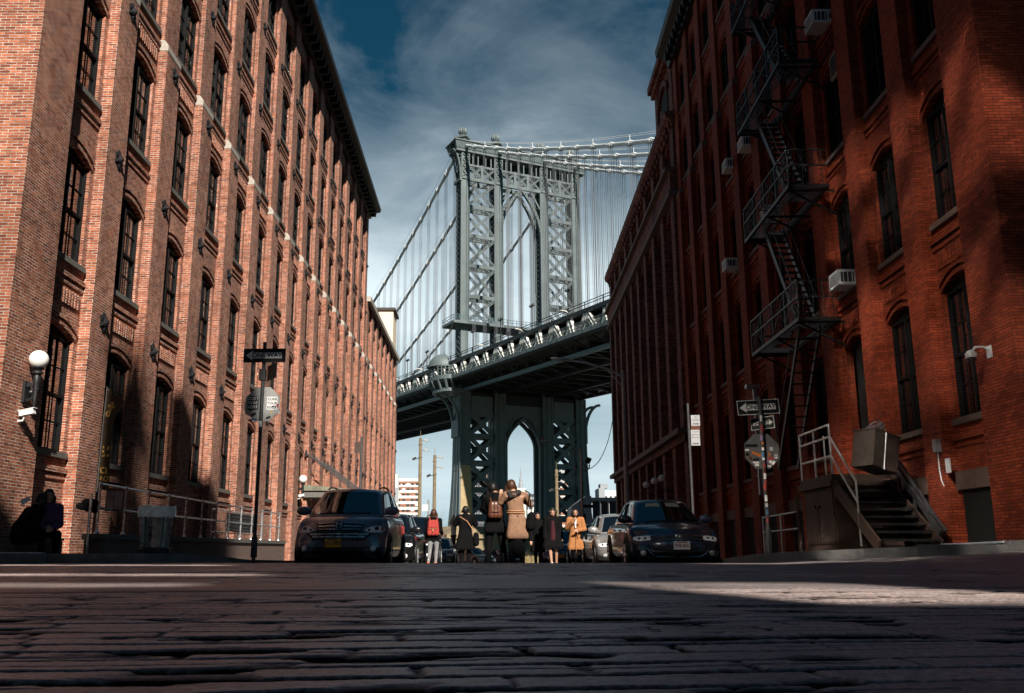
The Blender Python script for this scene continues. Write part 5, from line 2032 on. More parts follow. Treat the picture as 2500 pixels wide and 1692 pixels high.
def hand(m, w, d, side, curl=0.5):
    """palm, five fingers; w wrist, d pointing direction"""
    d = Vector(d).normalized()
    sx = d.cross(Vector((0, 1, 0)))
    if sx.length < 0.2: sx = d.cross(Vector((0, 0, 1)))
    sx.normalize()
    nrm = sx.cross(d).normalized()
    w = Vector(w)
    k = w + d * 0.085
    for i, L in enumerate((0.072, 0.082, 0.078, 0.062)):
        b = k + sx * (0.030 - 0.020 * i)
        capsule(m, w + sx * (0.016 - 0.011 * i), b, 0.016, 0.013, 8)
        e = b + (d * (1 - curl * 0.4) + nrm * curl * 0.6).normalized() * L * 0.55
        capsule(m, b, e, 0.0105, 0.0095, 8)
        capsule(m, e, e + (d * (1 - curl) + nrm * curl).normalized() * L * 0.45, 0.0095, 0.008, 8)
    t = w + d * 0.03 + sx * 0.028
    e = t + (d * 0.6 + sx * 0.8).normalized() * 0.045
    capsule(m, w + d * 0.01, t, 0.016, 0.014, 8)
    capsule(m, t, e, 0.0125, 0.011, 8)
    capsule(m, e, e + (d * 0.9 + nrm * 0.4).normalized() * 0.03, 0.011, 0.009, 8)


def skeleton(H=1.65, **ov):
    """joints for a standing person facing -y"""
    J = dict(head=(0, -0.015, 0.925), neck=(0, 0.01, 0.855), chest=(0, 0.0, 0.745), waist=(0, 0.0, 0.625), pelvis=(0, 0.005, 0.53),
             shl=(-0.112, 0.0, 0.808), shr=(0.112, 0.0, 0.808), ell=(-0.150, 0.01, 0.625), elr=(0.150, 0.01, 0.625), wrl=(-0.155, -0.04, 0.485), wrr=(0.155, -0.04, 0.485),
             hpl=(-0.055, 0, 0.515), hpr=(0.055, 0, 0.515), knl=(-0.060, -0.005, 0.285), knr=(0.060, -0.005, 0.285), anl=(-0.058, 0.015, 0.045), anr=(0.058, 0.015, 0.045))
    J.update(ov)
    return {k: Vector(v) * H for k, v in J.items()}


def person(label, loc, rz, J, H=1.65, skin='skin', top=None, legs=None, hair=None, shoes=None, coat_len=None, group='people in the street', hem=0.15, face=True, feet=-1):
    k = H / 1.65
    J = dict(J)
    for q in ('ell', 'elr', 'wrl', 'wrr'): J[q] = Vector((J['chest'].x + (J[q].x - J['chest'].x) * 0.84, J[q].y, J[q].z))
    m = MB()
    # head with jaw, nose, ears
    h = J['head']
    up = (J['head'] - J['neck']).normalized()
    m.ball(h, 0.098 * k, 16, 12, (0.80, 0.98, 1.12))
    m.ball(h + Vector((0, -0.03, -0.055)) * k, 0.062 * k, 12, 8, (0.9, 0.95, 1.0))
    m.ball(h + Vector((0, -0.098, -0.022)) * k, 0.017 * k, 8, 6, (0.8, 1.1, 1.3))
    m.ball(h + Vector((0, -0.088, -0.062)) * k, 0.018 * k, 8, 6, (1.3, 0.7, 0.6))
    for s in (-1, 1): m.ball(h + Vector((s * 0.080, 0.0, -0.015)) * k, 0.022 * k, 8, 6, (0.5, 0.8, 1.3))
    capsule(m, J['neck'] - up * 0.03, h - up * 0.05, 0.052 * k, 0.048 * k)
    # trunk
    def tri(a, b, ra, rb, wx):
        for s in (-1, 0, 1): capsule(m, J[a] + Vector((s * wx * k, 0, 0)), J[b] + Vector((s * wx * 0.8 * k, 0, 0)), ra * k, rb * k)
    tri('chest', 'waist', 0.10, 0.092, 0.065)
    tri('waist', 'pelvis', 0.092, 0.10, 0.060)
    capsule(m, J['shl'], J['shr'], 0.058 * k, 0.058 * k)
    capsule(m, J['neck'], J['chest'], 0.06 * k, 0.095 * k)
    for s in 'lr':
        capsule(m, J['sh' + s], J['chest'], 0.06 * k, 0.08 * k)
        capsule(m, J['sh' + s], J['el' + s], 0.052 * k, 0.040 * k)
        capsule(m, J['el' + s], J['wr' + s], 0.040 * k, 0.027 * k)
        hand(m, J['wr' + s], J['wr' + s] - J['el' + s], s)
        capsule(m, J['hp' + s], J['kn' + s], 0.088 * k, 0.055 * k)
        capsule(m, J['kn' + s], J['an' + s], 0.054 * k, 0.036 * k)
        a = J['an' + s]
        capsule(m, a + Vector((0, 0.03, -0.03)) * k, a + Vector((0, -0.14, -0.045)) * k, 0.036 * k, 0.030 * k)
    body = remeshed('person', m, skin, None, 0.0105, 3)
    body.location = loc
    body.rotation_euler = (0, 0, rz)
    tag(body, label, 'person', group)
    if face:
        for s in (-1, 1):
            m = MB()
            m.ball(h + Vector((s * 0.034, -0.088, 0.006)) * k, 0.013 * k, 8, 6, (1.2, 0.5, 0.7))
            m.build('eye', 'hair_black', body)
        m = MB()
        m.ball(h + Vector((0, -0.100, -0.064)) * k, 0.016 * k, 8, 6, (1.4, 0.5, 0.55))
        m.build('mouth', 'lip_red', body)
        m = MB()
        for s in (-1, 1): capsule(m, h + Vector((s * 0.018, -0.096, 0.028)) * k, h + Vector((s * 0.050, -0.088, 0.030)) * k, 0.005 * k, 0.004 * k, 6)
        m.build('eyebrows', 'hair_black', body)
    if hair:
        mat, long = hair
        m = MB()
        m.ball(h + Vector((0, 0.014, 0.014)) * k, 0.108 * k, 14, 10, (0.86, 1.0, 1.12))
        if long > 0:
            for s in (-1, -0.5, 0, 0.5, 1):
                b = h + Vector((s * 0.078, 0.052 - 0.055 * abs(s), -0.02)) * k
                capsule(m, b, b + Vector((s * 0.028, 0.035 - 0.01 * abs(s), -long)) * k, 0.042 * k, 0.022 * k)
        ho = remeshed('hair', m, mat, body, 0.011, 3)
        # keep the face free
        bm = bmesh.new()
        bm.from_mesh(ho.data)
        if face:
            for v in bm.verts:
                p = v.co - h
                if p.y < -0.045 * k and abs(p.x) < 0.062 * k and -0.13 * k < p.z < 0.052 * k: v.co.y = h.y - 0.040 * k + (p.y + 0.045 * k) * 0.05
        bm.to_mesh(ho.data)
        bm.free()
    if legs:
        mat, rad = legs
        m = MB()
        for s in 'lr':
            capsule(m, J['hp' + s], J['kn' + s], (0.098 + rad) * k, (0.064 + rad) * k)
            a = J['kn' + s] + (J['an' + s] - J['kn' + s]) * 0.92
            capsule(m, J['kn' + s], a, (0.063 + rad) * k, (0.046 + rad) * k)
        for s in (-1, 0, 1): capsule(m, J['waist'] + Vector((s * 0.055, 0, -0.05)) * k, J['pelvis'] + Vector((s * 0.055, 0, 0)) * k, 0.10 * k, 0.11 * k)
        remeshed('trousers', m, mat, body, 0.014, 3)
    if shoes:
        m = MB()
        for s in 'lr':
            a = J['an' + s]
            capsule(m, a + Vector((0, 0.035, -0.03)) * k, a + Vector((0, -0.15, -0.045)) * k, 0.046 * k, 0.038 * k)
            capsule(m, a + Vector((0, 0.01, 0.03)) * k, a + Vector((0, 0.02, -0.02)) * k, 0.045 * k, 0.045 * k)
        remeshed('shoes', m, shoes, body, 0.012, 2)
    if top:
        mat, rad = top
        m = MB()
        for s in (-1, 0, 1):
            capsule(m, J['chest'] + Vector((s * 0.066, 0, 0.02)) * k, J['waist'] + Vector((s * 0.058, 0, 0)) * k, (0.100 + rad) * k, (0.094 + rad) * k)
            capsule(m, J['waist'] + Vector((s * 0.058, 0, 0)) * k, J['pelvis'] + Vector((s * 0.058, 0, -0.02)) * k, (0.094 + rad) * k, (0.108 + rad) * k)
        capsule(m, J['shl'], J['shr'], (0.060 + rad) * k, (0.060 + rad) * k)
        capsule(m, J['neck'] + Vector((0, 0.005, -0.035)) * k, J['chest'], (0.068 + rad) * k, 0.11 * k)
        for s in 'lr':
            capsule(m, J['sh' + s], J['el' + s], (0.058 + rad) * k, (0.050 + rad) * k)
            w = J['el' + s] + (J['wr' + s] - J['el' + s]) * 0.95
            capsule(m, J['el' + s], w, (0.055 + rad) * k, (0.044 + rad) * k)
        if coat_len:
            p = J['pelvis']
            zend = p.z - coat_len * k
            for s in (-1, -0.5, 0, 0.5, 1):
                for f in (-1, 1):
                    capsule(m, p + Vector((s * 0.075, f * 0.03, 0)) * k, Vector((p.x + s * (0.085 + hem * 0.40) * k, p.y + f * (0.05 + hem * 0.22) * k, zend + 0.05)), (0.092 + rad) * k, (0.070 + rad) * k)
        co = remeshed('coat', m, mat, body, 0.0135, 3)
        if coat_len:      # cut the hem straight
            for v in co.data.vertices:
                if v.co.z < zend: v.co.z = zend
    return body


def ppl(px, y, z=None):
    x = (px - CX) / 2284.0 * y
    return (x, y, street_z(y) if z is None else z)


def build_people():
    # the couple in the middle of the street, seen from behind
    H = 1.70
    J = skeleton(H, ell=(-0.235, -0.04, 0.735), wrl=(-0.10, -0.17, 0.80), elr=(0.16, -0.06, 0.70), wrr=(0.10, -0.18, 0.79), head=(0.025, -0.03, 0.915),
                 knl=(-0.085, 0, 0.285), anl=(-0.115, 0.02, 0.04), knr=(0.075, 0, 0.285), anr=(0.085, 0.01, 0.04))
    # facing away: turn half round
    p1 = person('person in black with brown leather backpack, seen from behind, left of the close pair', ppl(1209, 18.7), math.pi, {k: v for k, v in J.items()}, H,
                'skin', top=('cloth_black', 0.012), legs=('cloth_black', 0.006), hair=('hair_black', 0.10), shoes='cloth_black', coat_len=0.22, face=False)
    H = 1.74
    J2 = skeleton(H, head=(0.03, -0.05, 0.905), neck=(0.02, -0.015, 0.845), chest=(0.01, -0.01, 0.74), ell=(-0.225, -0.07, 0.70), wrl=(-0.12, -0.18, 0.76), elr=(0.19, -0.05, 0.72), wrr=(0.16, -0.17, 0.81))
    J2 = {k: v + Vector((0.05 * max(0, v.z - 0.9) / 0.8, 0, 0)) for k, v in J2.items()}
    p2 = person('person in belted camel coat and patterned scarf, seen from behind, right of the close pair', ppl(1262, 18.4), math.pi + R(8), J2, H,
                'skin', top=('cloth_tan', 0.002), legs=('cloth_black', 0.006), hair=('hair_auburn', 0.16), shoes='cloth_black', coat_len=0.36, face=False, hem=0.14)
    m = MB()
    k = H / 1.65
    w = J2['waist']
    n = 20
    for dz in (0.015, -0.02):
        m.tube([w + Vector((0.168 * math.cos(2 * math.pi * i / n), 0.122 * math.sin(2 * math.pi * i / n), dz - 0.02)) * k for i in range(n + 1)], 0.014, 6)
    m.build('belt', 'strap_tan', p2)
    m = MB()
    nk = J2['neck']
    for a in range(14):
        t = 2 * math.pi * a / 14
        capsule(m, nk + Vector((0.12 * math.cos(t), 0.10 * math.sin(t), -0.03)) * k, nk + Vector((0.13 * math.cos(t + .4), 0.11 * math.sin(t + .4), -0.06)) * k, 0.045, 0.04)
    capsule(m, nk + Vector((-0.10, 0.10, -0.02)) * k, nk + Vector((0.07, 0.15, -0.10)) * k, 0.055, 0.05)
    remeshed('scarf', m, 'scarf_pattern', p2, 0.014, 2)
    m = MB()   # dark skirt below the coat
    capsule(m, J2['pelvis'], J2['pelvis'] + Vector((0, 0, -0.62)), 0.13, 0.14)
    remeshed('skirt', m, 'cloth_black', p2, 0.02, 2)
    # bags of the couple
    bp = thing('backpack', 'small brown leather backpack on the back of the person in black', 'backpack', p1.location, math.pi)
    c = J['chest'] + Vector((0, 0.19, -0.13))
    m = MB()
    for s in (-1, 0, 1): capsule(m, c + Vector((s * 0.075, 0.03, -0.12)), c + Vector((s * 0.065, 0.02, 0.10)), 0.075, 0.065)
    remeshed('bag', m, 'leather_brown', bp, 0.012, 3)
    m = MB()
    for s in (-1, 1): m.tube([c + Vector((s * 0.08, -0.02, 0.14)), c + Vector((s * 0.10, -0.09, 0.22)), c + Vector((s * 0.11, -0.18, 0.24))], 0.014, 6)
    m.tube([c + Vector((-0.10, 0.105, -0.05)), c + Vector((0, 0.115, -0.06)), c + Vector((0.10, 0.105, -0.05))], 0.010, 6)
    m.build('strap', 'leather_brown', bp)
    bp = thing('shoulder_bag', 'large black shoulder bag hanging right of the camel coat', 'bag', p2.location, math.pi)
    m = MB()
    c = J2['waist'] + Vector((-0.30, 0.05, -0.20))
    for s in (-1, 0, 1): capsule(m, c + Vector((0.02, s * 0.08, -0.10)), c + Vector((0, s * 0.07, 0.10)), 0.10, 0.08)
    remeshed('bag', m, 'cloth_black', bp, 0.014, 3)
    m = MB()
    m.tube([c + Vector((0, 0.02, 0.15)), J2['shl'] + Vector((-0.10, 0.02, 0.02)), J2['shl'] + Vector((-0.01, -0.02, 0.085))], 0.014, 6)
    m.build('strap', 'cloth_black', bp)
    # woman with the red backpack
    H = 1.60
    J = skeleton(H, elr=(0.15, -0.02, 0.63), wrr=(0.17, -0.13, 0.58), knl=(-0.06, 0.0, 0.285), anl=(-0.085, 0.06, 0.045), knr=(0.055, -0.02, 0.285), anr=(0.04, 0.0, 0.04))
    J = {k: Vector((-v.x, v.y, v.z)) for k, v in J.items()}
    J = {(k[:-1] + ('r' if k[-1] == 'l' else 'l') if k[:2] in ('sh', 'el', 'wr', 'hp', 'kn', 'an') else k): v for k, v in J.items()}
    p3 = person('woman walking away in grey jeans and orange shoes wearing a red backpack', ppl(1058, 26.5), math.pi, J, H, 'skin', top=('cloth_black', 0.01),
                legs=('denim_grey', -0.004), hair=('hair_auburn', 0.24), shoes='shoe_orange', coat_len=0.10, face=False)
    bp = thing('backpack', 'bright red backpack on the woman in grey jeans', 'backpack', p3.location, math.pi)
    c = J['chest'] + Vector((0, 0.20, -0.10))
    m = MB()
    for s in (-1, 0, 1): capsule(m, c + Vector((s * 0.10, 0.02, -0.17)), c + Vector((s * 0.085, 0.0, 0.13)), 0.075, 0.07)
    remeshed('bag', m, 'cloth_red', bp, 0.012, 3)
    m = MB()
    for s in (-1, 0, 1): capsule(m, c + Vector((s * 0.09, 0.055, 0.0)), c + Vector((s * 0.085, 0.02, 0.15)), 0.055, 0.06)
    remeshed('flap', m, 'cloth_red', bp, 0.012, 2)
    m = MB()
    m.tube([c + Vector((-0.13, 0.10, -0.03)), c + Vector((0, 0.118, -0.05)), c + Vector((0.13, 0.10, -0.03))], 0.007, 5)
    m.box(-0.018 + c.x, 0.018 + c.x, c.y + 0.105, c.y + 0.125, c.z - 0.12, c.z - 0.04)
    m.build('buckle', 'strap_tan', bp)
    m = MB()
    for s in (-1, 1): m.tube([c + Vector((s * 0.10, -0.03, 0.18)), c + Vector((s * 0.11, -0.10, 0.25)), c + Vector((s * 0.12, -0.19, 0.22))], 0.018, 6)
    m.build('strap', 'cloth_red', bp)
    # photographer in a long black coat
    H = 1.66
    J = skeleton(H, ell=(-0.20, -0.06, 0.705), wrl=(-0.07, -0.17, 0.83), elr=(0.20, -0.06, 0.705), wrr=(0.07, -0.17, 0.83))
    p4 = person('person in long black coat with tan shoulder strap, seen from behind, taking a picture', ppl(1136, 26.0), math.pi, J, H, 'skin', top=('cloth_black', 0.03),
                legs=('cloth_black', 0.01), hair=('hair_black', 0.03), shoes='cloth_black', coat_len=0.42, face=False, hem=0.25)
    bp = thing('shoulder_bag', 'black shoulder bag with tan strap on the photographer in black', 'bag', p4.location, math.pi)
    m = MB()
    c = J['pelvis'] + Vector((-0.30, 0.08, -0.12))
    for s in (-1, 0, 1): capsule(m, c + Vector((0, s * 0.08, -0.12)), c + Vector((0, s * 0.07, 0.10)), 0.09, 0.08)
    remeshed('bag', m, 'cloth_black', bp, 0.014, 2)
    m = MB()
    m.tube([c + Vector((0.03, 0.1, 0.16)), J['chest'] + Vector((-0.05, 0.17, 0)), J['shr'] + Vector((-0.03, 0.10, 0.02))], 0.013, 6)
    m.build('strap', 'strap_tan', bp)
    # two women in black walking up
    H = 1.58
    J = skeleton(H, knl=(-0.05, -0.03, 0.285), anl=(-0.045, -0.05, 0.05), anr=(0.055, 0.06, 0.05))
    person('woman in long black coat with loose black hair, leftmost of the three walking up', ppl(1313, 27.6), R(5), J, H, 'skin', top=('cloth_black', 0.02), legs=('cloth_black', 0.0),
           hair=('hair_black', 0.22), shoes='cloth_black', coat_len=0.44, hem=0.12)
    H = 1.64
    J = skeleton(H, knl=(-0.05, -0.04, 0.285), anl=(-0.03, -0.07, 0.05), anr=(0.06, 0.07, 0.05), head=(0.0, -0.02, 0.925))
    p = person('woman in black cape coat over plum dress, middle of the three walking up', ppl(1350, 26.8), R(0), J, H, 'skin', top=('cloth_black', 0.035), hair=('hair_black', 0.15),
               shoes='shoe_white', coat_len=0.36, hem=0.30)
    m = MB()
    capsule(m, J['chest'] + Vector((0.0, -0.10, 0.02)), J['pelvis'] + Vector((0, -0.11, -0.1)), 0.055, 0.09)
    remeshed('dress', m, 'cloth_plum', p, 0.014, 2)
    m = MB()
    h = J['head']
    for s in (-1, 1): m.ball(h + Vector((s * 0.085, 0.02, 0.03)), 0.055, 10, 8)
    m.ball(h + Vector((0, 0.02, 0.075)), 0.09, 10, 8)
    m.build('curls', 'hair_black', p, smooth=True)
    # woman in the camel coat
    H = 1.62
    J = skeleton(H, ell=(-0.175, -0.02, 0.66), wrl=(-0.055, -0.13, 0.77), elr=(0.185, -0.02, 0.64), wrr=(0.06, -0.15, 0.62), knl=(-0.05, -0.03, 0.285), anl=(-0.05, 0.08, 0.07), anr=(0.05, -0.06, 0.05))
    p = person('woman in a long camel coat over white shirt walking up beside the silver car', ppl(1406, 26.4), R(-4), J, H, 'skin', top=('cloth_camel', 0.018), legs=('cloth_black', 0.0),
               hair=('hair_black', 0.12), shoes='shoe_white', coat_len=0.40, hem=0.16)
    m = MB()
    c = J['chest']
    m.prism([(-0.035, 0.09), (0.035, 0.09), (0.012, -0.14), (-0.012, -0.14)], c + Vector((0, -0.148, 0)), (1, 0, 0), (0, -0.06, 1), (0, -0.012, 0))
    m.build('shirt', 'cloth_white', p)
    m = MB()
    capsule(m, J['neck'] + Vector((-0.03, -0.04, -0.01)), J['neck'] + Vector((0.03, -0.04, -0.01)), 0.058, 0.058)
    m.build('collar', 'cloth_black', p, smooth=True)
    m = MB()
    for s in (-1, 1):
        m.prism([(0.0, 0.0), (s * 0.075, -0.04), (s * 0.10, 0.06), (s * 0.06, 0.12)], c + Vector((s * 0.018, -0.150, -0.02)), (1, 0, 0), (0, -0.05, 1), (0, -0.014, 0))
    m.tube([J['waist'] + Vector((0.02, -0.16, 0.02)), J['waist'] + Vector((0.05, -0.175, -0.10)), J['waist'] + Vector((0.06, -0.175, -0.22))], 0.014, 6)
    m.tube([J['waist'] + Vector((0.01, -0.168, 0.0)), J['pelvis'] + Vector((0.01, -0.195, -0.1)), J['pelvis'] + Vector((0.005, -0.215, -0.5))], 0.006, 5)
    m.build('lapels', 'cloth_camel', p)
    bp = thing('handbag', 'black handbag on the arm of the woman in the camel coat', 'bag', p.location, R(-4))
    m = MB()
    c = J['pelvis'] + Vector((0.22, -0.10, -0.02))
    for s in (-1, 1): capsule(m, c + Vector((s * 0.07, 0, -0.05)), c + Vector((s * 0.06, 0, 0.06)), 0.05, 0.04)
    remeshed('bag', m, 'cloth_black', bp, 0.012, 2)
    m = MB()
    m.tube([c + Vector((-0.05, 0, 0.09)), c + Vector((-0.03, 0.02, 0.20)), c + Vector((0.03, 0.02, 0.20)), c + Vector((0.05, 0, 0.09))], 0.01, 6)
    m.build('strap', 'cloth_black', bp)
    # the two seated against the left corner
    H = 1.64
    def seated(x, y, z, rz, label, top, hair, lean=0.0, face=True, skin='skin', legs='cloth_black'):
        J = skeleton(H)
        J = {k: v + Vector((0, 0, 0.42 - 0.515 * H)) for k, v in J.items()}
        f = 0.42
        for s, sg in (('l', -1), ('r', 1)):
            J['kn' + s] = Vector((sg * 0.12, -0.42, 0.44))
            J['an' + s] = Vector((sg * 0.11, -0.46, 0.08))
            J['el' + s] = Vector((sg * 0.24, -0.06, 0.62))
            J['wr' + s] = Vector((sg * 0.08, -0.26, 0.55))
        for k in ('head', 'neck', 'chest', 'shl', 'shr'):
            J[k] = J[k] + Vector((0, -lean * (J[k].z - 0.4), -0.06 * lean))
        return person(label, (x, y, z), rz, J, H, skin, top=(top, 0.02), legs=(legs, 0.01), hair=hair, shoes='cloth_black', face=face)
    z = walk_z(-8, 15.8)
    seated(-7.50, 15.95, z - 0.12, R(35), 'woman in a purple padded jacket sitting against the brick corner on the left', 'cloth_purple', ('hair_black', 0.18), 0.0)
    seated(-7.72, 15.55, z - 0.16, R(150), 'hunched person in dark clothes sitting in front of the purple jacket', 'cloth_black', ('hair_black', 0.05), 0.45, face=False, skin='skin_dark')
    ph = thing('phone', 'pale phone held up by the hunched person in dark clothes', 'phone', at(62, 1222, 15.4), R(20))
    m = MB()
    m.M = Matrix.Rotation(R(-35), 4, 'Y')
    m.box(-0.075, 0.075, -0.006, 0.006, -0.04, 0.04)
    m.build('case', 'shoe_white', ph)
    m = MB()
    m.M = Matrix.Rotation(R(-35), 4, 'Y')
    m.box(-0.068, 0.068, 0.0065, 0.009, -0.035, 0.035)
    m.build('screen', 'car_glass', ph)
    bn = tag(bench_block(-7.8, 15.75, z), 'low dark stone step against the left corner', 'step')


def bench_block(x, y, z):
    m = MB()
    m.box(x - 0.30, x + 0.55, y - 0.1, y + 0.35, z - 0.02, z + 0.22)
    m.box(x - 0.32, x + 0.57, y - 0.12, y + 0.36, z + 0.222, z + 0.26)
    return m.build('stone_step', 'brown_stone')


def make_scarf():
    m, t, b = new_mat('scarf_pattern')
    tc = t.n('ShaderNodeTexCoord')
    v = t.n('ShaderNodeTexNoise', i_Scale=7.0, i_Detail=2.0)
    t.l(tc, 'Object', v, 'Vector')
    t.t.links.new(t.ramp(v.outputs[0], [(0.44, (0.02, 0.016, 0.015)), (0.52, (0.10, 0.05, 0.03)), (0.60, (0.55, 0.50, 0.45))], 'CONSTANT'), b.inputs['Base Color'])
    b.inputs['Roughness'].default_value = 0.9


make_scarf()
build_people()

# ---------------------------------------------------------------- street furniture
plain('plate_dull', (0.32, 0.32, 0.33), 0.5)
plain('sticker_orange', (0.55, 0.16, 0.03), 0.5)
plain('sticker_red', (0.40, 0.04, 0.04), 0.5)
plain('sticker_blue', (0.08, 0.20, 0.36), 0.5)
plain('sticker_violet', (0.26, 0.16, 0.34), 0.5)
plain('sticker_yellow', (0.60, 0.42, 0.08), 0.5)
plain('liner_film', (0.75, 0.78, 0.74), 0.25, var=0.35, scale=18, bump=0.5)
plain('escape_iron', (0.013, 0.0125, 0.0125), 0.5, spec=0.45, var=0.4, scale=9)
plain('pipe_grey', (0.42, 0.42, 0.42), 0.4, metal=0.5, var=0.25, scale=9)
plain('cabinet_metal', (0.15, 0.125, 0.105), 0.45, metal=0.5, var=0.25, scale=5)
plain('banner_cloth', (0.085, 0.050, 0.022), 0.8, var=0.5, scale=5)
plain('banner_gold', (0.95, 0.55, 0.14), 0.8, var=0.15)
plain('poster_grey', (0.16, 0.17, 0.19), 0.5, var=0.7, scale=5)
plain('weathered_olive', (0.17, 0.165, 0.12), 0.8, var=0.4, scale=4)
FRONTX = Matrix.Rotation(R(90), 4, 'X')


def facing(p, rz=0.0, tilt=0.0):
    """sign plane: x right, y up, z towards the viewer"""
    return Matrix.Translation(p) @ Matrix.Rotation(rz, 4, 'Z') @ Matrix.Rotation(R(90), 4, 'X') @ Matrix.Rotation(tilt, 4, 'Z')


def one_way(parent, p, w, h, rz, tilt, right=False, dim=False, sx=1.0):
    """black plate with a pale arrow that carries the words ONE WAY"""
    M = facing(p, rz, tilt)
    m = MB()
    m.M = M
    m.box(-w / 2, w / 2, -h / 2, h / 2, -0.004, 0.0)
    o = m.build('one_way_sign', 'sign_black', parent)
    pale = 'sign_white'
    s = -1 if right else 1
    m = MB()
    m.M = M
    a = w / 0.9
    pts = [(-0.40 * a, 0), (-0.24 * a, 0.115 * a), (-0.27 * a, 0.062 * a), (0.37 * a, 0.062 * a), (0.37 * a, -0.062 * a), (-0.27 * a, -0.062 * a), (-0.24 * a, -0.115 * a)]
    pts = [(s * q[0], q[1]) for q in pts]
    m.prism(pts, (0, 0, 0.001), (1, 0, 0), (0, 1, 0), (0, 0, 0.002))
    if not dim:
        t = 0.010
        for x0, x1, y0, y1 in ((-w / 2, w / 2, h / 2 - t, h / 2), (-w / 2, w / 2, -h / 2, -h / 2 + t), (-w / 2, -w / 2 + t, -h / 2 + t, h / 2 - t), (w / 2 - t, w / 2, -h / 2 + t, h / 2 - t)):
            m.box(x0, x1, y0, y1, 0.001, 0.003)
    m.build('arrow', pale, o)
    for txt, x in (('ONE', (-0.125 if not right else -0.20)), ('WAY', (0.215 if not right else 0.10))):
        text_mb(txt, 0.135 * a, M @ Matrix.Translation((x * a, 0.0, 0.0045)), 0.002, bold=0.0035).build('lettering', 'sign_black', o)
    return o


def octagon(r):
    return [(r * math.cos(R(22.5 + 45 * k)) / math.cos(R(22.5)), r * math.sin(R(22.5 + 45 * k)) / math.cos(R(22.5))) for k in range(8)]


def sticker(parent, M, x, y, w, h, mat, rot=0.0, lift=0.003, txt=None, tm='sign_black', ts=None, dark_edge=None):
    m = MB()
    m.M = M @ Matrix.Translation((x, y, lift)) @ Matrix.Rotation(rot, 4, 'Z')
    m.box(-w / 2, w / 2, -h / 2, h / 2, 0, 0.0015)
    o = m.build('sticker', mat, parent)
    if txt:
        lines = txt.split('\n')
        ts = ts or h / len(lines) * 0.95
        for i, l in enumerate(lines):
            yy = (len(lines) / 2 - 0.5 - i) * h / len(lines) * 0.92
            text_mb(l, ts, M @ Matrix.Translation((x, y, lift)) @ Matrix.Rotation(rot, 4, 'Z') @ Matrix.Translation((0, yy, 0.0025)), 0.0015, bold=0.0012).build('lettering', tm, o)
    return o


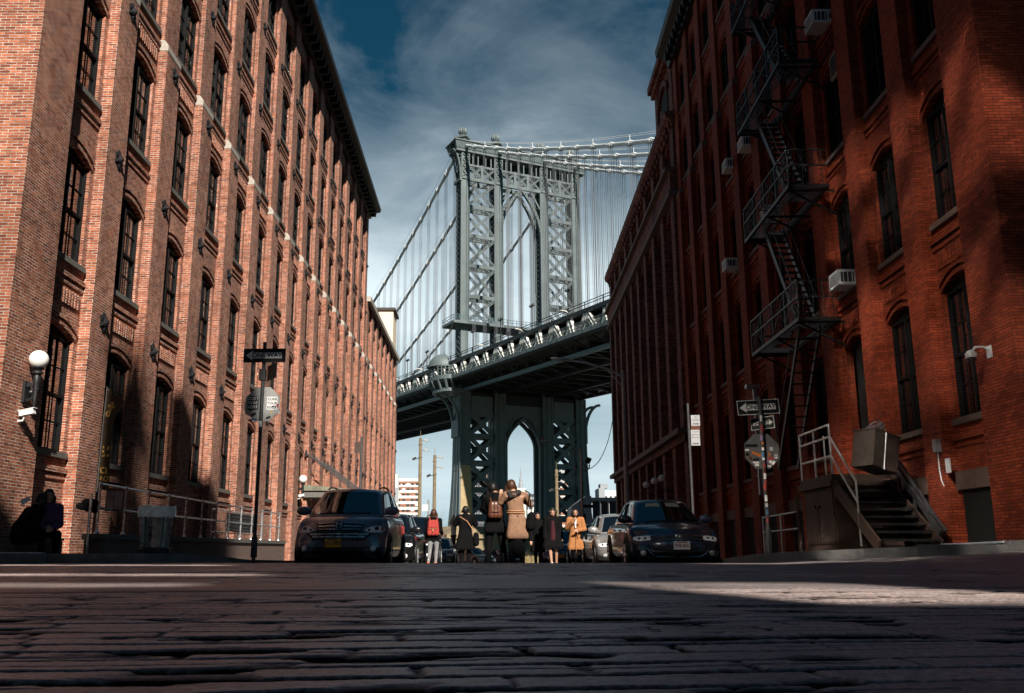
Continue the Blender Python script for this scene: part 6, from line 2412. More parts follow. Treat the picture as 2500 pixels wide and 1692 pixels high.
def build_signs():
    # ---- left post
    Y = 17.5
    b, top = at(617, 1346, Y), at(646, 836, Y)
    x0 = at(639, 986, Y).x
    zb = walk_z(-5, Y)
    root = thing('sign_post', 'dark sign post with one way sign over an octagonal sign back on the left pavement', 'sign post', (x0, Y, zb))
    m = MB()
    m.tube([(0, 0, -0.05), (0, 0, top.z - zb)], 0.036, 10)
    m.lathe([(0.062, 0.0), (0.058, 0.35), (0.04, 0.40)], 10)
    m.build('post', 'post_grey', root, smooth=True)
    p = at(646, 868, Y - 0.05)
    one_way(root, Vector((p.x - x0, -0.055, p.z - zb)), 0.83, 0.275, R(-2), 0, dim=True)
    m = MB()      # second plate seen almost edge-on
    c = at(648, 908, Y)
    m.M = Matrix.Translation((c.x - x0 + 0.06, 0.10, c.z - zb)) @ Matrix.Rotation(R(-58), 4, 'Z')
    m.box(-0.12, 0.40, -0.004, 0.004, -0.15, 0.15)
    m.build('side_plate', 'sign_black', root)
    m = MB()
    m.box(-0.075, 0.05, -0.05, 0.05, c.z - zb - 0.17, c.z - zb + 0.05)
    m.build('clamp', 'post_grey', root)
    M = facing(Vector((at(640, 986, Y).x - x0, 0.045, at(640, 986, Y).z - zb)), R(-3))
    m = MB()
    m.M = M
    m.prism(octagon(0.335), (0, 0, -0.004), (1, 0, 0), (0, 1, 0), (0, 0, 0.004))
    so = m.build('stop_sign_back', 'sign_back', root)
    k = Y / 2284.0
    sticker(so, M, -25 * k, 3.5 * k, 0.215, 0.27, 'sign_black', 0.03, txt='COST\nWAS\nHERE', tm='sign_white', ts=0.085)
    s2 = sticker(so, M, 24 * k, 2 * k, 0.205, 0.26, 'sign_white', -0.02, txt='CURB\nYOUR\nEGO  ', ts=0.070)
    m = MB()      # small stooping walker figure printed beside EGO
    m.M = M @ Matrix.Translation((24 * k + 0.055, 2 * k - 0.085, 0.0045))
    for pl, w in (([(-0.035, 0.012), (-0.01, 0.04), (0.02, 0.02)], 0.018), ([(0.02, 0.02), (0.025, -0.02), (0.03, -0.045)], 0.012), ([(0.015, 0.02), (0.0, -0.015), (-0.005, -0.045)], 0.012), ([(-0.025, 0.02), (-0.04, -0.01)], 0.009)):
        for a, c2 in zip(pl, pl[1:]): m.beam((*a, 0), (*c2, 0), w, 0.002, up=(0, 0, 1))
    m.prism([(-0.045 + 0.013 * math.cos(t * math.pi / 4), 0.022 + 0.013 * math.sin(t * math.pi / 4)) for t in range(8)], (0, 0, 0), (1, 0, 0), (0, 1, 0), (0, 0, 0.002))
    m.build('figure', 'sign_black', s2)
    for x, y, w, h, mt, r in ((-22, -82, 0.10, 0.05, 'sign_black', .5), (-30, -70, 0.05, 0.03, 'sign_black', 0), (24, -77, 0.035, 0.05, 'sticker_yellow', 0), (44, -78, 0.05, 0.05, 'sign_grey', 0),
                              (16, -90, 0.09, 0.035, 'sign_black', .4), (-22, -95, 0.13, 0.035, 'sticker_blue', .1), (38, -60, 0.05, 0.07, 'sticker_red', 0)):
        sticker(so, M, x * k, (y + 56) * k, w, h, mt, r)
    m = MB()
    m.box(-0.030, 0.030, -0.040, -0.037, 2.45, 2.56)
    m.build('sticker', 'sign_white', root)
    # ---- right post
    Y = 17.6
    x0 = at(1862, 1100, Y).x
    zb = walk_z(x0, Y)
    root = thing('sign_post', 'sticker-covered sign post with two one way signs and dark octagonal sign back on the right', 'sign post', (x0, Y, zb))
    top = at(1855, 968, Y)
    m = MB()
    m.tube([(0.0, 0, -0.05), (0.0, 0, top.z - zb)], 0.038, 10)
    m.lathe([(0.070, 0.0), (0.064, 0.45), (0.042, 0.55)], 10)
    m.build('post', 'post_grey', root, smooth=True)
    p = at(1853, 993, Y)
    one_way(root, Vector((p.x - x0, 0.05, p.z - zb)), 0.83, 0.285, R(2), R(3.5))
    p = at(1866, 1031, Y)
    one_way(root, Vector((p.x - x0, 0.12, p.z - zb)), 0.46, 0.24, R(-34), R(3), right=True)
    p = at(1862, 1101, Y)
    M = facing(Vector((p.x - x0, 0.05, p.z - zb)), R(3))
    m = MB()
    m.M = M
    m.prism(octagon(0.335), (0, 0, -0.004), (1, 0, 0), (0, 1, 0), (0, 0, 0.004))
    so = m.build('stop_sign_back', 'sign_back_dark', root)
    k = Y / 2284
    sticker(so, M, -26 * k, 14 * k, 0.24, 0.055, 'sign_black', 0.02)
    for x, y, w, h, mt, r in ((-38, 3, .08, .03, 'sign_white', 0), (-37, -8, .07, .07, 'sign_black', 0), (-17, -6, .15, .05, 'sticker_orange', -.35), (-5, -10, .05, .06, 'sticker_orange', 0), (-30, -18, .05, .07, 'leather_brown', .1),
                              (-17, -21, .12, .05, 'sign_black', .1), (-17, -28, .12, .03, 'sign_white', 0), (-15, -34, .08, .05, 'sign_white', -.1), (24, 6, .07, .07, 'sign_grey', 0), (19, -8, .04, .07, 'sticker_orange', 0),
                              (21, -18, .13, .035, 'sticker_red', 0), (35, -13, .065, .075, 'sign_white', 0), (20, -26, .05, .05, 'sign_white', .2), (27, -29, .05, .08, 'sign_white', -.6), (16, -37, .07, .03, 'sign_white', 0), (12, -26, .04, .06, 'sticker_violet', .5)):
        sticker(so, M, x * k, y * k, w, h, mt, r, txt='W' if (x, y) == (35, -13) else None, ts=0.075)
    rs = random.Random(11)
    z = 0.62
    cols = ['sign_white', 'sign_white', 'sign_grey', 'sticker_violet', 'sign_white', 'sticker_orange', 'sticker_red', 'sticker_blue', 'sign_white', 'leather_brown']
    while z < top.z - zb - 0.45:
        h = rs.uniform(0.04, 0.12)
        m = MB()
        a0 = rs.uniform(-0.9, 0.2)
        n = 6
        vs = []
        for j in (0, 1):
            for i in range(n + 1):
                a = -math.pi / 2 + a0 + 1.3 * i / n - 0.3
                vs.append((0.0405 * math.cos(a), 0.0405 * math.sin(a), z + j * h + 0.01 * rs.uniform(-1, 1) * 0))
        m.add(vs, [(i, i + 1, n + 2 + i, n + 1 + i) for i in range(n)])
        m.build('sticker', rs.choice(cols), root)
        z += h + rs.uniform(0.0, 0.07)
    # ---- kerbside parking sign posts
    Y = 22.0
    x0 = at(1684, 1100, Y).x
    zb = walk_z(x0, Y)
    root = thing('sign_post', 'slim dark post with two white parking plates and arrows on the right kerb', 'sign post', (x0, Y, zb))
    m = MB()
    m.tube([(0, 0, -0.05), (0, 0, at(1680, 985, Y).z - zb)], 0.030, 8)
    m.build('post', 'post_grey', root)
    k = Y / 2284
    for py, hh, lines in ((1027, 0.26, ('NO', 'STANDING')), (1069, 0.38, ('2 HOUR', 'PARKING', '9AM-7PM'))):
        p = at(1697, py, Y)
        M = facing(Vector((p.x - x0, -0.04, p.z - zb)), R(-8))
        m = MB()
        m.M = M
        m.box(-0.105, 0.105, -hh / 2, hh / 2, -0.003, 0)
        o = m.build('parking_plate', 'plate_dull', root)
        m = MB()
        m.M = M
        m.prism([(-0.07, -hh / 2 + 0.035), (0.04, -hh / 2 + 0.035), (0.04, -hh / 2 + 0.02), (0.08, -hh / 2 + 0.045), (0.04, -hh / 2 + 0.07), (0.04, -hh / 2 + 0.055), (-0.07, -hh / 2 + 0.055)], (0, 0, 0.001), (1, 0, 0), (0, 1, 0), (0, 0, 0.002))
        m.build('arrow', 'sign_black', o)
        for i, l in enumerate(lines):
            text_mb(l, 0.040, M @ Matrix.Translation((0, hh / 2 - 0.05 - 0.07 * i, 0.001)), 0.002).build('lettering', 'sign_black', o)
    p = at(1697, 1045, Y)
    m = MB()
    m.M = facing(Vector((p.x - x0, -0.04, p.z - zb)), R(-8))
    m.box(-0.105, 0.105, -0.05, 0.05, -0.003, 0)
    m.build('plate', 'leather_brown', root)
    Y = 34.0
    x0 = at(882, 1100, Y).x
    zb = walk_z(x0, Y)
    root = thing('sign_post', 'slim dark post with a small dark plate behind the slate blue crossover', 'sign post', (x0, Y, zb))
    m = MB()
    m.tube([(0, 0, -0.05), (0, 0, at(885, 1066, Y).z - zb)], 0.045, 8)
    m.build('post', 'post_grey', root)
    p = at(876, 1093, Y)
    m = MB()
    m.M = facing(Vector((p.x - x0 - 0.02, -0.06, p.z - zb)), R(10))
    m.box(-0.13, 0.13, -0.2, 0.2, -0.003, 0.0)
    m.build('plate', 'rust_brown', root)
    # white bus-stop plate and small lantern far down the street
    Y = 62
    x0 = at(1046, 1240, Y).x
    root = thing('sign_post', 'thin grey post with a square white plate beyond the red backpack', 'sign post', (x0, Y, street_z(Y)))
    m = MB()
    m.tube([(0, 0, 0), (0, 0, at(1046, 1220, Y).z - street_z(Y))], 0.06, 8)
    m.build('post', 'pipe_grey', root)
    p = at(1038, 1240, Y)
    m = MB()
    m.M = facing(Vector((p.x - x0, -0.08, p.z - street_z(Y))))
    m.box(-0.19, 0.19, -0.2, 0.2, -0.005, 0)
    o = m.build('plate', 'sign_white', root)
    m = MB()
    m.M = facing(Vector((p.x - x0, -0.08, p.z - street_z(Y))))
    m.tube([(-0.11 + 0.055 * math.cos(t * math.pi / 8), 0.08 + 0.055 * math.sin(t * math.pi / 8), 0.002) for t in range(17)], 0.014, 5)
    m.box(-0.14, 0.12, -0.10, -0.07, 0.001, 0.003)
    m.build('symbol', 'sticker_red', o)


build_signs()


def globe(parent, c, r, name='globe'):
    m = MB()
    m.ball(c, r, 24, 16)
    return m.build(name, 'globe_white', parent, smooth=True)


def build_lamps():
    # big wall lamp on the left corner pier
    g = at(95, 878, 16.75)
    wall = left_pos(8.62, 16.7)
    root = thing('wall_lamp', 'large white globe wall lamp on a black iron bracket at the left corner pier', 'lamp', (g.x, g.y, g.z))
    globe(root, (0, 0, 0), 0.175)
    m = MB()
    m.lathe([(0.075, -0.20), (0.11, -0.175), (0.12, -0.15), (0.075, -0.14)], 14)
    m.lathe([(0.055, -0.30), (0.10, -0.27), (0.10, -0.23), (0.06, -0.20)], 14)
    m.lathe([(0.020, -1.02), (0.028, -1.0), (0.028, -0.86), (0.042, -0.84), (0.036, -0.74), (0.058, -0.45), (0.072, -0.34), (0.055, -0.30)], 14)
    m.build('column', 'black_iron', root, smooth=True)
    dx = wall.x - g.x
    m = MB()
    m.box(dx, dx + 0.06, -0.10, 0.10, -0.82, -0.42)
    m.box(dx + 0.06, -0.04, -0.035, 0.035, -0.52, -0.44)
    pts = [(dx + 0.06, 0, -0.78), (dx + 0.14, 0, -0.74), (dx + 0.2, 0, -0.64), (dx + 0.26, 0, -0.55), (-0.06, 0, -0.52)]
    m.tube(pts, 0.028, 6)
    m.ball((dx + 0.13, 0, -0.62), 0.05, 8, 6)
    m.build('bracket', 'black_iron', root)
    # globes on the far right front
    first = None
    for px, py in ((1616, 1168), (1598, 1175), (1578, 1184)):
        dxp = px - 1237
        s = 2284 * 8.25 / dxp - 0.9
        w = right_pos(8.25, s)
        c = at(px, py, w.y)
        lab = {1616: 'white globe lamp on the far right wall, highest and nearest of three', 1598: 'white globe lamp on the far right wall, middle of three', 1578: 'white globe lamp on the far right wall, lowest and farthest of three'}[px]
        r = thing('globe_lamp', lab, 'lamp', c, A_R, 'globe lamps on the far right warehouse')
        globe(r, (0, 0, 0), 0.20)
        m = MB()
        m.tube([(0, 0, -0.2), (0, 0, -0.5), (0.15, 0, -0.6), (0.62, 0, -0.55)], 0.03, 6)
        m.lathe([(0.10, -0.22), (0.10, -0.17), (0.06, -0.16)], 10)
        m.build('bracket', 'black_iron', r)
    # small globe by the awning
    c = at(740, 1170, 43.0)
    r = thing('globe_lamp', 'small white globe lamp on a dark post beside the loading canopy on the left', 'lamp', c)
    globe(r, (0, 0, 0), 0.19)
    m = MB()
    m.lathe([(0.10, -0.24), (0.11, -0.17), (0.05, -0.16)], 10)
    m.lathe([(0.035, -0.9), (0.06, -0.4), (0.05, -0.24)], 10)
    m.beam((0, 0, -0.45), (-0.55, 0.1, -0.45), 0.06, 0.08)
    m.build('bracket', 'black_iron', r)


build_lamps()


def cctv(px, py, y, label, flip=1):
    c = at(px, py, y)
    r = thing('security_camera', label, 'camera', c)
    m = MB()
    m.M = Matrix.Rotation(R(-12), 4, 'Y')
    m.box(-0.11, 0.15, -0.055, 0.055, -0.045, 0.05)
    m.box(-0.13, 0.18, -0.065, 0.065, 0.052, 0.062)
    m.build('housing', 'ac_white', r)
    m = MB()
    m.tube([(-0.02, 0, -0.05), (-0.06, 0.02, -0.14), (-0.22, 0.02, -0.16)], 0.018, 6)
    m.build('arm', 'ac_white', r)


cctv(64, 1008, 16.6, 'white box security camera on the left corner pier below the globe lamp')
cctv(735, 1210, 43.0, 'white box security camera beside the loading canopy')


def build_left_front():
    # ramp wall and pipe railing along the left front
    def P(d, s, z): return left_pos(d, s) + Vector((0, 0, z))
    r = thing('ramp_wall', 'low dark stone ramp wall under the pipe railing on the left', 'wall', left_pos(7.3, 17.2), A_L)
    m = MB()
    m.box(-0.16, 0.16, 0, 15.5, -0.6, 0.40)
    m.build('wall', 'brown_stone', r)
    m = MB()
    m.box(-0.20, 0.20, -0.04, 15.54, 0.402, 0.50)
    m.build('coping', 'sill_stone', r)
    r = thing('pipe_railing', 'long grey pipe railing with two rails along the left front', 'railing', left_pos(7.3, 17.2), A_L)
    n = 13
    for k in range(n):
        y = 0.12 + k * 1.26
        m = MB()
        m.tube([(0, y, 0.5), (0, y, 1.44)], 0.026, 8)
        m.lathe([(0.055, 0.5), (0.05, 0.53), (0.028, 0.56)], 8, (0, y, 0))
        for z in (0.97, 1.42): m.ball((0, y, z), 0.040, 8, 6)
        m.build('post', 'galvanised', r, smooth=True)
    for z in (0.97, 1.42):
        m = MB()
        m.tube([(0, 0.12 + 0.8 * k, z) for k in range(20)], 0.022, 8)
        m.build('rail', 'galvanised', r, smooth=True)
    m = MB()
    m.tube([(0.05, -0.35, 0.10), (0.05, -0.35, 1.20)], 0.026, 8)
    m.build('end_post', 'galvanised', r, smooth=True)
    # second railing nearer the wall with a dark lattice panel
    r = thing('railing', 'short dark railing with lattice panel behind the left sign post', 'railing', left_pos(7.9, 26.5), A_L)
    m = MB()
    for z in (0.7, 1.35): m.tube([(0, 0, z), (0, 6.0, z)], 0.022, 6)
    for k in range(5): m.tube([(0, k * 1.5, 0.3), (0, k * 1.5, 1.35)], 0.022, 6)
    m.build('rails', 'galvanised', r)
    m = MB()
    for k in range(30):
        y = 1.5 + k * 0.1
        m.beam((0.03, y, 0.75), (0.03, y + 0.28, 1.3), 0.02)
        m.beam((0.035, y + 0.28, 0.75), (0.035, y, 1.3), 0.02)
    m.box(0.02, 0.025, 1.5, 4.8, 0.74, 1.31)
    m.build('lattice_panel', 'black_iron', r)
    # litter bin
    Y = 16.1
    c = at(380, 1300, Y)
    z0 = walk_z(c.x, Y)
    r = thing('litter_bin', 'wire mesh litter bin with clear plastic liner on the left pavement', 'litter bin', (c.x, Y, z0))
    H, r0, r1 = 0.80, 0.225, 0.30
    m = MB()
    n = 34
    rows = 15
    for i in range(n):
        for j in range(rows):
            a0, a1 = 2 * math.pi * i / n, 2 * math.pi * (i + 1) / n
            za, zb2 = 0.10 + (H - 0.14) * j / rows, 0.10 + (H - 0.14) * (j + 1) / rows
            ra, rb = r0 + (r1 - r0) * za / H, r0 + (r1 - r0) * zb2 / H
            p = lambda rr, a, z: (rr * math.cos(a), rr * math.sin(a), z)
            m.beam(p(ra, a0, za), p(rb, a1, zb2), 0.009, 0.004)
            m.beam(p(ra, a1, za), p(rb, a0, zb2), 0.009, 0.004)
    m.build('mesh', 'galvanised', r)
    m = MB()
    for k in range(6):
        a = 2 * math.pi * k / 6 + 0.2
        m.beam((r0 * 1.02 * math.cos(a), r0 * 1.02 * math.sin(a), 0.05), (r1 * 1.02 * math.cos(a), r1 * 1.02 * math.sin(a), H), 0.035, 0.008)
    m.tube([(r1 * math.cos(2 * math.pi * k / 24), r1 * math.sin(2 * math.pi * k / 24), H - 0.03) for k in range(25)], 0.014, 6)
    m.lathe([(r0 + 0.05, -0.005), (r0 + 0.05, 0.09), (r0 + 0.01, 0.12)], 20)
    m.build('frame', 'black_iron', r)
    m = MB()
    vs, fs = [], []
    n = 48
    rs = random.Random(5)
    prof = [(0.96, 0.62), (0.99, H - 0.05), (1.03, H + 0.015), (1.05, H - 0.02), (1.06, H - 0.10), (1.055, H - 0.17)]
    for q, z in prof:
        for k in range(n):
            a = 2 * math.pi * k / n
            rr = r1 * q * (1 + rs.uniform(-0.012, 0.018))
            vs.append((rr * math.cos(a), rr * math.sin(a), z + rs.uniform(-0.012, 0.012)))
    for i in range(len(prof) - 1):
        for k in range(n):
            k2 = (k + 1) % n
            fs.append((i * n + k, i * n + k2, (i + 1) * n + k2, (i + 1) * n + k))
    m.add(vs, fs)
    m.build('liner', 'liner_film', r)
    m = MB()
    m.lathe([(r0 * 0.85, 0.10), (r0 * 1.05, 0.3), (r1 * 0.93, 0.60), (r1 * 0.9, 0.66), (0.05, 0.70)], 20)
    m.build('bag', 'post_grey', r)
    m = MB()   # stencilled leaf mark on the front
    for a, b2 in (((-0.03, 0.30), (0.03, 0.42)), ((0.05, 0.30), (-0.02, 0.40)), ((-0.05, 0.44), (0.04, 0.46)), ((0.0, 0.22), (0.01, 0.34))):
        m.beam((a[0], -(r0 + 0.045), a[1]), (b2[0], -(r0 + 0.05), b2[1]), 0.03, 0.004, up=(0, 1, 0))
    m.build('mark', 'black_iron', r)
    # tall feather banner, brown with golden signs
    Y = 18.6
    r = thing('feather_banner', 'narrow brown feather banner with golden signs tied above the pipe railing on the left', 'banner', at(240, 1195, Y))
    o0 = at(240, 1195, Y)
    q = lambda px, py, dy=0.0: at(px, py, Y) - o0 + Vector((0, dy, 0))
    out = [(262, 946), (280, 956), (303, 977), (297, 997), (283, 1012), (275, 1040), (270, 1075), (268, 1130), (266, 1192), (238, 1192), (240, 1165), (246, 1110), (252, 1050), (259, 985)]
    m = MB()
    a = [q(*p) for p in out]
    n = len(a)
    m.add(a + [p + Vector((0, 0.012, 0)) for p in a], [tuple(range(n)), tuple(range(2 * n - 1, n - 1, -1))] + [(i, (i + 1) % n, n + (i + 1) % n, n + i) for i in range(n)])
    m.build('cloth', 'banner_cloth', r)
    m = MB()
    def stroke(pts, w):
        for p0, p1 in zip(pts, pts[1:]): m.beam(q(*p0, -0.006), q(*p1, -0.006), w, 0.006, up=(0, 1, 0))
    stroke([(275, 982), (272, 997), (267, 1005)], 0.045)
    stroke([(266, 989), (271, 994), (279, 993)], 0.055)
    stroke([(267, 1003), (261, 1007), (260, 1015), (265, 1017), (270, 1006)], 0.028)
    for cx, cy, w in ((265, 1092, 0.04), (253, 1092, 0.03), (252, 1102, 0.04), (264, 1112, 0.035), (251, 1113, 0.02), (256, 1112, 0.02), (264, 1096, 0.04)): stroke([(cx, cy - 3), (cx, cy + 3)], w)
    stroke([(246, 1143), (247, 1154), (260, 1156), (259, 1142), (248, 1142)], 0.026)
    stroke([(248, 1163), (245, 1172)], 0.030)
    stroke([(255, 1164), (253, 1173), (262, 1175), (264, 1164), (256, 1163)], 0.026)
    m.build('golden_signs', 'banner_gold', r)
    m = MB()
    m.tube([q(236, 1200), q(250, 1050), q(262, 944)], 0.012, 6)
    for p in ((265, 952), (284, 963), (304, 975), (257, 1010), (249, 1069), (243, 1128)): m.ball(q(*p), 0.020, 6, 4)
    m.build('pole', 'pipe_grey', r)
    # poster board on the railing and black bundle on the end post
    r = thing('poster_board', 'grey picture board leaning behind the pipe railing on the left', 'poster', at(280, 1222, 18.0))
    m = MB()
    m.M = facing(Vector((0, 0, 0)), R(-20))
    m.box(-0.22, 0.22, -0.20, 0.20, -0.01, 0)
    m.build('board', 'black_iron', r)
    m = MB()
    m.M = facing(Vector((0, 0, 0)), R(-20))
    m.box(-0.20, -0.03, -0.18, 0.18, 0.001, 0.004)
    m.box(-0.01, 0.20, -0.18, 0.18, 0.001, 0.004)
    m.build('pictures', 'poster_grey', r)
    r = thing('fabric_bundle', 'black crumpled bundle tied on the end of the pipe railing', 'bundle', at(216, 1232, 17.2))
    m = MB()
    rs = random.Random(2)
    for k in range(14): m.ball((rs.uniform(-0.16, 0.12), rs.uniform(-0.06, 0.06), rs.uniform(-0.12, 0.08)), rs.uniform(0.05, 0.09), 8, 6)
    remeshed('cloth', m, 'cloth_black', r, 0.015, 2)
    # loading canopy with tie rods
    r = thing('loading_canopy', 'weathered flat loading canopy hung on iron tie rods on the left front', 'canopy', left_pos(8.85, 44.3), A_L)
    m = MB()
    m.box(0, 2.6, 0, 6.4, 2.65, 2.95)
    m.build('fascia', 'sill_stone', r)
    m = MB()
    m.add([(0, -0.1, 3.25), (2.7, -0.1, 3.0), (2.7, 6.5, 3.0), (0, 6.5, 3.25), (0, -0.1, 2.96), (2.7, -0.1, 2.96), (2.7, 6.5, 2.96), (0, 6.5, 2.96)],
          [(0, 1, 2, 3), (4, 7, 6, 5), (0, 4, 5, 1), (1, 5, 6, 2), (2, 6, 7, 3), (3, 7, 4, 0)])
    m.build('roof', 'weathered_olive', r)
    for y in (0.1, 2.1, 4.2, 6.2):
        m = MB()
        m.tube([(0.05, y, 4.75), (2.3, y, 3.05)], 0.035, 6)
        m.box(-0.02, 0.06, y - 0.10, y + 0.10, 4.6, 4.9)
        m.build('tie_rod', 'black_iron', r)
    # cream rooftop box on the far end
    c0, c1 = at(925, 752, 82), at(965, 850, 82)
    r = thing('rooftop_box', 'cream rendered box with brown roof jutting from the far end of the left row', 'rooftop box', (c0.x, 82, 0))
    w = c1.x - c0.x - 0.25
    m = MB()
    m.box(0, w, 0, 3.2, c1.z, c0.z - 0.25)
    m.build('box', 'stucco_cream', r)
    m = MB()
    m.box(-0.2, w + 0.2, -0.2, 3.4, c0.z - 0.24, c0.z)
    m.build('roof', 'roof_brown', r)
    m = MB()
    m.add([(0.1, 0.1, c1.z - 0.01), (w - 0.1, 0.1, c1.z - 0.01), (w - 0.1, 3.1, c1.z - 0.01), (0.1, 3.1, c1.z - 0.01), (0.1, 0.6, c1.z - 0.8), (w * 0.6, 0.6, c1.z - 0.8), (w * 0.6, 2.6, c1.z - 0.8), (0.1, 2.6, c1.z - 0.8)],
          [(0, 3, 2, 1), (4, 5, 6, 7), (0, 1, 5, 4), (1, 2, 6, 5), (2, 3, 7, 6), (3, 0, 4, 7)])
    m.build('corbel', 'red_brick', r)


build_left_front()


def rs_from_px(px, py, D):
    """distance along and height on the right front for a pixel at clearance D"""
    dx = px - 1237.0
    z = (1341 - py) / dx * D * 0.976 + EYE
    s = 2284 * D / dx - 0.222 * z
    return s, z


def build_right_front():
    S0 = 15.8
    # fire escape, in the frame of the right front: x = -clearance from the wall
    r = thing('fire_escape', 'black iron zigzag fire escape with five landings on the right front', 'fire escape', right_pos(9.0, S0), A_R)
    levels = [6.15, 9.85, 13.55, 17.2, 20.8]
    ya, yb, xo, xi = 7.55, 12.15, -1.32, -0.27
    for z in levels:
        m = MB()
        for x in (xo, xi): m.box(x - 0.03, x + 0.03, ya, yb, z - 0.10, z)
        for y in (ya, yb): m.box(xo, xi, y - 0.03, y + 0.03, z - 0.10, z)
        k = xo + 0.1
        while k < xi - 0.02:
            if k < -0.95 or k > -0.40: m.box(k - 0.014, k + 0.014, ya + 0.03, yb - 0.03, z - 0.035, z - 0.005)
            else:
                m.box(k - 0.014, k + 0.014, ya + 0.03, ya + 1.2, z - 0.035, z - 0.005)
                m.box(k - 0.014, k + 0.014, yb - 0.9, yb - 0.03, z - 0.035, z - 0.005)
            k += 0.075
        for y in (ya + 0.3, (ya + yb) / 2, yb - 0.3):
            m.beam((0.0, y, z - 0.75), (xo + 0.1, y, z - 0.08), 0.05)
            m.box(xo, 0.0, y - 0.025, y + 0.025, z - 0.095, z - 0.04)
        pl = m.build('landing', 'escape_iron', r)
        m = MB()
        for zz in (0.55, 1.0):
            m.box(xo - 0.02, xo + 0.02, ya, yb, z + zz - 0.022, z + zz + 0.022)
            for y in (ya, yb): m.box(xo, xi, y - 0.016, y + 0.016, z + zz - 0.02, z + zz + 0.02)
        n = 4
        for k in range(n + 1):
            y = ya + (yb - ya) * k / n
            m.box(xo - 0.022, xo + 0.022, y - 0.022, y + 0.022, z, z + 1.0)
            if k < n:
                y2 = ya + (yb - ya) * (k + 1) / n
                m.beam((xo, y, z + 1.0), (xo, y2, z + 0.08), 0.022)
                m.beam((xo + 0.02, y, z + 0.08), (xo + 0.02, y2, z + 1.0), 0.022)
        for k in range(46):
            y = ya + (yb - ya) * (k + 0.5) / 46
            if k % 2 == 0: m.box(xo - 0.006, xo + 0.006, y - 0.006, y + 0.006, z, z + 0.98)
        for y in (ya, yb):
            for k in range(4):
                x = xo + (xi - xo) * (k + 0.5) / 4
                m.box(x - 0.008, x + 0.008, y - 0.008, y + 0.008, z, z + 1.0)
        m.build('railing', 'escape_iron', pl)
    for z0, z1 in zip(levels, levels[1:]):
        m = MB()
        p0, p1 = ya + 1.15, yb - 0.9
        for x in (-0.95, -0.42):
            m.beam((x, p0, z0), (x, p1, z1), 0.045, 0.17)
            m.beam((x, p0, z0 + 0.85), (x, p1, z1 + 0.85), 0.025)
            for f in (0.2, 0.5, 0.8): m.beam((x, p0 + (p1 - p0) * f, z0 + (z1 - z0) * f), (x, p0 + (p1 - p0) * f, z0 + (z1 - z0) * f + 0.85), 0.02)
        n = 15
        for k in range(1, n):
            y, z = p0 + (p1 - p0) * k / n, z0 + (z1 - z0) * k / n
            m.box(-0.93, -0.44, y - 0.09, y + 0.09, z - 0.012, z + 0.012)
        m.build('stair', 'escape_iron', r)
    m = MB()     # drop ladder under the lowest landing
    for x in (-1.05, -0.50):
        m.beam((x, 8.4, 6.1), (x, 11.2, 2.5), 0.05, 0.12)
    for k in range(1, 13):
        y, z = 8.4 + 2.8 * k / 13, 6.1 - 3.6 * k / 13
        m.box(-1.03, -0.52, y - 0.08, y + 0.08, z - 0.012, z + 0.012)
    m.beam((-1.05, 11.2, 2.5), (-1.05, 11.2, 4.2), 0.03)
    m.beam((-1.05, 8.6, 6.6), (-1.05, 11.2, 3.4), 0.025)
    m.build('drop_ladder', 'escape_iron', r)
    m = MB()
    for f in range(4):   # basket guard round the ladder
        m.tube([(-1.05 - 0.25 * math.sin(t * math.pi / 6), 12.3 + 0.3 * math.cos(t * math.pi / 6), 3.0 + f * 0.5) for t in range(7)], 0.018, 5)
    m.build('cage', 'escape_iron', r)
    r = thing('drain_pipe', 'pale grey drain pipe with a square hopper beside the fire escape', 'pipe', right_pos(8.55, 31.2), A_R)
    m = MB()
    m.box(-0.06, 0.06, -0.05, 0.05, 2.0, 5.6)
    for z in (2.6, 4.2): m.box(-0.08, 0.3, -0.07, 0.07, z, z + 0.07)
    m.build('pipe', 'pipe_grey', r)
    m = MB()
    m.box(-0.30, 0.16, -0.12, 0.12, 5.602, 5.75)
    m.build('hopper', 'pipe_grey', r)
    # air conditioners in the windows
    acs = [(1993, 68, 'white window air conditioner in the third storey right of the fire escape', 0), (1822, 361, 'small white window air conditioner just left of the fire escape, upper', 0),
           (1783, 413, 'white window air conditioner on a bracket left of the fire escape, below the smaller one', 0), (1881, 530, 'white window air conditioner behind the fire escape landing', 0),
           (1782, 653, 'white louvred air conditioner low on the wall left of the fire escape', 0), (2052, 692, 'white window air conditioner in the window right of the lowest fire escape landing', 0)]
    for px, py, lab, _ in acs:
        s, z = rs_from_px(px, py, 8.72)
        a = thing('air_conditioner', lab, 'air conditioner', right_pos(9.0, s) + Vector((0, 0, z)), A_R, 'window air conditioners on the right front')
        m = MB()
        m.box(-0.52, 0.12, -0.33, 0.33, -0.20, 0.20)
        m.build('case', 'ac_white', a)
        m = MB()
        m.box(-0.526, -0.522, -0.28, 0.28, -0.15, 0.15)
        m.box(-0.45, -0.12, -0.336, -0.332, -0.13, 0.13)
        m.build('grille', 'ac_grille', a)
        m = MB()
        for k in range(7): m.box(-0.53, -0.527, -0.29, 0.29, -0.15 + k * 0.045, -0.135 + k * 0.045)
        for k in range(3): m.box(-0.40 + k * 0.11, -0.38 + k * 0.11, -0.341, -0.337, -0.14, 0.14)
        m.build('louvre', 'ac_white', a)
    s, z = rs_from_px(2029, 172, 8.9)
    a = thing('window_vent', 'square pale framed vent in the window head right of the fire escape', 'vent', right_pos(9.0, s) + Vector((0, 0, z)), A_R)
    m = MB()
    m.box(-0.06, 0.0, -0.30, 0.30, -0.34, 0.34)
    m.build('frame', 'cap_stone', a)
    m = MB()
    m.box(-0.07, -0.061, -0.24, 0.24, -0.28, 0.28)
    m.build('grille', 'ac_grille', a)
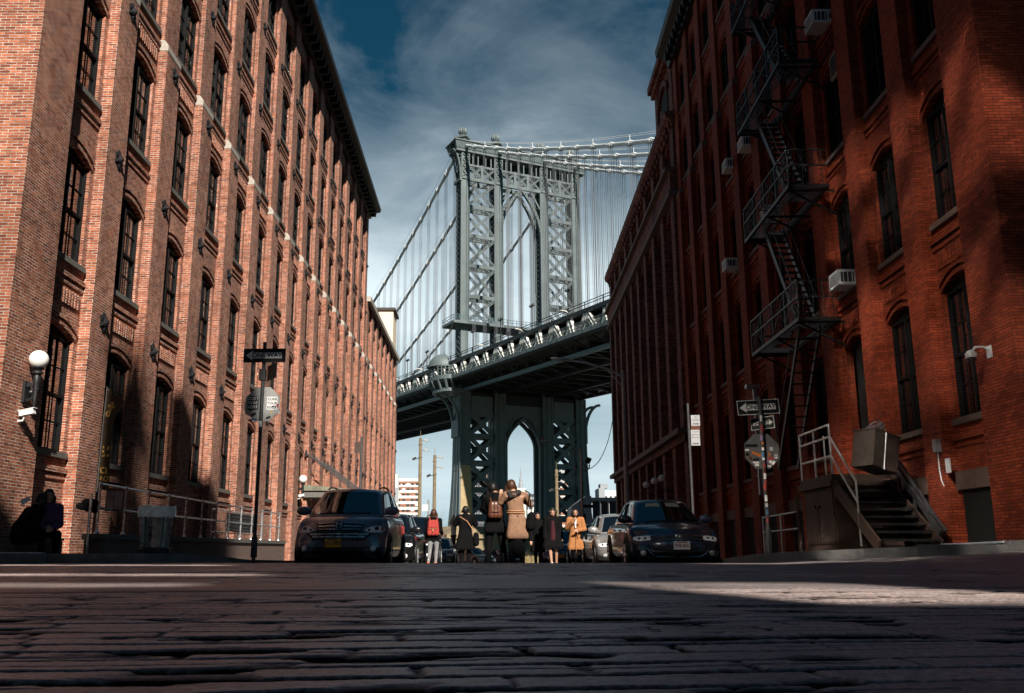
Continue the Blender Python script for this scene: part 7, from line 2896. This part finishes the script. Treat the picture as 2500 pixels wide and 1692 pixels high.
    # stoop: landing with cupboard doors, stair down towards the viewer
    r = thing('entrance_stoop', 'dark iron entrance stoop with cupboard doors under its landing on the right', 'stoop', right_pos(9.0, 0), A_R)
    zg = 0.28
    L0, L1, DO, zl = 20.75, 22.95, -1.72, 1.72
    m = MB()
    m.box(DO + 0.04, -0.26, L0 + 0.02, L1 - 0.02, zg - 0.5, zl - 0.12)
    m.build('base', 'rust_brown', r)
    m = MB()
    m.box(DO - 0.08, -0.25, L0 - 0.06, L1 + 0.06, zl - 0.118, zl)
    m.box(DO - 0.02, -0.27, L0, L1, zl + 0.001, zl + 0.14)
    m.build('landing', 'rust_brown', r)
    for k, (y0, y1) in enumerate(((L0 + 0.12, 21.82), (21.86, L1 - 0.2))):
        m = MB()
        m.box(DO + 0.0, DO + 0.035, y0, y1, zg + 0.06, zl - 0.18)
        d = m.build('door', 'rust_brown', r)
        m = MB()
        m.box(DO - 0.05, DO - 0.002, y0 + 0.08 if k else y1 - 0.14, y0 + 0.14 if k else y1 - 0.08, 1.15, 1.21)
        m.build('handle', 'black_iron', d)
    n = 8
    for k in range(n):      # steps
        m = MB()
        y1 = L0 - 0.06 - k * 0.27
        z = zl - 0.02 - (k + 1) * (zl - zg) / (n + 1)
        m.box(DO + 0.1, -0.5, y1 - 0.29, y1, z - 0.05, z)
        m.build('step', 'black_iron', r)
    ye = L0 - 0.06 - n * 0.27
    for x in (DO + 0.03, -0.48):
        m = MB()
        m.beam((x, L0 - 0.02, zl - 0.12), (x, ye, zg - 0.02), 0.05, 0.28)
        m.build('stringer', 'rust_brown', r)
    m = MB()
    x = DO + 0.02
    for y in (L0 + 0.02, (L0 + L1) / 2, L1 - 0.05):
        m.beam((x, y, zl), (x, y, zl + 1.25), 0.035)
    for zz in (0.55, 0.98, 1.25): m.beam((x, L0 + 0.02, zl + zz), (x, L1 - 0.05, zl + zz), 0.04)
    m.beam((x + 0.6, L1 - 0.05, zl), (x + 0.6, L1 - 0.05, zl + 1.25), 0.03)
    for zz in (0.55, 0.98):
        m.beam((x, L0 + 0.02, zl + zz), (x, ye + 0.9, zg + 0.6 + zz - 0.25), 0.035)
    m.beam((x, ye + 0.9, zg), (x, ye + 0.9, zg + 1.33), 0.03)
    m.build('hand_rail', 'pipe_grey', r)
    m = MB()
    x = -0.48
    m.tube([(x, L0 - 0.4, zl + 0.55), (x, ye + 0.2, zg + 0.62), (x, ye - 0.25, zg + 0.28)], 0.035, 8)
    m.beam((x, L0 - 0.4, zl + 0.30), (x, ye, zg + 0.25), 0.06, 0.12)
    for f in (0.1, 0.5, 0.9):
        y = L0 - 0.4 + (ye + 0.2 - L0 + 0.4) * f
        zz = zl + 0.55 + (zg + 0.62 - zl - 0.55) * f
        m.beam((x, y, zz - 0.9), (x, y, zz), 0.05)
    m.build('wall_rail', 'post_grey', r)
    # metal cabinet strapped above the stair
    s, z = rs_from_px(2127, 1108, 7.75)
    r = thing('metal_cabinet', 'tilted brown metal cabinet strapped over the stair rail on the right', 'cabinet', right_pos(7.75, s) + Vector((0, 0, z)), A_R + R(28))
    T = Matrix.Rotation(R(13), 4, 'Y')
    m = MB()
    m.M = T
    m.box(-0.36, 0.36, -0.28, 0.28, -0.38, 0.38)
    m.build('case', 'cabinet_metal', r)
    m = MB()
    m.M = T
    m.box(-0.38, 0.38, -0.30, 0.30, 0.382, 0.41)
    m.box(-0.02, 0.02, -0.288, -0.282, -0.38, 0.38)
    m.build('lid', 'cabinet_metal', r)
    m = MB()
    m.M = T
    m.tube([(-0.05, -0.295, -0.40), (-0.06, -0.295, 0.40), (-0.02, 0.0, 0.44), (-0.05, 0.295, 0.40)], 0.014, 6)
    m.build('strap', 'pipe_grey', r)
    c = thing('hose_coil', 'coil of pale hose lying on the metal cabinet', 'hose', r.location + Vector((0.05, 0, 0.44)), 0)
    m = MB()
    for k in range(4):
        m.tube([((0.20 - 0.02 * k) * math.cos(t * math.pi / 8), 0.10 * math.sin(t * math.pi / 8), 0.05 + 0.09 * math.sin(t * math.pi / 8 * 1.0 + k) + 0.02 * k) for t in range(17)], 0.016, 6)
    m.build('hose', 'pipe_grey', c, smooth=True)
    # low rail with rusty post, conduit box, notices, dome camera
    r = thing('pipe_railing', 'short two-bar pipe rail with rusty end post beside the stoop on the right', 'railing', right_pos(7.25, 23.2), A_R)
    for z in (0.72, 1.13):
        m = MB()
        m.tube([(0, 0.1, z), (0, 3.3, z - 0.04)], 0.022, 8)
        m.build('rail', 'pipe_grey', r)
    for y in (1.6, 3.3):
        m = MB()
        m.tube([(0, y, 0), (0, y, 1.13)], 0.022, 8)
        m.build('post', 'pipe_grey', r)
    m = MB()
    m.tube([(0, 0.05, 0), (0, 0.05, 1.55)], 0.05, 8)
    m.build('end_post', 'rust_brown', r)
    s, z = rs_from_px(2277, 1092, 8.74)
    r = thing('conduit_box', 'small grey conduit box with a curved pipe on the right wall', 'box', right_pos(8.74, s) + Vector((0, 0, z)), A_R)
    m = MB()
    m.box(-0.09, 0.02, -0.07, 0.07, -0.13, 0.13)
    m.build('box', 'pipe_grey', r)
    m = MB()
    m.tube([(-0.03, 0, -0.13), (-0.03, 0, -0.5), (-0.03, -0.04, -0.7), (-0.03, -0.12, -0.82)], 0.014, 6)
    m.build('pipe', 'ac_white', r)
    s, z = rs_from_px(2301, 1140, 8.74)
    o = MB()
    o.M = Matrix.Translation(right_pos(8.74, s) + Vector((0, 0, z))) @ Matrix.Rotation(A_R, 4, 'Z')
    o.box(-0.02, 0.0, -0.09, 0.09, -0.14, 0.14)
    tag(o.build('notice_plate', 'sign_grey'), 'small grey notice plate on the right wall below the conduit box', 'notice')
    s, z = rs_from_px(2400, 868, 8.62)
    r = thing('dome_camera', 'white dome security camera on a curved arm high on the right corner pier', 'camera', right_pos(8.62, s) + Vector((0, 0, z)), A_R)
    m = MB()
    m.box(-0.02, 0.02, -0.08, 0.08, -0.10, 0.12)
    m.tube([(0, 0, 0.04), (-0.10, 0.0, 0.10), (-0.24, 0.02, 0.10), (-0.32, 0.03, 0.0)], 0.022, 8)
    m.lathe([(0.095, -0.09), (0.10, -0.02), (0.06, 0.03), (0.02, 0.05)], 14, (-0.32, 0.03, 0))
    m.build('housing', 'ac_white', r, smooth=True)
    m = MB()
    m.ball((-0.32, 0.03, -0.09), 0.085, 14, 8)
    m.build('dome', 'car_glass', r, smooth=True)


build_right_front()


def build_street_lamps():
    Y = 32.0
    x0 = at(1527, 1100, Y).x
    zb = walk_z(x0, Y)
    r = thing('street_lamp', 'tall grey street lamp with long curved arm against the far right warehouse', 'street lamp', (x0, Y, zb))
    top = at(1524, 905, Y)
    m = MB()
    m.tube([(0, 0, 0), (0, 0, 1.2), (0, 0, top.z - zb)], [0.13, 0.10, 0.06], 10)
    m.build('post', 'pipe_grey', r, smooth=True)
    m = MB()
    pts = [at(px, py, Y) - Vector((x0, Y, zb)) for px, py in ((1523, 925), (1515, 917), (1480, 900), (1430, 886), (1390, 880))]
    m.tube(pts, [0.055, 0.05, 0.045, 0.04, 0.04], 8)
    m.beam(at(1523, 948, Y) - Vector((x0, Y, zb)), pts[2], 0.03)
    m.build('arm', 'pipe_grey', r, smooth=True)
    m = MB()
    p = at(1366, 877, Y) - Vector((x0, Y, zb))
    m.M = Matrix.Translation(p) @ Matrix.Rotation(R(6), 4, 'Y')
    m.ball((0, 0, 0), 0.14, 12, 8, (2.4, 1.0, 0.42))
    m.box(0.2, 0.42, -0.07, 0.07, -0.04, 0.05)
    m.build('lamp_head', 'pipe_grey', r, smooth=True)
    Y = 48.0
    x0 = at(1420, 1180, Y).x
    zb = ground_z(0, Y)
    r = thing('street_lamp', 'slender street lamp with red cell cap and floodlight bracket before the bridge tower', 'street lamp', (x0, Y, zb))
    m = MB()
    m.tube([(0, 0, 0), (0, 0, at(1420, 1098, Y).z - zb)], [0.09, 0.055], 8)
    m.build('post', 'pipe_grey', r, smooth=True)
    b0 = Vector((x0, Y, zb))
    m = MB()
    m.tube([at(px, py, Y) - b0 for px, py in ((1420, 1104), (1395, 1092), (1370, 1083), (1345, 1079))], 0.035, 6)
    m.build('arm', 'pipe_grey', r, smooth=True)
    m = MB()
    m.M = Matrix.Translation(at(1331, 1078, Y) - b0) @ Matrix.Rotation(R(5), 4, 'Y')
    m.ball((0, 0, 0), 0.12, 10, 8, (2.4, 1, 0.45))
    m.build('lamp_head', 'pipe_grey', r, smooth=True)
    m = MB()
    m.lathe([(0.07, 0.0), (0.05, 0.08), (0.03, 0.17), (0.03, 0.20)], 8, at(1326, 1076, Y) - b0)
    m.build('cell_cap', 'sticker_red', r)
    m = MB()
    m.tube([at(px, py, Y) - b0 for px, py in ((1403, 1137), (1403, 1144), (1410, 1148), (1430, 1148), (1438, 1144), (1439, 1134))], 0.04, 6)
    m.build('bracket', 'pipe_grey', r)
    m = MB()
    m.M = Matrix.Translation(at(1436, 1124, Y) - b0) @ Matrix.Rotation(R(25), 4, 'Y')
    m.box(-0.14, 0.14, -0.08, 0.08, -0.15, 0.15)
    m.build('floodlight', 'black_iron', r)
    pts = [at(px, py, Y + dy) for px, py, dy in ((1420, 1120, 0), (1428, 1138, 0.2), (1440, 1144, 0.5), (1462, 1126, 2), (1480, 1090, 4), (1491, 1050, 6), (1498, 1012, 8))]
    m = MB()
    fine = []
    for i in range(len(pts) - 1):
        for k in range(4):
            t = k / 4
            p0, p1, p2, p3 = pts[max(0, i - 1)], pts[i], pts[i + 1], pts[min(len(pts) - 1, i + 2)]
            fine.append(0.5 * ((2 * p1) + (p2 - p0) * t + (2 * p0 - 5 * p1 + 4 * p2 - p3) * t * t + (3 * p1 - p0 - 3 * p2 + p3) * t ** 3))
    m.tube(fine + [pts[-1]], 0.022, 5)
    tag(m.build('slack_cable', 'black_iron'), 'thin cable sagging from the slender street lamp to the right warehouse', 'cable')
    # tall timber poles with floodlights
    for px, pt, lab in ((1024, 1070, 'tall timber pole with floodlights left of the bridge tower, nearer of two'), (1060, 1111, 'tall timber pole with floodlights just left of the bridge tower leg'), (1360, 1146, 'pale timber pole with floodlights before the right tower legs')):
        Y = 120.0
        x0 = at(px, 1250, Y).x
        zb = street_z(Y)
        r = thing('timber_pole', lab, 'pole', (x0, Y, zb), 0, 'timber floodlight poles by the river')
        H = at(px, pt, Y).z - zb
        m = MB()
        m.tube([(0, 0, 0), (0, 0, H)], [0.27, 0.19], 8)
        m.tube([(0, 0, H), (0, 0, H + 1.0)], 0.03, 5)
        for z in (H - 0.9, H - 2.6): m.lathe([(0.24, z), (0.27, z + 0.1), (0.24, z + 0.2)], 8)
        m.build('pole', 'wood_pole', r)
        for s, z in ((1, H - 0.3), (1, H - 1.6), (-1, H - 2.7)):
            m = MB()
            m.tube([(0, 0, z), (s * 0.5, -0.1, z)], 0.05, 5)
            m.M = Matrix.Translation((s * 0.75, -0.15, z)) @ Matrix.Rotation(R(25) * s, 4, 'Y')
            m.box(-0.28, 0.28, -0.22, 0.22, -0.12, 0.14)
            m.build('floodlight', 'pipe_grey' if s > 0 else 'black_iron', r)
    # ornate lantern on a short column
    Y = 60.0
    p = at(1107, 1340, Y)
    r = thing('lantern_post', 'old cast-iron lantern on a short column between the two people in black', 'lamp', (p.x, Y, street_z(Y)))
    H = at(1107, 1256, Y).z - street_z(Y)
    m = MB()
    m.lathe([(0.30, 0), (0.28, 0.3), (0.16, 0.5), (0.14, H - 1.5), (0.22, H - 1.35), (0.16, H - 1.3)], 10)
    m.build('column', 'rust_brown', r)
    m = MB()
    m.lathe([(0.16, H - 1.3), (0.20, H - 0.60)], 6)
    m.build('lantern_glass', 'sign_grey', r)
    m = MB()
    m.lathe([(0.32, H - 0.60), (0.30, H - 0.52), (0.14, H - 0.22), (0.10, H - 0.18), (0.11, H - 0.10), (0.03, H)], 8)
    m.build('roof', 'black_iron', r)


build_street_lamps()

# ---------------------------------------------------------------- the far side of the river and the street foot
plain('far_red', (0.30, 0.135, 0.085), 0.9, var=0.15, scale=0.2)
plain('far_white', (0.75, 0.74, 0.70), 0.8, var=0.05)
plain('far_cream', (0.72, 0.70, 0.60), 0.85, var=0.04)
plain('far_grey', (0.30, 0.32, 0.34), 0.8, var=0.08)
plain('far_dark', (0.055, 0.055, 0.065), 0.8, var=0.1)
plain('far_glass', (0.03, 0.04, 0.05), 0.3)
plain('zinc', (0.26, 0.27, 0.28), 0.6, var=0.12, scale=1.0)


def block(label, px0, px1, pt, Y, mat, depth=20, rot=0.0, name='tower_block', zb=-4.0):
    a, b = at(px0, pt, Y), at(px1, pt, Y)
    r = thing(name, label, 'building', (a.x, Y, zb), rot)
    w, h = b.x - a.x, a.z - zb
    m = MB()
    m.box(0, w, 0, depth, 0, h)
    m.build('wall', mat, r)
    return r, w, h


def windows(r, w, h, nx, ny, mat, z0=0.1, zt=0.97, fx=0.55, fz=0.5, x0=0.0, x1=1.0, side=None, y=-0.02):
    k = 0
    for j in range(ny):
        for i in range(nx):
            cx = w * (x0 + (x1 - x0) * (i + 0.5) / nx)
            cz = h * (z0 + (zt - z0) * (j + 0.5) / ny)
            dx, dz = w * (x1 - x0) / nx * fx / 2, h * (zt - z0) / ny * fz / 2
            m = MB()
            m.box(cx - dx, cx + dx, y - 0.3, y, cz - dz, cz + dz)
            m.build('window', mat if not callable(mat) else mat(k), r)
            k += 1
            if k >= 100: return


def bands(r, w, h, n, mat, z0=0.05, zt=0.98, t=0.18):
    for j in range(n):
        m = MB()
        z = h * (z0 + (zt - z0) * j / (n - 1))
        m.box(-0.2, w + 0.2, -0.35, 0.0, z - h / n * t / 2, z + h / n * t / 2)
        m.build('floor_band', mat, r)


def far_city():
    r, w, h = block('far apartment block in red brick and white panels left of the tower', 970, 1024, 1172, 700, 'far_red', 18)
    bands(r, w, h, 12, 'far_white', 0.16, 1.0, 0.42)
    windows(r, w, h, 5, 11, lambda k: ('far_glass', 'far_white', 'far_glass', 'far_red')[(k * 7 + k // 3) % 4], 0.20, 0.98, 0.62, 0.34, y=-0.4)
    r, w, h = block('far tall cream slab with a grey sign panel of vertical lettering', 953, 972, 1158, 690, 'far_cream', 8)
    z1 = at(960, 1190, 690).z + 4.0
    z0 = at(960, 1226, 690).z + 4.0
    m = MB()
    m.box(0.3, w + 0.05, -0.4, -0.02, z0, z1)
    p = m.build('sign_panel', 'far_grey', r)
    M = Matrix.Translation((w * 0.55, -0.42, (z0 + z1) / 2)) @ Matrix.Rotation(R(90), 4, 'X') @ Matrix.Rotation(R(-90), 4, 'Z')
    text_mb('nellon', 3.9, M, 0.1, bold=0.03).build('lettering', 'far_white', p)
    # housing towers seen through the bracing
    r, w, h = block('far dark housing tower dotted with white balconies behind the left bracing', 1152, 1181, 1142, 520, 'far_dark', 30)
    windows(r, w, h, 5, 18, 'far_white', 0.04, 0.97, 0.16, 0.16)
    bands(r, w, h, 18, 'far_grey', 0.04, 0.99, 0.08)
    r, w, h = block('far red brick housing tower with pale floor bands behind the left bracing', 1181.5, 1200, 1138, 528, 'far_red', 24)
    bands(r, w, h, 19, 'far_white', 0.02, 0.99, 0.3)
    r, w, h = block('far red brick housing tower with pale floor bands behind the right bracing', 1368, 1384, 1152, 528, 'far_red', 24)
    bands(r, w, h, 18, 'far_white', 0.02, 0.99, 0.3)
    r, w, h = block('far dark housing tower beside the banded tower behind the right bracing', 1352, 1367.5, 1150, 520, 'far_dark', 30)
    windows(r, w, h, 3, 18, 'far_white', 0.04, 0.97, 0.2, 0.2)
    r, w, h = block('far dark office block with rows of white windows right of the spire', 1287, 1322, 1206, 800, 'far_dark', 20)
    windows(r, w, h, 6, 9, lambda k: 'far_white' if (k * 5 + k // 6) % 7 < 3 else 'far_grey', 0.2, 0.97, 0.5, 0.5)
    r, w, h = block('far low white block below the dark office block', 1288, 1322, 1244, 770, 'far_white', 14)
    windows(r, w, h, 6, 3, 'far_glass', 0.3, 0.95, 0.5, 0.4)
    # art-deco spire tower
    Y = 4000.0
    k = Y / 2284
    base = at(1273, 1341, Y)
    r = thing('skyscraper', 'far art-deco skyscraper with stepped crown and needle spire in the lower arch', 'building', (base.x, Y, 0))
    m = MB()
    lv = [(1341, 20), (1222, 20), (1210, 15.5), (1200, 11.5), (1194, 9)]
    for (a, hw), (b, _) in zip(lv, lv[1:]):
        m.box(-hw * k, hw * k, -hw * k * 0.7, hw * k * 0.7, (1341 - a) * k, (1341 - b) * k)
    m.build('tower', 'far_cream', r)
    m = MB()
    m.lathe([(6.0 * k, (1341 - 1194) * k), (5.4 * k, (1341 - 1183) * k), (3.6 * k, (1341 - 1178) * k), (3.2 * k, (1341 - 1170) * k), (1.6 * k, (1341 - 1164) * k), (1.3 * k, (1341 - 1152) * k)], 8)
    m.build('crown', 'far_grey', r)
    m = MB()
    m.lathe([(0.9 * k, (1341 - 1152) * k), (0.35 * k, (1341 - 1138) * k)], 6)
    m.build('spire', 'far_grey', r)
    # street foot on the right: white building and grey pavilion
    r, w, h = block('white flat-roofed building with small windows above the grey pavilion', 1474, 1530, 1198, 260, 'far_white', 16, name='flat_roofed_building')
    windows(r, w, h, 5, 1, 'far_glass', 0.84, 0.94, 0.4, 0.7)
    m = MB()
    a, b = at(1462, 1192, 260), at(1478, 1192, 260)
    m.box(-1.5, 0.2, -1, 8, 0, a.z + 4.0)
    m.box(-1.0, 1.1, -0.6, 4, a.z + 4.01, a.z + 5.2)
    m.build('stair_tower', 'far_grey', r)
    Y = 96.0
    zb = street_z(Y)
    p = at(1398, 1341, Y)
    r = thing('glass_pavilion', 'low grey pavilion with slanted roof and glass front at the street foot', 'building', (p.x, Y, zb))
    q = lambda px, py: ((px - 1398) * Y / 2284, at(px, py, Y).z - zb)
    m = MB()
    out = [q(1398, 1262), q(1398, 1238), q(1437, 1209), q(1447, 1211), q(1447, 1300), q(1398, 1300)]
    m.prism(out, (0, 0, 0), (1, 0, 0), (0, 0, 1), (0, 5, 0))
    m.build('gable', 'zinc', r)
    x0, z0 = q(1447, 1215)
    x1, _ = q(1530, 1215)
    m = MB()
    m.box(x0, x1 + 1, -0.2, 5, z0 - 0.35, z0)
    m.build('roof', 'zinc', r)
    n = 4
    for i in range(n):
        a, b = x0 + 0.1 + (x1 - x0) * i / n, x0 + (x1 - x0) * (i + 1) / n
        m = MB()
        m.box(a, b - 0.12, 0.0, 0.1, 0, z0 - 0.36)
        m.build('glass_panel', 'far_glass', r)
        m = MB()
        m.box(b - 0.115, b + 0.05, -0.1, 0.1, 0, z0 - 0.36)
        m.build('mullion', 'pipe_grey', r)
    m = MB()
    Y2 = 58
    c = at(1433, 1236, Y2)
    r = thing('street_name_sign', 'dark street name blade on a thick dark post behind the camel coat', 'sign', (at(1420, 1240, Y2).x, Y2, street_z(Y2)))
    m.box(0.1, 0.85, -0.02, 0.02, c.z - street_z(Y2) - 0.10, c.z - street_z(Y2) + 0.10)
    m.build('blade', 'sign_black', r)
    m = MB()
    m.tube([(0, 0, 0), (0, 0, c.z - street_z(Y2) + 0.3)], 0.10, 8)
    m.box(-0.02, 0.24, -0.12, 0.12, 0.6, c.z - street_z(Y2) - 0.45)
    m.build('post', 'sign_black', r)


far_city()


def bare_tree(x, y, H, seed, label, spread=0.55, cat='tree', name='bare_tree', depth=6, group='bare winter trees by the river'):
    rs = random.Random(seed)
    zb = street_z(y) - 0.05
    r = thing(name, label, cat, (x, y, zb), 0, group)
    trunk, crown = MB(), MB()

    def grow(p, d, L, rad, lvl):
        pts, rr = [p], [rad]
        n = 3
        for i in range(n):
            d = (d + Vector((rs.uniform(-1, 1), rs.uniform(-1, 1), rs.uniform(-0.3, 0.6))) * 0.16).normalized()
            p = p + d * L / n
            pts.append(p)
            rr.append(rad * (1 - 0.35 * (i + 1) / n))
        (trunk if lvl < 2 else crown).tube(pts, rr, 5 if lvl < 2 else 3, cap=False)
        if lvl >= depth: return
        for k in range(rs.choice((2, 3, 3)) if lvl < depth - 1 else 2):
            a = rs.uniform(0, 6.28)
            t = Vector((math.cos(a), math.sin(a), rs.uniform(0.0, 0.7)))
            nd = (d * (1 - spread * 0.6) + t * spread).normalized()
            grow(pts[-1 if k == 0 else rs.choice((1, 2, 3))], nd, L * rs.uniform(0.62, 0.82), rr[-1] * 0.68, lvl + 1)
    grow(Vector((0, 0, 0)), Vector((0, 0, 1)), H * 0.27, H * 0.016, 0)
    trunk.build('trunk', 'bark', r)
    crown.build('crown', 'bark', r)


def greenery():
    T = [(960, 150, 9.0, 'bare winter tree before the far apartment block, leftmost'), (992, 138, 9.5, 'bare winter tree before the far apartment block, second from left'),
         (1012, 165, 9.5, 'bare winter tree directly left of the nearer timber pole'), (1040, 132, 10.5, 'taller bare winter tree between the two timber poles'),
         (1072, 150, 9.0, 'bare winter tree just right of the second timber pole'), (1092, 140, 9.0, 'bare winter tree before the left foot of the bridge tower'),
         (1116, 128, 7.0, 'low bare winter tree before the tower pier'), (1322, 128, 6.0, 'bare winter tree behind the women in black')]
    for i, (px, y, H, lab) in enumerate(T):
        bare_tree((px - CX) / 2284 * y, y, H, 20 + i, lab)
    # leafless shrubs and dry grass at the street foot
    for i, (px, y, H, lab) in enumerate([(1075, 105, 3.4, 'brown leafless shrub right of the red backpack'), (1093, 100, 3.2, 'brown leafless shrub beside the cast-iron lantern'), (1050, 110, 3.6, 'brown leafless shrub left of the red backpack'), (1122, 108, 3.0, 'brown leafless shrub behind the photographer'), (1295, 112, 3.4, 'brown leafless shrub right of the camel coat pair')]):
        bare_tree((px - CX) / 2284 * y, y, H, 50 + i, lab, 0.8, 'shrub', 'bare_shrub', 5, 'leafless shrubs at the street foot')
    rs = random.Random(9)
    m = MB()
    for k in range(5000):
        x, y = rs.uniform(-12, 14), rs.uniform(112, 150)
        z = street_z(y) - 0.05 + 0.03 * (y - 112)
        h = rs.uniform(0.25, 0.7)
        dx, dy = rs.uniform(-0.2, 0.2), rs.uniform(-0.2, 0.2)
        m.add([(x - 0.05, y, z), (x + 0.05, y, z), (x + dx, y + dy, z + h)], [(0, 1, 2)])
    o = m.build('dry_grass', 'dry_grass')
    o['kind'] = 'stuff'
    m = MB()
    for a, b in ((111, 118), (118, 128), (128, 140), (140, 151)):
        m.quad((-40, a, street_z(a) - 0.08 + 0.03 * (a - 112)), (40, a, street_z(a) - 0.08 + 0.03 * (a - 112)), (40, b, street_z(b) - 0.08 + 0.03 * (b - 112)), (-40, b, street_z(b) - 0.08 + 0.03 * (b - 112)))
    structure(m.build('grass_bank', 'dry_grass'))


greenery()
